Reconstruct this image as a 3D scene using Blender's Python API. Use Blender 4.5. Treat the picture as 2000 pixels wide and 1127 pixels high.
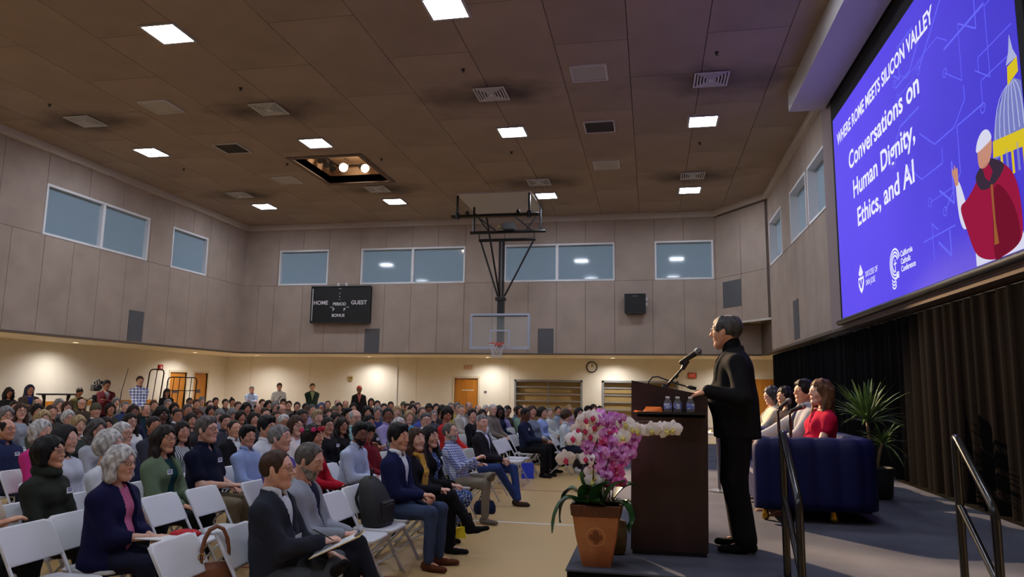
import bpy, math, random
import numpy as np
from mathutils import Matrix, Vector
random.seed(7)
PI = math.pi
for o in list(bpy.data.objects):
    bpy.data.objects.remove(o)
SC = bpy.context.scene
COL = SC.collection

# ------------------------------------------------------------------ camera
def make_camera():
    f, pit, rol, yaw, h = 1384.6421, 0.1412104, 0.0143122, -0.1940873, 1.7156
    fw = Vector((math.sin(yaw) * math.cos(pit), math.cos(yaw) * math.cos(pit), math.sin(pit)))
    rt = Vector((math.cos(yaw), -math.sin(yaw), 0))
    up = rt.cross(fw)
    c, s = math.cos(rol), math.sin(rol)
    a = rt * c + up * s
    b = up * c - rt * s
    cam = bpy.data.cameras.new('camera')
    cam.sensor_fit = 'HORIZONTAL'
    cam.sensor_width = 36.0
    cam.lens = f * 36.0 / 2000.0
    cam.clip_start = 0.05
    cam.clip_end = 200
    o = bpy.data.objects.new('camera', cam)
    COL.objects.link(o)
    o.matrix_world = Matrix(((a.x, b.x, -fw.x, 0), (a.y, b.y, -fw.y, 0), (a.z, b.z, -fw.z, h), (0, 0, 0, 1)))
    SC.camera = o
make_camera()

# ------------------------------------------------------------------ world, exposure, spot lights
W = bpy.data.worlds.new('world')
SC.world = W
W.use_nodes = True
W.node_tree.nodes['Background'].inputs[0].default_value = (0.45, 0.62, 0.85, 1)
W.node_tree.nodes['Background'].inputs[1].default_value = 0.25
SC.view_settings.view_transform = 'Standard'
SC.view_settings.look = 'None'
SC.view_settings.gamma = 1
SC.view_settings.use_curve_mapping = False
SC.view_settings.exposure = 0.0
TROFFER = 66.0      # emission of the ceiling light diffusers
DOWN_W = 210.0       # watts of each recessed downlight under the soffit
STAGE_W = 21000.0    # watts of each stage light in the ceiling hatch
SCREEN_E = 1.0     # emission of the projected slide

def spot(name, loc, target, watts, color, size, blend=0.3, rad=0.08, parent=None):
    l = bpy.data.lights.new(name, 'SPOT')
    l.energy = watts
    l.color = color
    l.spot_size = math.radians(size)
    l.spot_blend = blend
    l.shadow_soft_size = rad
    o = bpy.data.objects.new(name, l)
    COL.objects.link(o)
    o.location = loc
    d = Vector(target) - Vector(loc)
    o.rotation_euler = d.to_track_quat('-Z', 'Y').to_euler()
    if parent:
        o.parent = parent
    return o

# ------------------------------------------------------------------ materials
def lin(c):
    return tuple(((v / 255.0) / 12.92 if v / 255.0 <= 0.04045 else ((v / 255.0 + 0.055) / 1.055) ** 2.4) for v in c)

_M = {}
def mat(name, rgb, rough=0.6, metal=0.0, var=0.0, vscale=6.0, bump=0.0, bscale=60.0, spec=0.5, stretch=None, emit=0.0, ecol=None, trans=0.0, sheen=0.0, coat=0.0, rgb2=None, alpha=1.0):
    """procedural principled material; var mixes towards rgb2 (or a darker tone) with a noise texture"""
    if name in _M:
        return _M[name]
    m = bpy.data.materials.new(name)
    m.use_nodes = True
    nt = m.node_tree
    b = nt.nodes['Principled BSDF']
    L3 = lin(rgb)
    b.inputs['Base Color'].default_value = (*L3, 1)
    b.inputs['Roughness'].default_value = rough
    b.inputs['Metallic'].default_value = metal
    b.inputs['Specular IOR Level'].default_value = spec
    if trans:
        b.inputs['Transmission Weight'].default_value = trans
        b.inputs['IOR'].default_value = 1.33
    if sheen:
        b.inputs['Sheen Weight'].default_value = sheen
    if coat:
        b.inputs['Coat Weight'].default_value = coat
    if alpha < 1:
        b.inputs['Alpha'].default_value = alpha
    if emit:
        b.inputs['Emission Color'].default_value = (*lin(ecol or rgb), 1)
        b.inputs['Emission Strength'].default_value = emit
    if var or bump:
        tc = nt.nodes.new('ShaderNodeTexCoord')
        mp = nt.nodes.new('ShaderNodeMapping')
        nt.links.new(tc.outputs['Object'], mp.inputs[0])
        if stretch:
            mp.inputs['Scale'].default_value = stretch
        if var:
            n = nt.nodes.new('ShaderNodeTexNoise')
            n.inputs['Scale'].default_value = vscale
            n.inputs['Detail'].default_value = 3
            nt.links.new(mp.outputs[0], n.inputs['Vector'])
            mx = nt.nodes.new('ShaderNodeMix')
            mx.data_type = 'RGBA'
            r2 = lin(rgb2) if rgb2 else tuple(v * (1 - var) for v in L3)
            mx.inputs[6].default_value = (*L3, 1)
            mx.inputs[7].default_value = (*r2, 1)
            rp = nt.nodes.new('ShaderNodeMapRange')
            rp.inputs[1].default_value = 0.35
            rp.inputs[2].default_value = 0.65
            nt.links.new(n.outputs['Fac'], rp.inputs[0])
            nt.links.new(rp.outputs[0], mx.inputs[0])
            nt.links.new(mx.outputs[2], b.inputs['Base Color'])
        if bump:
            n2 = nt.nodes.new('ShaderNodeTexNoise')
            n2.inputs['Scale'].default_value = bscale
            n2.inputs['Detail'].default_value = 2
            nt.links.new(mp.outputs[0], n2.inputs['Vector'])
            bp = nt.nodes.new('ShaderNodeBump')
            bp.inputs['Strength'].default_value = bump
            bp.inputs['Distance'].default_value = 0.01
            nt.links.new(n2.outputs['Fac'], bp.inputs['Height'])
            nt.links.new(bp.outputs[0], b.inputs['Normal'])
    _M[name] = m
    return m

def pattern_mat(name, kind, c1, c2, scale=30.0, c3=None, rough=0.85):
    """woven patterns: check (gingham), plaid, stripe, floral (voronoi blobs)"""
    if name in _M:
        return _M[name]
    m = bpy.data.materials.new(name)
    m.use_nodes = True
    nt = m.node_tree
    b = nt.nodes['Principled BSDF']
    b.inputs['Roughness'].default_value = rough
    tc = nt.nodes.new('ShaderNodeTexCoord')
    def mix(fac, a, bb):
        mx = nt.nodes.new('ShaderNodeMix')
        mx.data_type = 'RGBA'
        nt.links.new(fac, mx.inputs[0])
        for i, v in ((6, a), (7, bb)):
            if isinstance(v, tuple):
                mx.inputs[i].default_value = (*lin(v), 1)
            else:
                nt.links.new(v, mx.inputs[i])
        return mx.outputs[2]
    def band(axis, sc, duty=0.5):
        sp = nt.nodes.new('ShaderNodeSeparateXYZ')
        nt.links.new(tc.outputs['Object'], sp.inputs[0])
        a = nt.nodes.new('ShaderNodeMath')
        a.operation = 'MULTIPLY'
        nt.links.new(sp.outputs[axis], a.inputs[0])
        a.inputs[1].default_value = sc
        fr = nt.nodes.new('ShaderNodeMath')
        fr.operation = 'FRACT'
        nt.links.new(a.outputs[0], fr.inputs[0])
        gt = nt.nodes.new('ShaderNodeMath')
        gt.operation = 'GREATER_THAN'
        gt.inputs[1].default_value = duty
        nt.links.new(fr.outputs[0], gt.inputs[0])
        return gt.outputs[0]
    if kind in ('check', 'plaid'):
        d = 0.5 if kind == 'check' else 0.78
        h1 = band(1, scale, d)
        v1 = band(2, scale, d)
        s = nt.nodes.new('ShaderNodeMath')
        s.operation = 'ADD'
        nt.links.new(h1, s.inputs[0])
        nt.links.new(v1, s.inputs[1])
        hf = nt.nodes.new('ShaderNodeMath')
        hf.operation = 'MULTIPLY'
        hf.inputs[1].default_value = 0.5
        nt.links.new(s.outputs[0], hf.inputs[0])
        out = mix(hf.outputs[0], c1, c2)
    elif kind == 'stripe':
        out = mix(band(1, scale, 0.5), c1, c2)
    else:
        v = nt.nodes.new('ShaderNodeTexVoronoi')
        v.inputs['Scale'].default_value = scale
        nt.links.new(tc.outputs['Object'], v.inputs['Vector'])
        lt = nt.nodes.new('ShaderNodeMath')
        lt.operation = 'LESS_THAN'
        lt.inputs[1].default_value = 0.34
        nt.links.new(v.outputs['Distance'], lt.inputs[0])
        out = mix(lt.outputs[0], c1, c2)
        if c3:
            n = nt.nodes.new('ShaderNodeTexNoise')
            n.inputs['Scale'].default_value = scale * 0.6
            nt.links.new(tc.outputs['Object'], n.inputs['Vector'])
            g = nt.nodes.new('ShaderNodeMath')
            g.operation = 'GREATER_THAN'
            g.inputs[1].default_value = 0.6
            nt.links.new(n.outputs['Fac'], g.inputs[0])
            out = mix(g.outputs[0], out, c3)
    nt.links.new(out, b.inputs['Base Color'])
    _M[name] = m
    return m

# ------------------------------------------------------------------ mesh helpers
class MB:
    def __init__(s):
        s.v = []
        s.f = []
        s.m = []
        s.cur = 0
    def add(s, vs, fs):
        o = len(s.v)
        s.v += [tuple(p) for p in vs]
        s.f += [tuple(i + o for i in f) for f in fs]
        s.m += [s.cur] * len(fs)
        return s
    def box(s, x0, x1, y0, y1, z0, z1):
        return s.add([(x0, y0, z0), (x1, y0, z0), (x1, y1, z0), (x0, y1, z0), (x0, y0, z1), (x1, y0, z1), (x1, y1, z1), (x0, y1, z1)],
                     [(0, 3, 2, 1), (4, 5, 6, 7), (0, 1, 5, 4), (1, 2, 6, 5), (2, 3, 7, 6), (3, 0, 4, 7)])
    def cbox(s, c, h, M=None):
        vs = [Vector((sx * h[0], sy * h[1], sz * h[2])) for sz in (-1, 1) for sx, sy in ((-1, -1), (1, -1), (1, 1), (-1, 1))]
        vs = [(M @ v if M else v) + Vector(c) for v in vs]
        return s.add(vs, [(0, 3, 2, 1), (4, 5, 6, 7), (0, 1, 5, 4), (1, 2, 6, 5), (2, 3, 7, 6), (3, 0, 4, 7)])
    def bbox(s, c, h, r, M=None, n=3):
        """box with rounded vertical (local z) edges and a small top/bottom chamfer"""
        pts = []
        for cx, cy, a0 in ((1, 1, 0), (-1, 1, 90), (-1, -1, 180), (1, -1, 270)):
            for k in range(n + 1):
                a = math.radians(a0 + 90 * k / n)
                pts.append((cx * (h[0] - r) + r * math.cos(a), cy * (h[1] - r) + r * math.sin(a)))
        q = min(r * 0.5, h[2] * 0.5)
        fx, fy = (h[0] - q) / h[0], (h[1] - q) / h[1]
        rings = [[(x * fx, y * fy, -h[2]) for x, y in pts], [(x, y, -h[2] + q) for x, y in pts], [(x, y, h[2] - q) for x, y in pts], [(x * fx, y * fy, h[2]) for x, y in pts]]
        return s.loft(rings, M=M, c=c)
    def loft(s, rings, caps=True, M=None, c=(0, 0, 0), closed=True):
        n = len(rings[0])
        vs = [p for r in rings for p in r]
        if M is not None or c != (0, 0, 0):
            cc = Vector(c)
            vs = [(M @ Vector(p) if M is not None else Vector(p)) + cc for p in vs]
        fs = []
        for i in range(len(rings) - 1):
            for j in range(n if closed else n - 1):
                k = (j + 1) % n
                fs.append((i * n + j, i * n + k, (i + 1) * n + k, (i + 1) * n + j))
        if caps and closed:
            fs.append(tuple(range(n - 1, -1, -1)))
            fs.append(tuple((len(rings) - 1) * n + j for j in range(n)))
        return s.add(vs, fs)
    def tube(s, path, r, n=8, caps=True):
        path = [Vector(p) for p in path]
        rr = r if isinstance(r, (list, tuple)) else [r] * len(path)
        rings = []
        prev = None
        for i, p in enumerate(path):
            if i == 0:
                d = path[1] - p
            elif i == len(path) - 1:
                d = p - path[i - 1]
            else:
                d = (path[i + 1] - p).normalized() + (p - path[i - 1]).normalized()
            d.normalize()
            if prev is None:
                u = d.orthogonal().normalized()
            else:
                u = (prev - d * prev.dot(d))
                u = u.normalized() if u.length > 1e-6 else d.orthogonal().normalized()
            prev = u
            w = d.cross(u)
            rings.append([p + (u * math.cos(2 * PI * k / n) + w * math.sin(2 * PI * k / n)) * rr[i] for k in range(n)])
        return s.loft(rings, caps)
    def cyl(s, p0, p1, r0, r1=None, n=12):
        return s.tube([p0, p1], [r0, r0 if r1 is None else r1], n)
    def lathe(s, prof, n=20, c=(0, 0, 0), M=None, caps=True):
        return s.loft([[(r * math.cos(2 * PI * k / n), r * math.sin(2 * PI * k / n), z) for k in range(n)] for r, z in prof], caps, M, c)
    def prism(s, pts, d0, d1, fn):
        """outline pts (a,b) extruded from d0 to d1; fn(a,b,d) -> xyz"""
        n = len(pts)
        vs = [fn(a, b, d0) for a, b in pts] + [fn(a, b, d1) for a, b in pts]
        fs = [tuple(range(n)), tuple(range(2 * n - 1, n - 1, -1))]
        fs += [(i, i + n, (i + 1) % n + n, (i + 1) % n) for i in range(n)]
        return s.add(vs, fs)
    def ball(s, c, r, n=10, m=7, M=None):
        rr = r if isinstance(r, (tuple, list)) else (r, r, r)
        rings = []
        for i in range(m + 1):
            t = PI * (i / m - 0.5)
            t = max(-PI / 2 + 0.02, min(PI / 2 - 0.02, t))
            rings.append([(rr[0] * math.cos(t) * math.cos(2 * PI * k / n), rr[1] * math.cos(t) * math.sin(2 * PI * k / n), rr[2] * math.sin(t)) for k in range(n)])
        return s.loft(rings, True, M, tuple(c))
    def mesh(s, name, smooth=False):
        me = bpy.data.meshes.new(name)
        me.from_pydata([tuple(p) for p in s.v], [], s.f)
        if any(s.m):
            me.polygons.foreach_set('material_index', s.m)
        if smooth:
            me.polygons.foreach_set('use_smooth', [True] * len(me.polygons))
        me.update()
        return me
    def build(s, name, m, parent=None, smooth=False, auto=None):
        me = s.mesh(name, smooth or auto is not None)
        for q in (m if isinstance(m, (list, tuple)) else [m]):
            me.materials.append(q)
        o = bpy.data.objects.new(name, me)
        COL.objects.link(o)
        if parent is not None:
            o.parent = parent
        if auto is not None:
            me.set_sharp_from_angle(angle=math.radians(auto))
        return o

def link(name, me, parent=None, mats=None):
    o = bpy.data.objects.new(name, me)
    COL.objects.link(o)
    if parent is not None:
        o.parent = parent
    if mats:
        for i, m in enumerate(mats):
            if i < len(o.material_slots):
                o.material_slots[i].link = 'OBJECT'
                o.material_slots[i].material = m
    return o

def tag(o, label=None, cat=None, group=None, kind=None):
    if label:
        o['label'] = label
    if cat:
        o['category'] = cat
    if group:
        o['group'] = group
    if kind:
        o['kind'] = kind
    return o

def empty(name, loc=(0, 0, 0), rz=0.0, label=None, cat=None, group=None, sc=1.0):
    o = bpy.data.objects.new(name, None)
    o.empty_display_size = 0.1
    COL.objects.link(o)
    o.location = loc
    o.rotation_euler = (0, 0, rz)
    o.scale = (sc, sc, sc)
    return tag(o, label, cat, group)

def copy_tree(o, parent=None):
    c = o.copy()
    COL.objects.link(c)
    c.parent = parent
    for ch in list(o.children):
        copy_tree(ch, c)
    return c

def struct(o):
    o['kind'] = 'structure'
    return o

def text_mesh(name, body, size, m, parent, M, align='LEFT', bold=0.0, extrude=0.001, sx=1.0, space=1.0):
    """flat lettering from the built-in font, M places it (text runs along local x, up local y)"""
    cu = bpy.data.curves.new(name, 'FONT')
    cu.body = body
    cu.size = size
    cu.align_x = align
    cu.offset = bold
    cu.extrude = extrude
    cu.space_character = space
    cu.resolution_u = 3
    t = bpy.data.objects.new(name, cu)
    COL.objects.link(t)
    dg = bpy.context.evaluated_depsgraph_get()
    dg.update()
    me = bpy.data.meshes.new_from_object(t.evaluated_get(dg))
    bpy.data.objects.remove(t)
    me.name = name
    me.transform(M @ Matrix.Diagonal((sx, 1, 1, 1)))
    me.materials.clear()
    me.materials.append(m)
    o = bpy.data.objects.new(name, me)
    COL.objects.link(o)
    o.parent = parent
    return o

def axes(o, x, y, z):
    x, y, z = Vector(x), Vector(y), Vector(z)
    return Matrix(((x.x, y.x, z.x, o[0]), (x.y, y.y, z.y, o[1]), (x.z, y.z, z.z, o[2]), (0, 0, 0, 1)))

def rsub(rects, h):
    """subtract hole h=(a0,a1,b0,b1) from a list of rects"""
    out = []
    for a0, a1, b0, b1 in rects:
        c0, c1, d0, d1 = max(a0, h[0]), min(a1, h[1]), max(b0, h[2]), min(b1, h[3])
        if c0 >= c1 or d0 >= d1:
            out.append((a0, a1, b0, b1))
            continue
        if a0 < c0:
            out.append((a0, c0, b0, b1))
        if c1 < a1:
            out.append((c1, a1, b0, b1))
        if b0 < d0:
            out.append((c0, c1, b0, d0))
        if d1 < b1:
            out.append((c0, c1, d1, b1))
    return out
# ------------------------------------------------------------------ room dimensions
XL, XR, YB, YF = -14.13, 3.32, 22.61, -5.0
ZS, ZC = 2.84, 7.36
XLL, YBL, XRL = -16.5, 25.5, 5.6
STAGE = 0.55
m_panel = mat('wall_fabric', (176, 158, 146), 0.95, var=0.06, vscale=1.2, bump=0.12, bscale=300, rgb2=(164, 147, 136))
m_seam = mat('panel_backing', (92, 80, 72), 0.95)
m_ceil = mat('ceiling_fabric', (168, 149, 134), 0.95, var=0.22, vscale=0.5, bump=0.1, bscale=300)
def ceiling_mat():
    # soot smudges fanning out around the two rows of air vents
    m = m_ceil
    nt = m.node_tree
    b = nt.nodes['Principled BSDF']
    src = b.inputs['Base Color'].links[0].from_socket
    geo = nt.nodes.new('ShaderNodeNewGeometry')
    sp_ = nt.nodes.new('ShaderNodeSeparateXYZ')
    nt.links.new(geo.outputs['Position'], sp_.inputs[0])
    def mth(op, a, b_=None, c=None):
        n = nt.nodes.new('ShaderNodeMath')
        n.operation = op
        for i, v in enumerate((a, b_, c)):
            if v is None:
                continue
            if isinstance(v, (int, float)):
                n.inputs[i].default_value = v
            else:
                nt.links.new(v, n.inputs[i])
        return n.outputs[0]
    def near(sock, vals):
        out = None
        for v in vals:
            d = mth('ABSOLUTE', mth('SUBTRACT', sock, v))
            out = d if out is None else mth('MINIMUM', out, d)
        return out
    dx = near(sp_.outputs[0], (-11.97, -7.63, -2.95, 1.14))
    dy = near(sp_.outputs[1], (12.75, 18.7))
    r = mth('SQRT', mth('ADD', mth('MULTIPLY', mth('MULTIPLY', dx, dx), .55), mth('MULTIPLY', mth('MULTIPLY', dy, dy), 2.2)))
    n = nt.nodes.new('ShaderNodeTexNoise')
    n.inputs['Scale'].default_value = 1.6
    n.inputs['Detail'].default_value = 4
    nt.links.new(geo.outputs['Position'], n.inputs['Vector'])
    f = mth('SUBTRACT', 1.15, mth('ADD', r, mth('MULTIPLY', mth('SUBTRACT', n.outputs['Fac'], .5), 1.3)))
    f = mth('MULTIPLY', mth('MINIMUM', mth('MAXIMUM', f, 0.0), 1.0), .8)
    mx = nt.nodes.new('ShaderNodeMix')
    mx.data_type = 'RGBA'
    nt.links.new(f, mx.inputs[0])
    nt.links.new(src, mx.inputs[6])
    mx.inputs[7].default_value = (*lin((48, 42, 40)), 1)
    nt.links.new(mx.outputs[2], b.inputs['Base Color'])
ceiling_mat()
m_ceilback = mat('ceiling_backing', (70, 58, 50), 0.95)
m_trim = mat('trim_paint', (206, 198, 190), 0.6)
m_cream = mat('cream_paint', (233, 227, 215), 0.75, var=0.04, vscale=2.0, bump=0.15, bscale=9.0)
m_soffit = mat('soffit_paint', (230, 222, 206), 0.8)
m_white = mat('white_paint', (225, 225, 228), 0.5)
m_black = mat('black_metal', (14, 14, 16), 0.35, spec=0.5)
m_blackplastic = mat('black_plastic', (16, 17, 19), 0.5)
m_grey = mat('grey_paint', (92, 92, 96), 0.85)
m_wood = mat('door_wood', (198, 128, 42), 0.45, var=0.25, vscale=3.0, stretch=(8, 8, 0.6))
m_steel = mat('brushed_steel', (150, 150, 155), 0.35, metal=0.9)
m_pane = mat('window_pane', (84, 96, 108), 0.06, spec=0.6, emit=0.21, ecol=(165, 190, 212))

# ------------------------------------------------------------------ floor
def floor_mat():
    m = bpy.data.materials.new('gym_floor')
    m.use_nodes = True
    nt = m.node_tree
    b = nt.nodes['Principled BSDF']
    tc = nt.nodes.new('ShaderNodeTexCoord')
    n = nt.nodes.new('ShaderNodeTexNoise')
    n.inputs['Scale'].default_value = 0.6
    n.inputs['Detail'].default_value = 5
    nt.links.new(tc.outputs['Object'], n.inputs['Vector'])
    mx = nt.nodes.new('ShaderNodeMix')
    mx.data_type = 'RGBA'
    mx.inputs[6].default_value = (*lin((206, 174, 120)), 1)
    mx.inputs[7].default_value = (*lin((190, 158, 106)), 1)
    nt.links.new(n.outputs['Fac'], mx.inputs[0])
    nt.links.new(mx.outputs[2], b.inputs['Base Color'])
    b.inputs['Roughness'].default_value = 0.32
    b.inputs['Specular IOR Level'].default_value = 0.4
    return m
floor = struct(MB().box(XLL, XRL, YF, YBL, -0.1, 0).build('floor', floor_mat()))
for nm, c, pts, w in [('court_line', (222, 224, 226), [(-9, 9.4), (3, 9.4)], 0.05), ('court_line', (222, 224, 226), [(-9, 15.3), (3.0, 15.3)], 0.05),
                      ('court_line', (150, 62, 48), [(-9, 12.4), (3.0, 12.4)], 0.05), ('court_line', (150, 62, 48), [(-9, 6.45), (-0.7, 6.45)], 0.05),
                      ('court_line', (214, 190, 60), [(-1.38, 16.4), (-1.4, 14.05)], 0.09), ('court_line', (196, 176, 140), [(-9, 10.6), (3, 10.6)], 0.03)]:
    mb = MB()
    for (x0, y0), (x1, y1) in zip(pts, pts[1:]):
        d = Vector((x1 - x0, y1 - y0, 0)).normalized()
        s = Vector((-d.y, d.x, 0)) * w / 2
        a, b2 = Vector((x0, y0, 0)), Vector((x1, y1, 0))
        q = [a - s, b2 - s, b2 + s, a + s]
        mb.add([(p.x, p.y, 0.0005) for p in q] + [(p.x, p.y, 0.002) for p in q], [(4, 5, 6, 7), (0, 1, 5, 4), (1, 2, 6, 5), (2, 3, 7, 6), (3, 0, 4, 7)])
    mb.build(nm, mat('court_paint_%d_%d_%d' % c, c, 0.4), floor)

# ------------------------------------------------------------------ ceiling with acoustic panels
TRAP = (-8.75, -7.0, 15.75, 17.9)
ceiling = MB()
for r in rsub([(XL - 0.2, XR + 0.2, YF - 0.2, YB + 0.2)], TRAP):
    ceiling.box(r[0], r[1], r[2], r[3], ZC + 0.02, ZC + 0.2)
ceiling = struct(ceiling.build('ceiling', m_ceilback))
_pm = {}
def rect_panels(rects, holes, fn, name, m, parent, gap=0.006, th=0.02):
    """each rect becomes one panel object made of the pieces left after the holes"""
    for r in rects:
        ps = [(r[0] + gap, r[1] - gap, r[2] + gap, r[3] - gap)]
        for h in holes:
            ps = rsub(ps, h)
        if not ps:
            continue
        key = (name, tuple((round(p[0] - r[0], 3), round(p[1] - r[0], 3), round(p[2] - r[2], 3), round(p[3] - r[2], 3)) for p in ps))
        if key not in _pm:
            mb = MB()
            for p in ps:
                q = [(p[0] - r[0], p[2] - r[2]), (p[1] - r[0], p[2] - r[2]), (p[1] - r[0], p[3] - r[2]), (p[0] - r[0], p[3] - r[2])]
                mb.prism(q, 0, th, lambda a, b, d: fn(a, b, d))
            me = mb.mesh(name)
            me.materials.append(m)
            _pm[key] = me
        o = link(name, _pm[key], parent)
        o.location = fn(r[0], r[2], 0)
rects = []
xs = [XL, -13.1, -11.9, -10.4, -8.9, -7.35, -5.85, -4.4, -2.95, -1.5, -0.3, 0.95, 2.2, XR]
for i in range(len(xs) - 1):
    y = YF + (0.0 if i % 2 == 0 else -1.45)
    while y < YB:
        y1 = min(y + 2.9, YB)
        rects.append((xs[i], xs[i + 1], max(y, YF), y1))
        y = y1
rect_panels([r for r in rects if r[3] > 2], [TRAP], lambda a, b, d: (a, b, d), 'ceiling_panel', m_ceil, ceiling)
for o in ceiling.children:
    o.location.z = ZC
MB().box(XL, XR, YF, 2.0, ZC, ZC + 0.015).build('ceiling_panel', m_ceil, ceiling)

# ------------------------------------------------------------------ upper walls
WZ0, WZ1, ZH = 5.2, 6.445, 5.2
back_wins = [(-12.8, -10.95, None), (-9.75, -6.05, -7.89), (-4.72, -1.1, -2.96), (0.16, 1.96, None)]
left_wins = [(14.0, 17.58, 15.85), (18.6, 20.34, None), (8.6, 12.3, 10.4)]
right_wins = [(18.55, 20.4, None), (15.62, 17.4, None), (13.75, 15.45, None)]

def upper_wall(name, a0, a1, fn, wins, seams_lo, seams_hi, z0=ZS):
    holes = [(w[0], w[1], WZ0, WZ1) for w in wins]
    mb = MB()
    rs = [(a0, a1, z0, ZC + 0.1)]
    for h in holes:
        rs = rsub(rs, h)
    for r in rs:
        mb.prism([(r[0], r[2]), (r[1], r[2]), (r[1], r[3]), (r[0], r[3])], -0.002, -0.22, fn)
    w = struct(mb.build(name, m_seam))
    lo = [(p, q, z0 + 0.03, ZH) for p, q in zip(seams_lo, seams_lo[1:])]
    hi = [(p, q, ZH, ZC) for p, q in zip(seams_hi, seams_hi[1:])]
    def place(r):
        mb = MB()
        ps = [(r[0] + 0.006, r[1] - 0.006, r[2] + 0.005, r[3] - 0.005)]
        for h in holes:
            ps = rsub(ps, h)
        if not ps:
            return
        for p in ps:
            mb.prism([(p[0], p[2]), (p[1], p[2]), (p[1], p[3]), (p[0], p[3])], 0.016, -0.002, fn)
        mb.build('acoustic_panel', m_panel, w)
    for r in lo + hi:
        place(r)
    return w

_wn = [0]
def window(a0, a1, mull, fn, z0=WZ0, z1=WZ1, depth=0.12):
    _wn[0] += 1
    root = struct(empty('window_%d' % _wn[0]))
    fr = MB()
    t = 0.055
    def pb(mb, p0, p1, q0, q1, d0, d1):
        mb.prism([(p0, q0), (p1, q0), (p1, q1), (p0, q1)], d0, d1, fn)
    pb(fr, a0, a1, z0, z0 + t, 0.03, -depth)
    pb(fr, a0, a1, z1 - t, z1, 0.03, -depth)
    pb(fr, a0, a0 + t, z0 + t, z1 - t, 0.03, -depth)
    pb(fr, a1 - t, a1, z0 + t, z1 - t, 0.03, -depth)
    fr.build('window_frame', m_white, root)
    if mull:
        mb = MB()
        pb(mb, mull - 0.045, mull + 0.045, z0 + t, z1 - t, 0.02, -depth)
        mb.build('mullion', m_white, root)
    es = [a0 + t] + ([mull - 0.045, mull + 0.045] if mull else []) + [a1 - t]
    for k in range(0, len(es), 2):
        mb = MB()
        pb(mb, es[k], es[k + 1], z0 + t, z1 - t, -depth + 0.03, -depth + 0.015)
        mb.build('pane', m_pane, root)
        mb = MB()
        pb(mb, es[k], es[k + 1], z0 + t, z0 + t + 0.03, -depth + 0.06, -depth + 0.03)
        pb(mb, es[k], es[k + 1], z1 - t - 0.04, z1 - t, -depth + 0.06, -depth + 0.03)
        mb.build('sash_rail', mat('sash_grey', (150, 165, 170), 0.5), root)
    return root

fb = lambda a, b, d: (a, YB - d, b)
fl = lambda a, b, d: (XL + d, a, b)
fr_ = lambda a, b, d: (XR - d, a, b)
sb_lo = [XL, -13.54, -12.93, -11.86, -11.0, -9.78, -8.85, -7.92, -6.98, -6.06, -5.1, -3.9, -2.97, -2.04, -1.11, 0.08, 1.05, 2.02]
sb_hi = [XL, -12.85, -11.92, -10.95, -9.77, -8.85, -7.92, -7.0, -6.05, -4.72, -3.9, -2.98, -2.03, -1.09, 0.16, 1.06, 2.02]
upper_wall('wall_back', XL, XR, fb, back_wins, sb_lo + [XR], sb_hi + [XR])
sl = [YF + 0.925 * i for i in range(20)]
sl_lo = [y for y in sl if y < 12.8] + [13.2, 14.1, 14.98, 15.85, 16.8, 17.7, 18.62, 19.58, 20.5, 21.57, YB]
sl_hi = [y for y in sl if y < 12.2] + [12.8, 14.0, 15.3, 16.5, 17.65, 18.6, 19.56, 20.45, 21.45, YB]
upper_wall('wall_left', YF, YB, fl, left_wins, sl_lo, sl_hi)
sr = [YF + 1.25 * i for i in range(15)]
sr_lo = [y for y in sr if y < 12.9] + [13.6, 15.1, 16.1, 17.0, 18.1, 19.3, 20.65]
upper_wall('wall_right', YF, 20.65, fr_, right_wins, sr_lo, [y for y in sr if y < 12.9] + [13.6, 15.5, 17.5, 19.0, 20.65])
for w in back_wins:
    window(*w, fb)
for w in left_wins:
    window(*w, fl)
for w in right_wins:
    window(*w, fr_, depth=0.2)
# proud bay behind the projection screen on the right wall
bay = MB().box(XR - 0.035, XR - 0.017, 6.2, 13.95, ZS + 0.03, ZC).build('trim_1', mat('bay_fabric', (150, 134, 134), 0.95))
struct(bay)

# diagonal corner bulkhead
_dg = [(2.02, YB), (XR, 20.65), (XR, YB)]
dgw = MB()
dgw.prism(_dg, 3.75, ZC + 0.02, lambda a, b, d: (a, b, d))
dgw = struct(dgw.build('wall_corner', m_seam))
A0, A1 = Vector((2.02, YB, 0)), Vector((XR, 20.65, 0))
du = (A1 - A0)
dn = Vector((-du.y, du.x, 0)).normalized()
if dn.y > 0:
    dn = -dn
LN = du.length
du.normalize()
fd = lambda a, b, d: tuple(A0 + du * a + dn * d + Vector((0, 0, b)))
for a0, a1 in ((0.02, LN * 0.5), (LN * 0.5, LN - 0.1)):
    for z0, z1 in ((3.8, 5.2), (5.2, 7.15)):
        mb = MB()
        mb.prism([(a0 + .006, z0 + .005), (a1 - .006, z0 + .005), (a1 - .006, z1 - .005), (a0 + .006, z1 - .005)], 0.02, 0, fd)
        mb.build('acoustic_panel', m_panel, dgw)
mb = MB()
mb.prism([(0.0, 3.74), (LN, 3.74), (LN, 3.80), (0, 3.80)], 0.03, -0.01, fd)
mb.build('lower_rail', m_trim, dgw)
struct(MB().box(XR, XR + .2, 20.65, YB + .2, ZS, ZC).build('wall_right_corner', m_seam))
g = MB()
g.prism([(2.85, 21.35), (3.15, 21.35), (3.15, 21.65), (2.85, 21.65)], 3.735, 3.75, lambda a, b, d: (a, b, d))
g.build('soffit_vent', mat('vent_paint', (150, 140, 132), 0.6), dgw)

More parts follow.
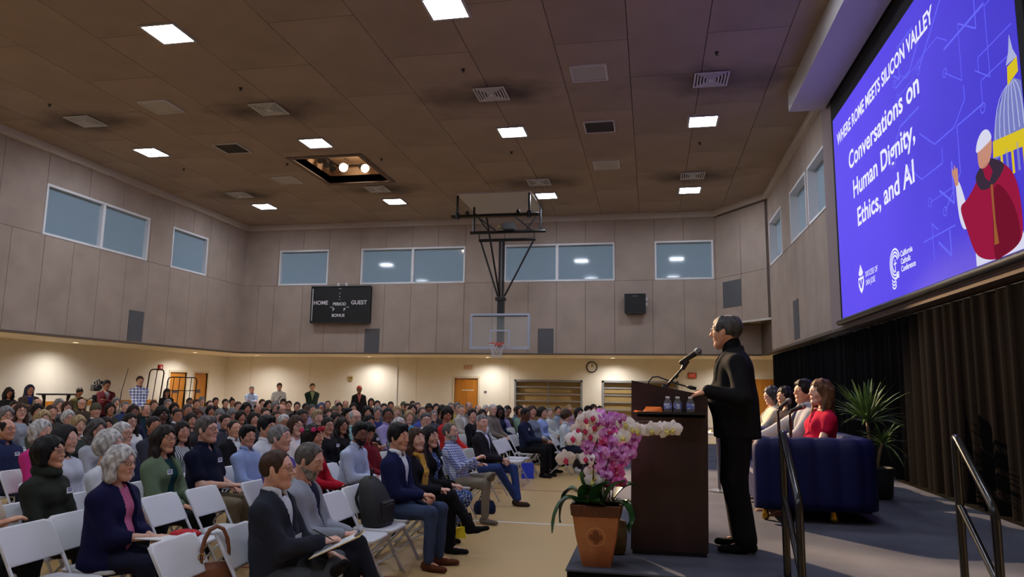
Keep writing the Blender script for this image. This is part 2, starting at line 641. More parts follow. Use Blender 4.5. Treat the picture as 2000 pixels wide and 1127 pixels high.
# ------------------------------------------------------------------ trims
def trim(n, pts):
    mb = MB()
    for p in pts:
        mb.box(*p)
    return struct(mb.build('trim_%d' % n, m_trim))
trim(2, [(XL, XR, YB - 0.12, YB - 0.016, 7.18, ZC - 0.001)])
trim(3, [(XL + 0.016, XL + 0.12, YF, YB - 0.12, 7.18, ZC - 0.001)])
trim(4, [(XR - 0.12, XR - 0.016, 14.0, 20.6, 7.18, ZC - 0.001)])
mb = MB()
mb.prism([(0.0, 7.2), (LN, 7.2), (LN, ZC - 0.001), (0, ZC - 0.001)], 0.12, 0.0, fd)
struct(mb.build('trim_5', m_trim))
m_edge = mat('edge_brown', (104, 90, 80), 0.8)
struct(MB().box(XL, XR, YB - 0.03, YB + 0.2, ZS - 0.012, ZS + 0.035).build('trim_6', m_edge))
struct(MB().box(XL - 0.2, XL + 0.03, YF, YB, ZS - 0.012, ZS + 0.035).build('trim_7', m_edge))
struct(MB().box(XR - 0.03, XR + 0.2, YF, 20.65, ZS - 0.012, ZS + 0.05).build('trim_8', m_edge))

# ------------------------------------------------------------------ soffits and lower walls
struct(MB().box(XLL, XRL, YB + 0.2, YBL, ZS, ZS + 0.15).build('ceiling_soffit_back', m_soffit))
struct(MB().box(XLL, XL - 0.2, YF, YB + 0.2, ZS, ZS + 0.15).build('ceiling_soffit_left', m_soffit))
struct(MB().box(XR + 0.2, XRL, YF, YB + 0.2, ZS, ZS + 0.15).build('ceiling_soffit_right', m_soffit))
def lower_wall(name, a0, a1, fn, holes):
    mb = MB()
    rs = [(a0, a1, 0, ZS)]
    for h in holes:
        rs = rsub(rs, h)
    for r in rs:
        mb.prism([(r[0], r[2]), (r[1], r[2]), (r[1], r[3]), (r[0], r[3])], 0, -0.25, fn)
    return struct(mb.build(name, m_cream))
fbl = lambda a, b, d: (a, YBL - d, b)
fll = lambda a, b, d: (XLL + d, a, b)
BARS = [(-4.87, -2.4), (-1.71, 0.93)]
lower_wall('wall_back_lower', XLL, XRL, fbl, [(-7.12, -6.23, 0, 2.1)] + [(a, b, 0.55, 2.07) for a, b in BARS])
lower_wall('wall_left_lower', YF, YBL, fll, [(22.22, 23.12, 0, 2.15), (23.57, 24.37, 0, 2.15)])
struct(MB().box(XRL, XRL + 0.2, YF, YBL, 0, ZS).build('wall_right_lower', m_cream))
struct(MB().box(XLL, XRL, YF - 0.2, YF, 0, ZC + 0.2).build('wall_front', m_panel))
for n, x in enumerate((-15.4, -12.9, -8.6, -5.05, 1.05)):
    struct(MB().box(x, x + 0.012, YBL - 0.004, YBL, 0, ZS).build('trim_%d' % (10 + n), mat('wall_joint', (196, 182, 160), 0.8)))  # thin vertical joint lines, a darker tone than the cream wall
struct(MB().box(XLL, XLL + 0.03, 9, 21.6, 1.08, 1.2).build('trim_9', m_wood))
struct(MB().box(XLL, XLL + 0.02, 9, 22.1, 0.0, 0.12).build('baseboard_left', m_edge))
struct(MB().box(XLL, -7.25, YBL - 0.02, YBL, 0.0, 0.12).build('baseboard_back', m_edge))

def door(n, a0, a1, z1, fn, side, sign=None):
    root = struct(empty('door_%d' % n))
    mb = MB()
    mb.prism([(a0, 0.01), (a1, 0.01), (a1, z1 - .01), (a0, z1 - .01)], -0.05, -0.09, fn)
    leaf = mb.build('door_leaf', m_wood, root)
    mb = MB()
    for q in ((a0 - 0.07, a0, 0, z1 + 0.07), (a1, a1 + 0.07, 0, z1 + 0.07), (a0, a1, z1, z1 + 0.07)):
        mb.prism([(q[0], q[2]), (q[1], q[2]), (q[1], q[3]), (q[0], q[3])], 0.015, -0.2, fn)
    mb.build('door_frame', mat('frame_paint', (214, 198, 172), 0.5), root)
    mb = MB()
    ha = a0 + 0.08 if side < 0 else a1 - 0.08
    mb.prism([(ha - 0.06, 0.98), (ha + 0.06, 0.98), (ha + 0.06, 1.01), (ha - 0.06, 1.01)], 0.01, -0.02, fn)
    mb.prism([(ha - 0.025, 0.9), (ha + 0.025, 0.9), (ha + 0.025, 1.1), (ha - 0.025, 1.1)], -0.02, -0.05, fn)
    mb.build('door_handle', m_steel, leaf)
    if sign:
        mb = MB()
        mb.prism([(sign[0], sign[2]), (sign[1], sign[2]), (sign[1], sign[3]), (sign[0], sign[3])], -0.04, -0.05, fn)
        mb.build('door_sign', sign[4], leaf)
m_plate = mat('sign_plate', (58, 54, 66), 0.5)
door(1, 22.22, 23.12, 2.15, fll, -1, (22.5, 22.8, 1.42, 1.52, m_plate))
door(2, 23.57, 24.37, 2.15, fll, -1, (23.75, 24.05, 1.42, 1.54, m_plate))
door(3, -7.12, -6.23, 2.1, fbl, 1, (-6.85, -6.4, 1.64, 1.68, mat('sign_strip', (214, 200, 176), 0.5)))
# barred serving windows in the lower back wall
m_blind = mat('roller_blind', (176, 148, 96), 0.7, var=0.1, vscale=2)
m_rail = mat('grey_rail', (140, 142, 146), 0.4)
for n, (a, b) in enumerate(BARS):
    root = struct(empty('window_%d' % (20 + n)))
    mb = MB()
    for q in ((a, a + .07, .55, 2.07), (b - .07, b, .55, 2.07), (a, b, 2.0, 2.07), (a, b, .55, .62)):
        mb.prism([(q[0], q[2]), (q[1], q[2]), (q[1], q[3]), (q[0], q[3])], 0.03, -0.25, fbl)
    mb.build('window_frame', m_rail, root)
    mb = MB()
    mb.prism([(a + .07, .62), (b - .07, .62), (b - .07, 2.0), (a + .07, 2.0)], -0.2, -0.24, fbl)
    mb.build('roller_blind', m_blind, root)
    for z in (0.83, 1.06, 1.31, 1.56, 1.81):
        mb = MB()
        mb.prism([(a + .05, z - .022), (b - .05, z - .022), (b - .05, z + .022), (a + .05, z + .022)], 0.02, -0.03, fbl)
        mb.build('guard_rail', m_rail, root)
    mid = (a + b) / 2
    mb = MB()
    mb.prism([(mid - .025, .6), (mid + .025, .6), (mid + .025, 2.0), (mid - .025, 2.0)], -0.03, -0.07, fbl)
    mb.build('mullion', m_rail, root)
# plywood cabinet front at the far right of the lower back wall
MBd = struct(MB().box(3.3, 5.4, YBL - 0.06, YBL - 0.001, 0, 2.17).build('door_4', m_wood))
# ------------------------------------------------------------------ ceiling fixtures
m_diff = mat('light_diffuser', (255, 255, 255), 0.5, emit=TROFFER, ecol=(232, 240, 255))
m_frame = mat('fixture_frame', (176, 172, 170), 0.5)
def troffer():
    root = empty('ceiling_light', (0, 0, 0))
    mb = MB()
    h, i = 0.32, 0.275
    for q in ((-h, h, -h, -i), (-h, h, i, h), (-h, -i, -i, i), (i, h, -i, i)):
        mb.box(q[0], q[1], q[2], q[3], -0.025, 0)
    mb.build('light_frame', m_frame, root)
    MB().box(-i, i, -i, i, -0.014, -0.002).build('diffuser', m_diff, root)
    return root
t0 = troffer()
first = True
TX = [-11.97, -7.62, -2.94, 1.14]
for yi, y in enumerate((9.53, 14.75, 20.0, 4.3, -0.9)):
    for xi, x in enumerate(TX):
        o = t0 if first else copy_tree(t0)
        first = False
        o.location = (x, y, ZC)
        col = ['along the left wall', 'in the column beside the stage light hatch', 'in the column next to the basketball hoop', 'in the column beside the projection screen'][xi]
        row = ['nearest visible', 'middle', 'farthest', 'overhead', 'rearmost'][yi]
        tag(o, 'square lit ceiling light panel, %s one %s' % (row, col), 'ceiling light', 'square ceiling lights')
m_vent = mat('vent_white', (205, 202, 200), 0.5)
m_dark = mat('vent_dark', (40, 36, 34), 0.8)
def vent():
    root = empty('air_diffuser')
    MB().box(-0.28, 0.28, -0.28, 0.28, -0.012, -0.001).build('backing', m_dark, root)
    for k in range(5):
        h = 0.305 - k * 0.055
        w = 0.024 if k else 0.03
        mb = MB()
        rings = []
        for hh, z in ((h, -0.03), (h - w, -0.012 - 0.004 * k), (h - w, -0.03)):
            pass
        for q in ((-h, h, -h, -h + w), (-h, h, h - w, h), (-h, -h + w, -h + w, h - w), (h - w, h, -h + w, h - w)):
            mb.box(q[0], q[1], q[2], q[3], -0.03 - 0.003 * k, -0.012)
        mb.build('louver_ring', m_vent, root)
    MB().box(-0.05, 0.05, -0.05, 0.05, -0.045, -0.012).build('center_cap', m_vent, root)
    return root
v0 = vent()
first = True
for yi, y in enumerate((12.67, 18.6)):
    for xi, x in enumerate((-11.97, -7.63, -2.95, 1.14)):
        o = v0 if first else copy_tree(v0)
        first = False
        o.location = (x, y, ZC)
        tag(o, 'square louvered air vent, %s row, %s' % (['nearer', 'farther'][yi], ['near the left wall', 'just left of the stage light hatch column', 'in front of the basketball hoop', 'near the projection screen'][xi]), 'air vent', 'square ceiling vents')
for x, y, lb in ((-9.8, 14.78, 'left of the stage light hatch'), (-1.02, 14.72, 'between two lit panels in front of the hoop')):
    r = empty('return_grille', (x, y, ZC), 0, 'dark ceiling return grille with pale frame %s' % lb, 'air vent')
    mb = MB()
    for q in ((-.33, .33, -.33, -.3), (-.33, .33, .3, .33), (-.33, -.3, -.3, .3), (.3, .33, -.3, .3)):
        mb.box(q[0], q[1], q[2], q[3], -0.03, 0)
    mb.build('grille_frame', m_vent, r)
    MB().box(-.3, .3, -.3, .3, -0.012, 0).build('backing', m_dark, r)
    for k in range(14):
        yy = -.28 + k * 0.043
        MB().box(-.3, .3, yy, yy + 0.012, -0.024, -0.012).build('slat', mat('grille_slat', (84, 78, 74), 0.6), r)
m_access = mat('access_panel', (176, 172, 166), 0.6)
for x, y, lb in ((-9.78, 12.22, 'left of the nearer vents'), (-1.02, 12.07, 'in front, nearest of the plain panels'), (-9.8, 17.42, 'beside the stage light hatch'), (-1.03, 17.38, 'beyond the dark return grille')):
    r = empty('access_panel', (x, y, ZC), 0, 'plain pale square ceiling access panel %s' % lb, 'ceiling panel')
    MB().box(-.3, .3, -.3, .3, -0.015, 0).build('panel', m_access, r)
    mb = MB()
    for q in ((-.325, .325, -.325, -.29), (-.325, .325, .29, .325), (-.325, -.29, -.29, .29), (.29, .325, -.29, .29)):
        mb.box(q[0], q[1], q[2], q[3], -0.028, 0)
    mb.build('panel_frame', m_vent, r)
for k, (x, y) in enumerate(((-3.22, 11.58), (1.15, 11.65), (-3.22, 16.08), (1.16, 16.1), (-7.65, 11.67), (-12.02, 11.77), (-9.08, 16.1), (-12.05, 16.1), (-6.53, 16.1))):
    r = empty('sprinkler_head', (x, y, ZC), 0, 'small dark fire sprinkler head, number %s along the ceiling grid' % ['one', 'two'][0], 'sprinkler', 'ceiling sprinklers')
    r['label'] = 'small dark fire sprinkler head on the ceiling %s' % ['in front of the hoop column vents', 'near the screen housing', 'beyond the middle hoop column light', 'beyond the middle light near the screen', 'in front of the second vent', 'above the large left window', 'left of the light hatch', 'near the left wall trim', 'right of the light hatch'][k]
    mb = MB()
    mb.lathe([(0.04, 0), (0.04, -0.008), (0.014, -0.012), (0.012, -0.04), (0.03, -0.045), (0.03, -0.05)], 10)
    mb.build('escutcheon', m_black, r)

# stage light hatch
hat = empty('light_hatch', (0, 0, 0), 0, 'recessed wooden ceiling hatch holding warm stage lights', 'ceiling hatch')
m_hatch = mat('hatch_wood', (168, 136, 108), 0.35, var=0.15, vscale=4, stretch=(0.4, 6, 1))
m_hframe = mat('hatch_frame', (116, 100, 90), 0.8)
x0, x1, y0, y1 = TRAP
mb = MB()
mb.box(x0, x1, y0, y1, ZC + .52, ZC + .55)
hat_l = mb.build('hatch_top', m_hatch, hat)
for nm, b in (('hatch_side', (x0 - .02, x0, y0, y1, ZC, ZC + .52)), ('hatch_side', (x1, x1 + .02, y0, y1, ZC, ZC + .52)), ('hatch_side', (x0, x1, y1, y1 + .02, ZC, ZC + .52)), ('hatch_side', (x0, x1, y0 - .02, y0, ZC, ZC + .52))):
    MB().box(*b).build(nm, m_hatch, hat)
mb = MB()
for q in ((x0 - .12, x1 + .12, y0 - .12, y0), (x0 - .12, x1 + .12, y1, y1 + .12), (x0 - .12, x0, y0, y1), (x1, x1 + .12, y0, y1)):
    mb.box(q[0], q[1], q[2], q[3], ZC - 0.03, ZC)
mb.build('hatch_frame', m_hframe, hat)
MB().cyl((x0 + 0.3, y0 + 0.3, ZC + 0.42), (x0 + 0.3, y1 - 0.2, ZC + 0.42), 0.024).build('lighting_pipe', m_black, hat)
MB().cyl((x0 + 0.3, y1 - .25, ZC + 0.4), (x1 - 0.3, y1 - 0.25, ZC + 0.4), 0.024).build('lighting_pipe', m_black, hat)
m_bulb = mat('lamp_lens', (255, 236, 205), 0.4, emit=14, ecol=(255, 222, 178))
for k, (lx, ly, ta) in enumerate(((-8.0, 17.1, (0.5, 5.75, 1.9)), (-7.45, 17.25, (1.9, 8.6, 1.2)))):
    r = empty('stage_light', (lx, ly, ZC + 0.16), 0, 'glowing round stage light in the ceiling hatch, %s one' % ['left', 'right'][k], 'stage light', 'stage lights in the hatch')
    d = (Vector(ta) - Vector((lx, ly, ZC + 0.16))).normalized()
    mb = MB()
    mb.tube([-d * 0.28, -d * 0.22, -d * 0.05, Vector((0, 0, 0))], [0.06, 0.1, 0.11, 0.13], 14)
    mb.build('lamp_housing', m_black, r, auto=40)
    MB().tube([d * 0.001, d * 0.012, d * 0.02], [0.115, 0.1, 0.05], 14).build('lamp_lens', m_bulb, r)
    MB().tube([(0, 0, 0.26), (0.13, 0, 0.2), (0.135, 0, 0), (0.12, 0, 0)], 0.01, 6).build('yoke', m_black, r)
    spot('stage_light_beam', d * 0.06, d * 5, STAGE_W, (1.0, 0.7, 0.42), 22 if k else 11, 0.35, 0.05, r)
_pl = bpy.data.lights.new('hatch_fill', 'POINT')  # added point light that brightens the hatch interior, no fixture of its own
_pl.energy = 55
_pl.color = (1.0, .82, .6)
_pl.shadow_soft_size = .1
_po = bpy.data.objects.new('hatch_fill', _pl)
COL.objects.link(_po)
_po.location = (-7.7, 16.75, ZC + .22)
_po.parent = hat
for k in range(4):
    r = empty('stage_light', (x0 + 0.3, y0 + 0.45 + k * 0.36, ZC + 0.3), 0, 'dark unlit stage light on the hatch pipe, %s one' % ['nearest', 'second nearest', 'third nearest', 'farthest'][k], 'stage light', 'unlit stage lights')
    d = Vector((0.5, -0.3, -0.8)).normalized()
    MB().tube([-d * 0.1, d * 0.05, d * 0.16], [0.05, 0.08, 0.095], 10).build('lamp_housing', m_black, r, auto=40)
    MB().cyl((0, 0, 0), (0, 0, 0.12), 0.012).build('clamp', m_black, r)

# downlights under the soffits
m_down = mat('downlight_lens', (255, 240, 210), 0.5, emit=9, ecol=(255, 226, 170))
dl = [(-14.48, 24.35), (-10.2, 24.75), (-5.72, 24.75), (-1.29, 24.75), (2.6, 24.5), (-15.65, 22.3), (-15.65, 17.0), (-15.65, 13.0), (-15.65, 8.8)]
dln = ['at the far left corner', 'below the scoreboard', 'by the basketball net', 'above the wall clock', 'behind the speaker', 'above the left doors', 'above the video camera', 'above the left end of the side wall', 'over the near left wall']
for (x, y), n in zip(dl, dln):
    r = empty('downlight', (x, y, ZS), 0, 'small round recessed downlight under the soffit %s' % n, 'downlight', 'recessed soffit downlights')
    MB().lathe([(0.1, 0), (0.1, -0.012), (0.075, -0.015), (0.075, -0.004)], 16).build('trim_ring', m_white, r)
    MB().lathe([(0.074, -0.004), (0.074, -0.009)], 16).build('lens', m_down, r)
    spot('downlight_beam', (0, 0, -0.02), (0, 0, -3), DOWN_W, (1.0, 0.95, 0.88), 160, 1.0, 0.08, r)

# grey speaker panels let into the fabric walls
for lb, fn, a0, a1, z0, z1, dd in (('on the left wall near the big window', fl, 17.08, 17.66, 2.9, 3.74, 0), ('under the right end of the scoreboard', fb, -9.5, -8.97, 2.88, 3.68, 0), ('right of the basketball backboard', fb, -3.57, -3.06, 2.88, 3.67, 0),
                                 ('on the diagonal corner bulkhead', fd, 0.35, 1.15, 4.25, 5.05, 0.006), ('on the right wall below the small windows', fr_, 16.9, 17.5, 2.95, 3.85, .001)):
    r = empty('speaker_grille', (0, 0, 0), 0, 'flat grey fabric speaker panel %s' % lb, 'wall panel')
    mb = MB()
    mb.prism([(a0, z0), (a1, z0), (a1, z1), (a0, z1)], 0.026 + dd, 0.016 + dd, fn)
    mb.build('grille_cloth', m_grey, r)

# ------------------------------------------------------------------ scoreboard and shot clock
m_ink = mat('white_lettering', (225, 225, 228), 0.5)
sbd = empty('scoreboard', (-10.345, 22.44, 4.49), 0, 'black wall scoreboard reading HOME, PERIOD, GUEST and BONUS', 'scoreboard')
MB().box(-1.06, 1.06, -0.05, 0.12, -0.62, 0.62).build('case', m_blackplastic, sbd)
mb = MB()
for q in ((-1.075, 1.075, .6, .635), (-1.075, 1.075, -.635, -.6), (-1.075, -1.04, -.6, .6), (1.04, 1.075, -.6, .6)):
    mb.box(q[0], q[1], -0.08, 0.0, q[2], q[3])
mb.build('case_rim', mat('dark_rim', (34, 40, 40), 0.5), sbd)
MB().box(-1.03, -1.01, -0.07, -0.05, -.55, .55).build('edge_strip', m_white, sbd)
for xx in (-0.17, 0.13):
    MB().box(xx, xx + .06, 0.0, 0.08, .64, .75).build('bracket', m_white, sbd)
def sfx(x, z, y=-0.053):
    return axes((x, y, z), (1, 0, 0), (0, 0, 1), (0, -1, 0))
for tx, x, z, s in (('HOME', -0.72, 0.0, .19), ('GUEST', 0.67, 0.0, .19), ('PERIOD', -0.03, -0.03, .14), ('P', -0.24, -0.22, .14), ('P', 0.16, -0.22, .14), ('BONUS', -0.06, -0.42, .14), ('-----', -0.03, 0.53, .06)):
    text_mesh('lettering', tx, s, m_ink, sbd, sfx(x, z), 'CENTER', bold=0.004)
for zz in (.38, .27):
    MB().ball((-0.03, -0.055, zz), (.018, .006, .018)).build('colon_dot', m_ink, sbd)
MB().box(-.07, .01, -.056, -.05, .16, .2).build('lettering', m_grey, sbd)
for xx in (-0.36, 0.22):
    MB().box(xx, xx + .1, -.056, -.05, -.1, -.08).build('lettering', m_ink, sbd)
sc = empty('shot_clock', (-0.46, 22.4, 4.43), 0, 'small black square shot clock mounted on the back wall', 'shot clock')
MB().box(-.31, .31, -.04, .16, -.3, .3).build('case', m_blackplastic, sc)
mb = MB()
for q in ((-.33, .33, .28, .31), (-.33, .33, -.31, -.28), (-.33, -.3, -.28, .28), (.3, .33, -.28, .28)):
    mb.box(q[0], q[1], -0.06, 0.0, q[2], q[3])
mb.build('case_rim', mat('dark_rim', (34, 40, 40), 0.5), sc)
for zz in (-.02, .14):
    MB().box(.33, .38, 0.0, .1, zz - .05, zz + .05).build('bracket', m_white, sc)
text_mesh('lettering', '--------', .07, m_ink, sc, sfx(0, .22, -.043), 'CENTER')

# ------------------------------------------------------------------ basketball goal
hp = empty('basketball_goal', (-4.44, 20.78, 0), 0, 'glass basketball backboard with red rim hung from a black ceiling frame', 'basketball hoop')
m_bframe = mat('backboard_frame', (176, 186, 205), 0.4)
m_glass = mat('backboard_glass', (225, 235, 235), 0.02, trans=0.0, alpha=0.12)
mb = MB()
for q in ((-.915, .915, 2.9, 2.965), (-.915, .915, 3.905, 3.97), (-.915, -.85, 2.965, 3.905), (.85, .915, 2.965, 3.905)):
    mb.box(q[0], q[1], -0.03, 0.03, q[2], q[3])
mb.build('backboard_frame', m_bframe, hp)
MB().box(-.85, .85, -0.008, 0.006, 2.965, 3.905).build('backboard_glass', m_glass, hp)
MB().box(-.85, .85, -0.006, 0.02, 3.875, 3.904).build('top_pad', m_black, hp)
mb = MB()
for q in ((-.305, .305, 3.03, 3.075), (-.305, .305, 3.435, 3.48), (-.305, -.26, 3.075, 3.435), (.26, .305, 3.075, 3.435)):
    mb.box(q[0], q[1], -0.012, -0.009, q[2], q[3])
mb.build('target_square', m_bframe, hp)
m_rim = mat('rim_red', (196, 62, 34), 0.4)
mb = MB()
mb.tube([(0.23 * math.cos(t), -0.39 + 0.23 * math.sin(t), 3.05) for t in [2 * PI * k / 24 for k in range(25)]], 0.012, 6, False)
mb.box(-.1, .1, -0.2, -0.01, 2.98, 3.06)
mb.build('rim', m_rim, hp, auto=40)
mb = MB()
for k in range(12):
    for sgn in (-1, 1):
        pts = []
        for j in range(6):
            t = 2 * PI * (k + sgn * j * 0.5) / 12
            r = 0.23 - 0.085 * min(j / 3.5, 1) + (0.012 if j > 4 else 0)
            pts.append((r * math.cos(t), -0.39 + r * math.sin(t), 3.04 - j * 0.085))
        mb.tube(pts, 0.0055, 4)
mb.build('net', mat('net_cord', (205, 205, 212), 0.8), hp)
def bar(nm, a, b, r=0.045, n=8):
    return MB().cyl(a, b, r, n=n).build(nm, m_black, hp, auto=40)
MB().box(-.1, .1, 0.03, 0.2, 2.95, 4.45).build('mast', m_black, hp)
MB().box(-.085, -.02, 0.05, 0.16, 4.4, 6.25).build('mast', m_black, hp)
MB().box(.02, .085, 0.05, 0.16, 4.4, 6.25).build('mast', m_black, hp)
MB().box(-.16, .14, 0.0, 0.22, 4.37, 4.47).build('mast_collar', m_black, hp)
bar('cross_pipe', (-.72, .1, 6.25), (1.05, .1, 6.25), .05)
bar('diagonal_brace', (-.68, .1, 6.25), (-.1, .1, 4.5), .03)
bar('diagonal_brace', (1.0, .1, 6.25), (.1, .1, 4.5), .03)
bar('diagonal_brace', (-.2, -1.2, 6.7), (-.04, .05, 4.5), .028)
bar('cross_pipe', (-1.0, .1, 6.5), (1.35, .1, 6.5), .05)
bar('cross_pipe', (-1.22, -1.28, 6.68), (1.36, -1.28, 6.68), .05)
for xx in (-1.05, 1.08):
    bar('hanger', (xx, -1.28, 6.68), (xx, -1.28, ZC - .05), .035)
for xx in (-.9, 1.2):
    bar('hanger', (xx, .1, 6.5), (xx, .1, ZC - .05), .035)
for xa, xb in ((-.9, -.4), (1.2, .72), (-.5, -.15), (.6, .95)):
    bar('diagonal_brace', (xa, -1.28 if abs(xa) < 0.7 else .1, 6.7 if abs(xa) < .7 else 7.15), (xb, .1, 6.5), .022)
for xx in (-.72, 1.0):
    bar('link', (xx, .1, 6.25), (xx, .1, 6.5), .018)
MB().box(.05, .4, -.05, .2, 6.56, 6.76).build('winch_motor', mat('motor_grey', (70, 72, 74), 0.5), hp)
MB().box(-.12, .05, 0, .12, 6.6, 6.7).build('winch_drum', mat('motor_tan', (140, 130, 90), 0.5), hp)
for xx in (-.75, .75):
    MB().ball((xx, -1.28, 6.78), .06).build('pipe_clamp', m_black, hp)
for xx in (-1.05, 1.08):
    MB().cyl((xx, -1.28, 6.6), (xx, -1.28, 6.78), .07).build('pipe_clamp', m_black, hp)
wpl = empty('ceiling_board', (0, 0, 0), 0, 'large white board under the ceiling above the basketball goal', 'ceiling panel')
MB().box(-5.5, -3.3, 19.38, 21.7, ZC - 0.045, ZC - 0.001).build('board', mat('board_white', (205, 200, 194), 0.7), wpl)

# ------------------------------------------------------------------ small wall items
def wclock():
    r = empty('wall_clock', (-2.07, YBL - 0.001, 2.54), 0, 'round white wall clock with black rim above the barred window', 'clock')
    Mx = Matrix.Rotation(PI / 2, 3, 'X')
    MB().lathe([(0.2, 0), (0.2, 0.05), (0.17, 0.06), (0.165, 0.03)], 28, M=Mx).build('clock_rim', m_black, r, auto=40)
    MB().lathe([(0.163, 0.03), (0.163, 0.036)], 28, M=Mx).build('clock_face', mat('clock_white', (232, 230, 225), .4), r)
    MB().box(-.006, .006, -.042, -.037, 0, .13).build('minute_hand', m_black, r)
    MB().box(-.008, .008, -.042, -.037, 0, .09).build('hour_hand', m_black, r).rotation_euler = (0, 0.4, 0)
    for k in range(12):
        t = 2 * PI * k / 12
        MB().box(-.004, .004, -.038, -.035, .135, .155).build('hour_mark', m_black, r).rotation_euler = (0, t, 0)
wclock()
m_exit = mat('exit_red', (200, 60, 40), 0.5, emit=0.25)
ex = empty('exit_sign', (1.4, YBL - 0.001, 2.27), 0, 'small red exit sign on the back wall beside the speaker', 'exit sign')
MB().box(-.15, .15, -.05, 0, -.1, .1).build('case', mat('exit_case', (150, 110, 95), .5), ex)
MB().box(-.11, -.01, -.056, -.05, -.075, .075).build('panel', m_exit, ex)
MB().box(.01, .11, -.056, -.05, -.075, .075).build('panel', m_exit, ex)
text_mesh('lettering', 'EXIT', .1, m_ink, ex, axes((0, -.058, -.03), (1, 0, 0), (0, 0, 1), (0, -1, 0)), 'CENTER', sx=.8)
ex2 = empty('exit_sign', (-6.6, YBL - 0.001, 2.5), 0, 'pale exit sign with red letters above the wooden back door', 'exit sign')
MB().box(-.19, .19, -.04, 0, -.09, .09).build('case', mat('exit_pale', (214, 196, 170), .5), ex2)
text_mesh('lettering', 'EXIT', .16, mat('exit_letter', (176, 80, 60), .5), ex2, axes((0, -.042, -.055), (1, 0, 0), (0, 0, 1), (0, -1, 0)), 'CENTER')
al = empty('fire_alarm', (XLL, 21.65, 2.3), 0, 'red fire alarm box high on the left wall above the rack', 'fire alarm')
MB().box(0, .06, -.09, .09, -.08, .08).build('case', mat('alarm_red', (190, 30, 30), .4), al)
MB().box(.06, .066, -.03, .03, -.05, .02).build('strobe', m_ink, al)
pl = empty('room_sign', (-5.95, YBL, 1.6), 0, 'small dark room sign right of the wooden back door', 'sign')
MB().box(-.05, .05, -.012, 0, -.04, .04).build('plate', m_plate, pl)
MB().box(-.03, .03, -.015, -.012, -.006, .006).build('lettering', m_ink, pl)
sw = empty('wall_sensor', (3.2, YBL, 2.6), 0, 'tiny dark wall sensor high on the back wall', 'sensor')
MB().box(-.06, .06, -.04, 0, -.03, .03).build('case', m_grey, sw)
MB().ball((0, -.04, 0), (.02, .015, .015)).build('lens', m_black, sw)
lamp = empty('wall_lamp', (-11.2, YBL, 2.05), 0, 'small brass emergency lamp on the back wall', 'lamp')
MB().box(-.06, .06, -.05, 0, -.1, 0).build('case', mat('brass_dull', (170, 140, 84), .5), lamp)
for xx in (-.06, .06):
    MB().ball((xx, -.05, .05), .045).build('lamp_head', mat('brass_dull', (170, 140, 84), .5), lamp)
pole = empty('flag_socket_pole', (-9.35, YBL - .03, 1.05), 0, 'thin white conduit running down the back wall', 'conduit')
MB().box(-.015, .015, 0, .03, 0, ZS - 1.06).build('pipe', m_white, pole)
MB().box(-.25, .25, -.01, .03, -.07, .02).build('junction_box', mat('box_cream', (222, 210, 188), .5), pole)

# ------------------------------------------------------------------ projection screen with its slide
XS, YS0, ZB, ZT = 3.265, 13.05, 3.004, 6.565
SW = 6.33
scr = empty('projection_screen', (XS, YS0, 0), 0, 'huge projection screen showing a purple title slide', 'projection screen')
def sp(s, z, d=0.0):
    return (-d, -s, z)
def emat(name, rgb, k=1.0):
    return mat(name, (0, 0, 0), 0.9, spec=0.0, emit=SCREEN_E * k, ecol=rgb)
def slide_mat():
    m = bpy.data.materials.new('slide_background')
    m.use_nodes = True
    nt = m.node_tree
    b = nt.nodes['Principled BSDF']
    b.inputs['Base Color'].default_value = (0.02, 0.02, 0.03, 1)
    b.inputs['Roughness'].default_value = 0.9
    tc = nt.nodes.new('ShaderNodeTexCoord')
    g = nt.nodes.new('ShaderNodeSeparateXYZ')
    nt.links.new(tc.outputs['Object'], g.inputs[0])
    mr = nt.nodes.new('ShaderNodeMapRange')
    mr.inputs[1].default_value = -6.33
    mr.inputs[2].default_value = 0
    nt.links.new(g.outputs[1], mr.inputs[0])
    n = nt.nodes.new('ShaderNodeTexNoise')
    n.inputs['Scale'].default_value = 0.5
    nt.links.new(tc.outputs['Object'], n.inputs['Vector'])
    ad = nt.nodes.new('ShaderNodeMath')
    ad.operation = 'MULTIPLY_ADD'
    nt.links.new(n.outputs['Fac'], ad.inputs[0])
    ad.inputs[1].default_value = 0.5
    nt.links.new(mr.outputs[0], ad.inputs[2])
    cr = nt.nodes.new('ShaderNodeValToRGB')
    cr.color_ramp.elements[0].position = 0.2
    cr.color_ramp.elements[0].color = (*lin((54, 40, 196)), 1)
    cr.color_ramp.elements[1].position = 1.2
    cr.color_ramp.elements[1].color = (*lin((90, 68, 236)), 1)
    nt.links.new(ad.outputs[0], cr.inputs[0])
    nt.links.new(cr.outputs[0], b.inputs['Emission Color'])
    b.inputs['Emission Strength'].default_value = SCREEN_E
    return m
def sprism(pts, d0, d1):
    mb = MB()
    mb.prism(pts, d0, d1, lambda a, b, d: sp(a, b, d))
    return mb
sprism([(-.12, ZB - .02), (SW + .12, ZB - .02), (SW + .12, 6.99), (-.12, 6.99)], 0.0, -0.019).build('screen_border', mat('screen_black', (10, 11, 14), .9), scr)
sprism([(0, ZB), (SW, ZB), (SW, ZT), (0, ZT)], 0.004, 0.0).build('slide_image', slide_mat(), scr)
mb = MB()
mb.cyl(sp(-.14, ZB - .06, .035), sp(SW + .14, ZB - .06, .035), 0.05, n=12)
mb.build('weight_bar', m_black, scr, auto=40)
e_white = emat('slide_white', (236, 236, 255))
def stext(tx, s, z, size, sx=1.0, bold=0.0, m=e_white):
    return text_mesh('slide_lettering', tx, size, m, scr, axes(sp(s, z, .006), (0, -1, 0), (0, 0, 1), (-1, 0, 0)), 'LEFT', bold, 0.0005, sx)
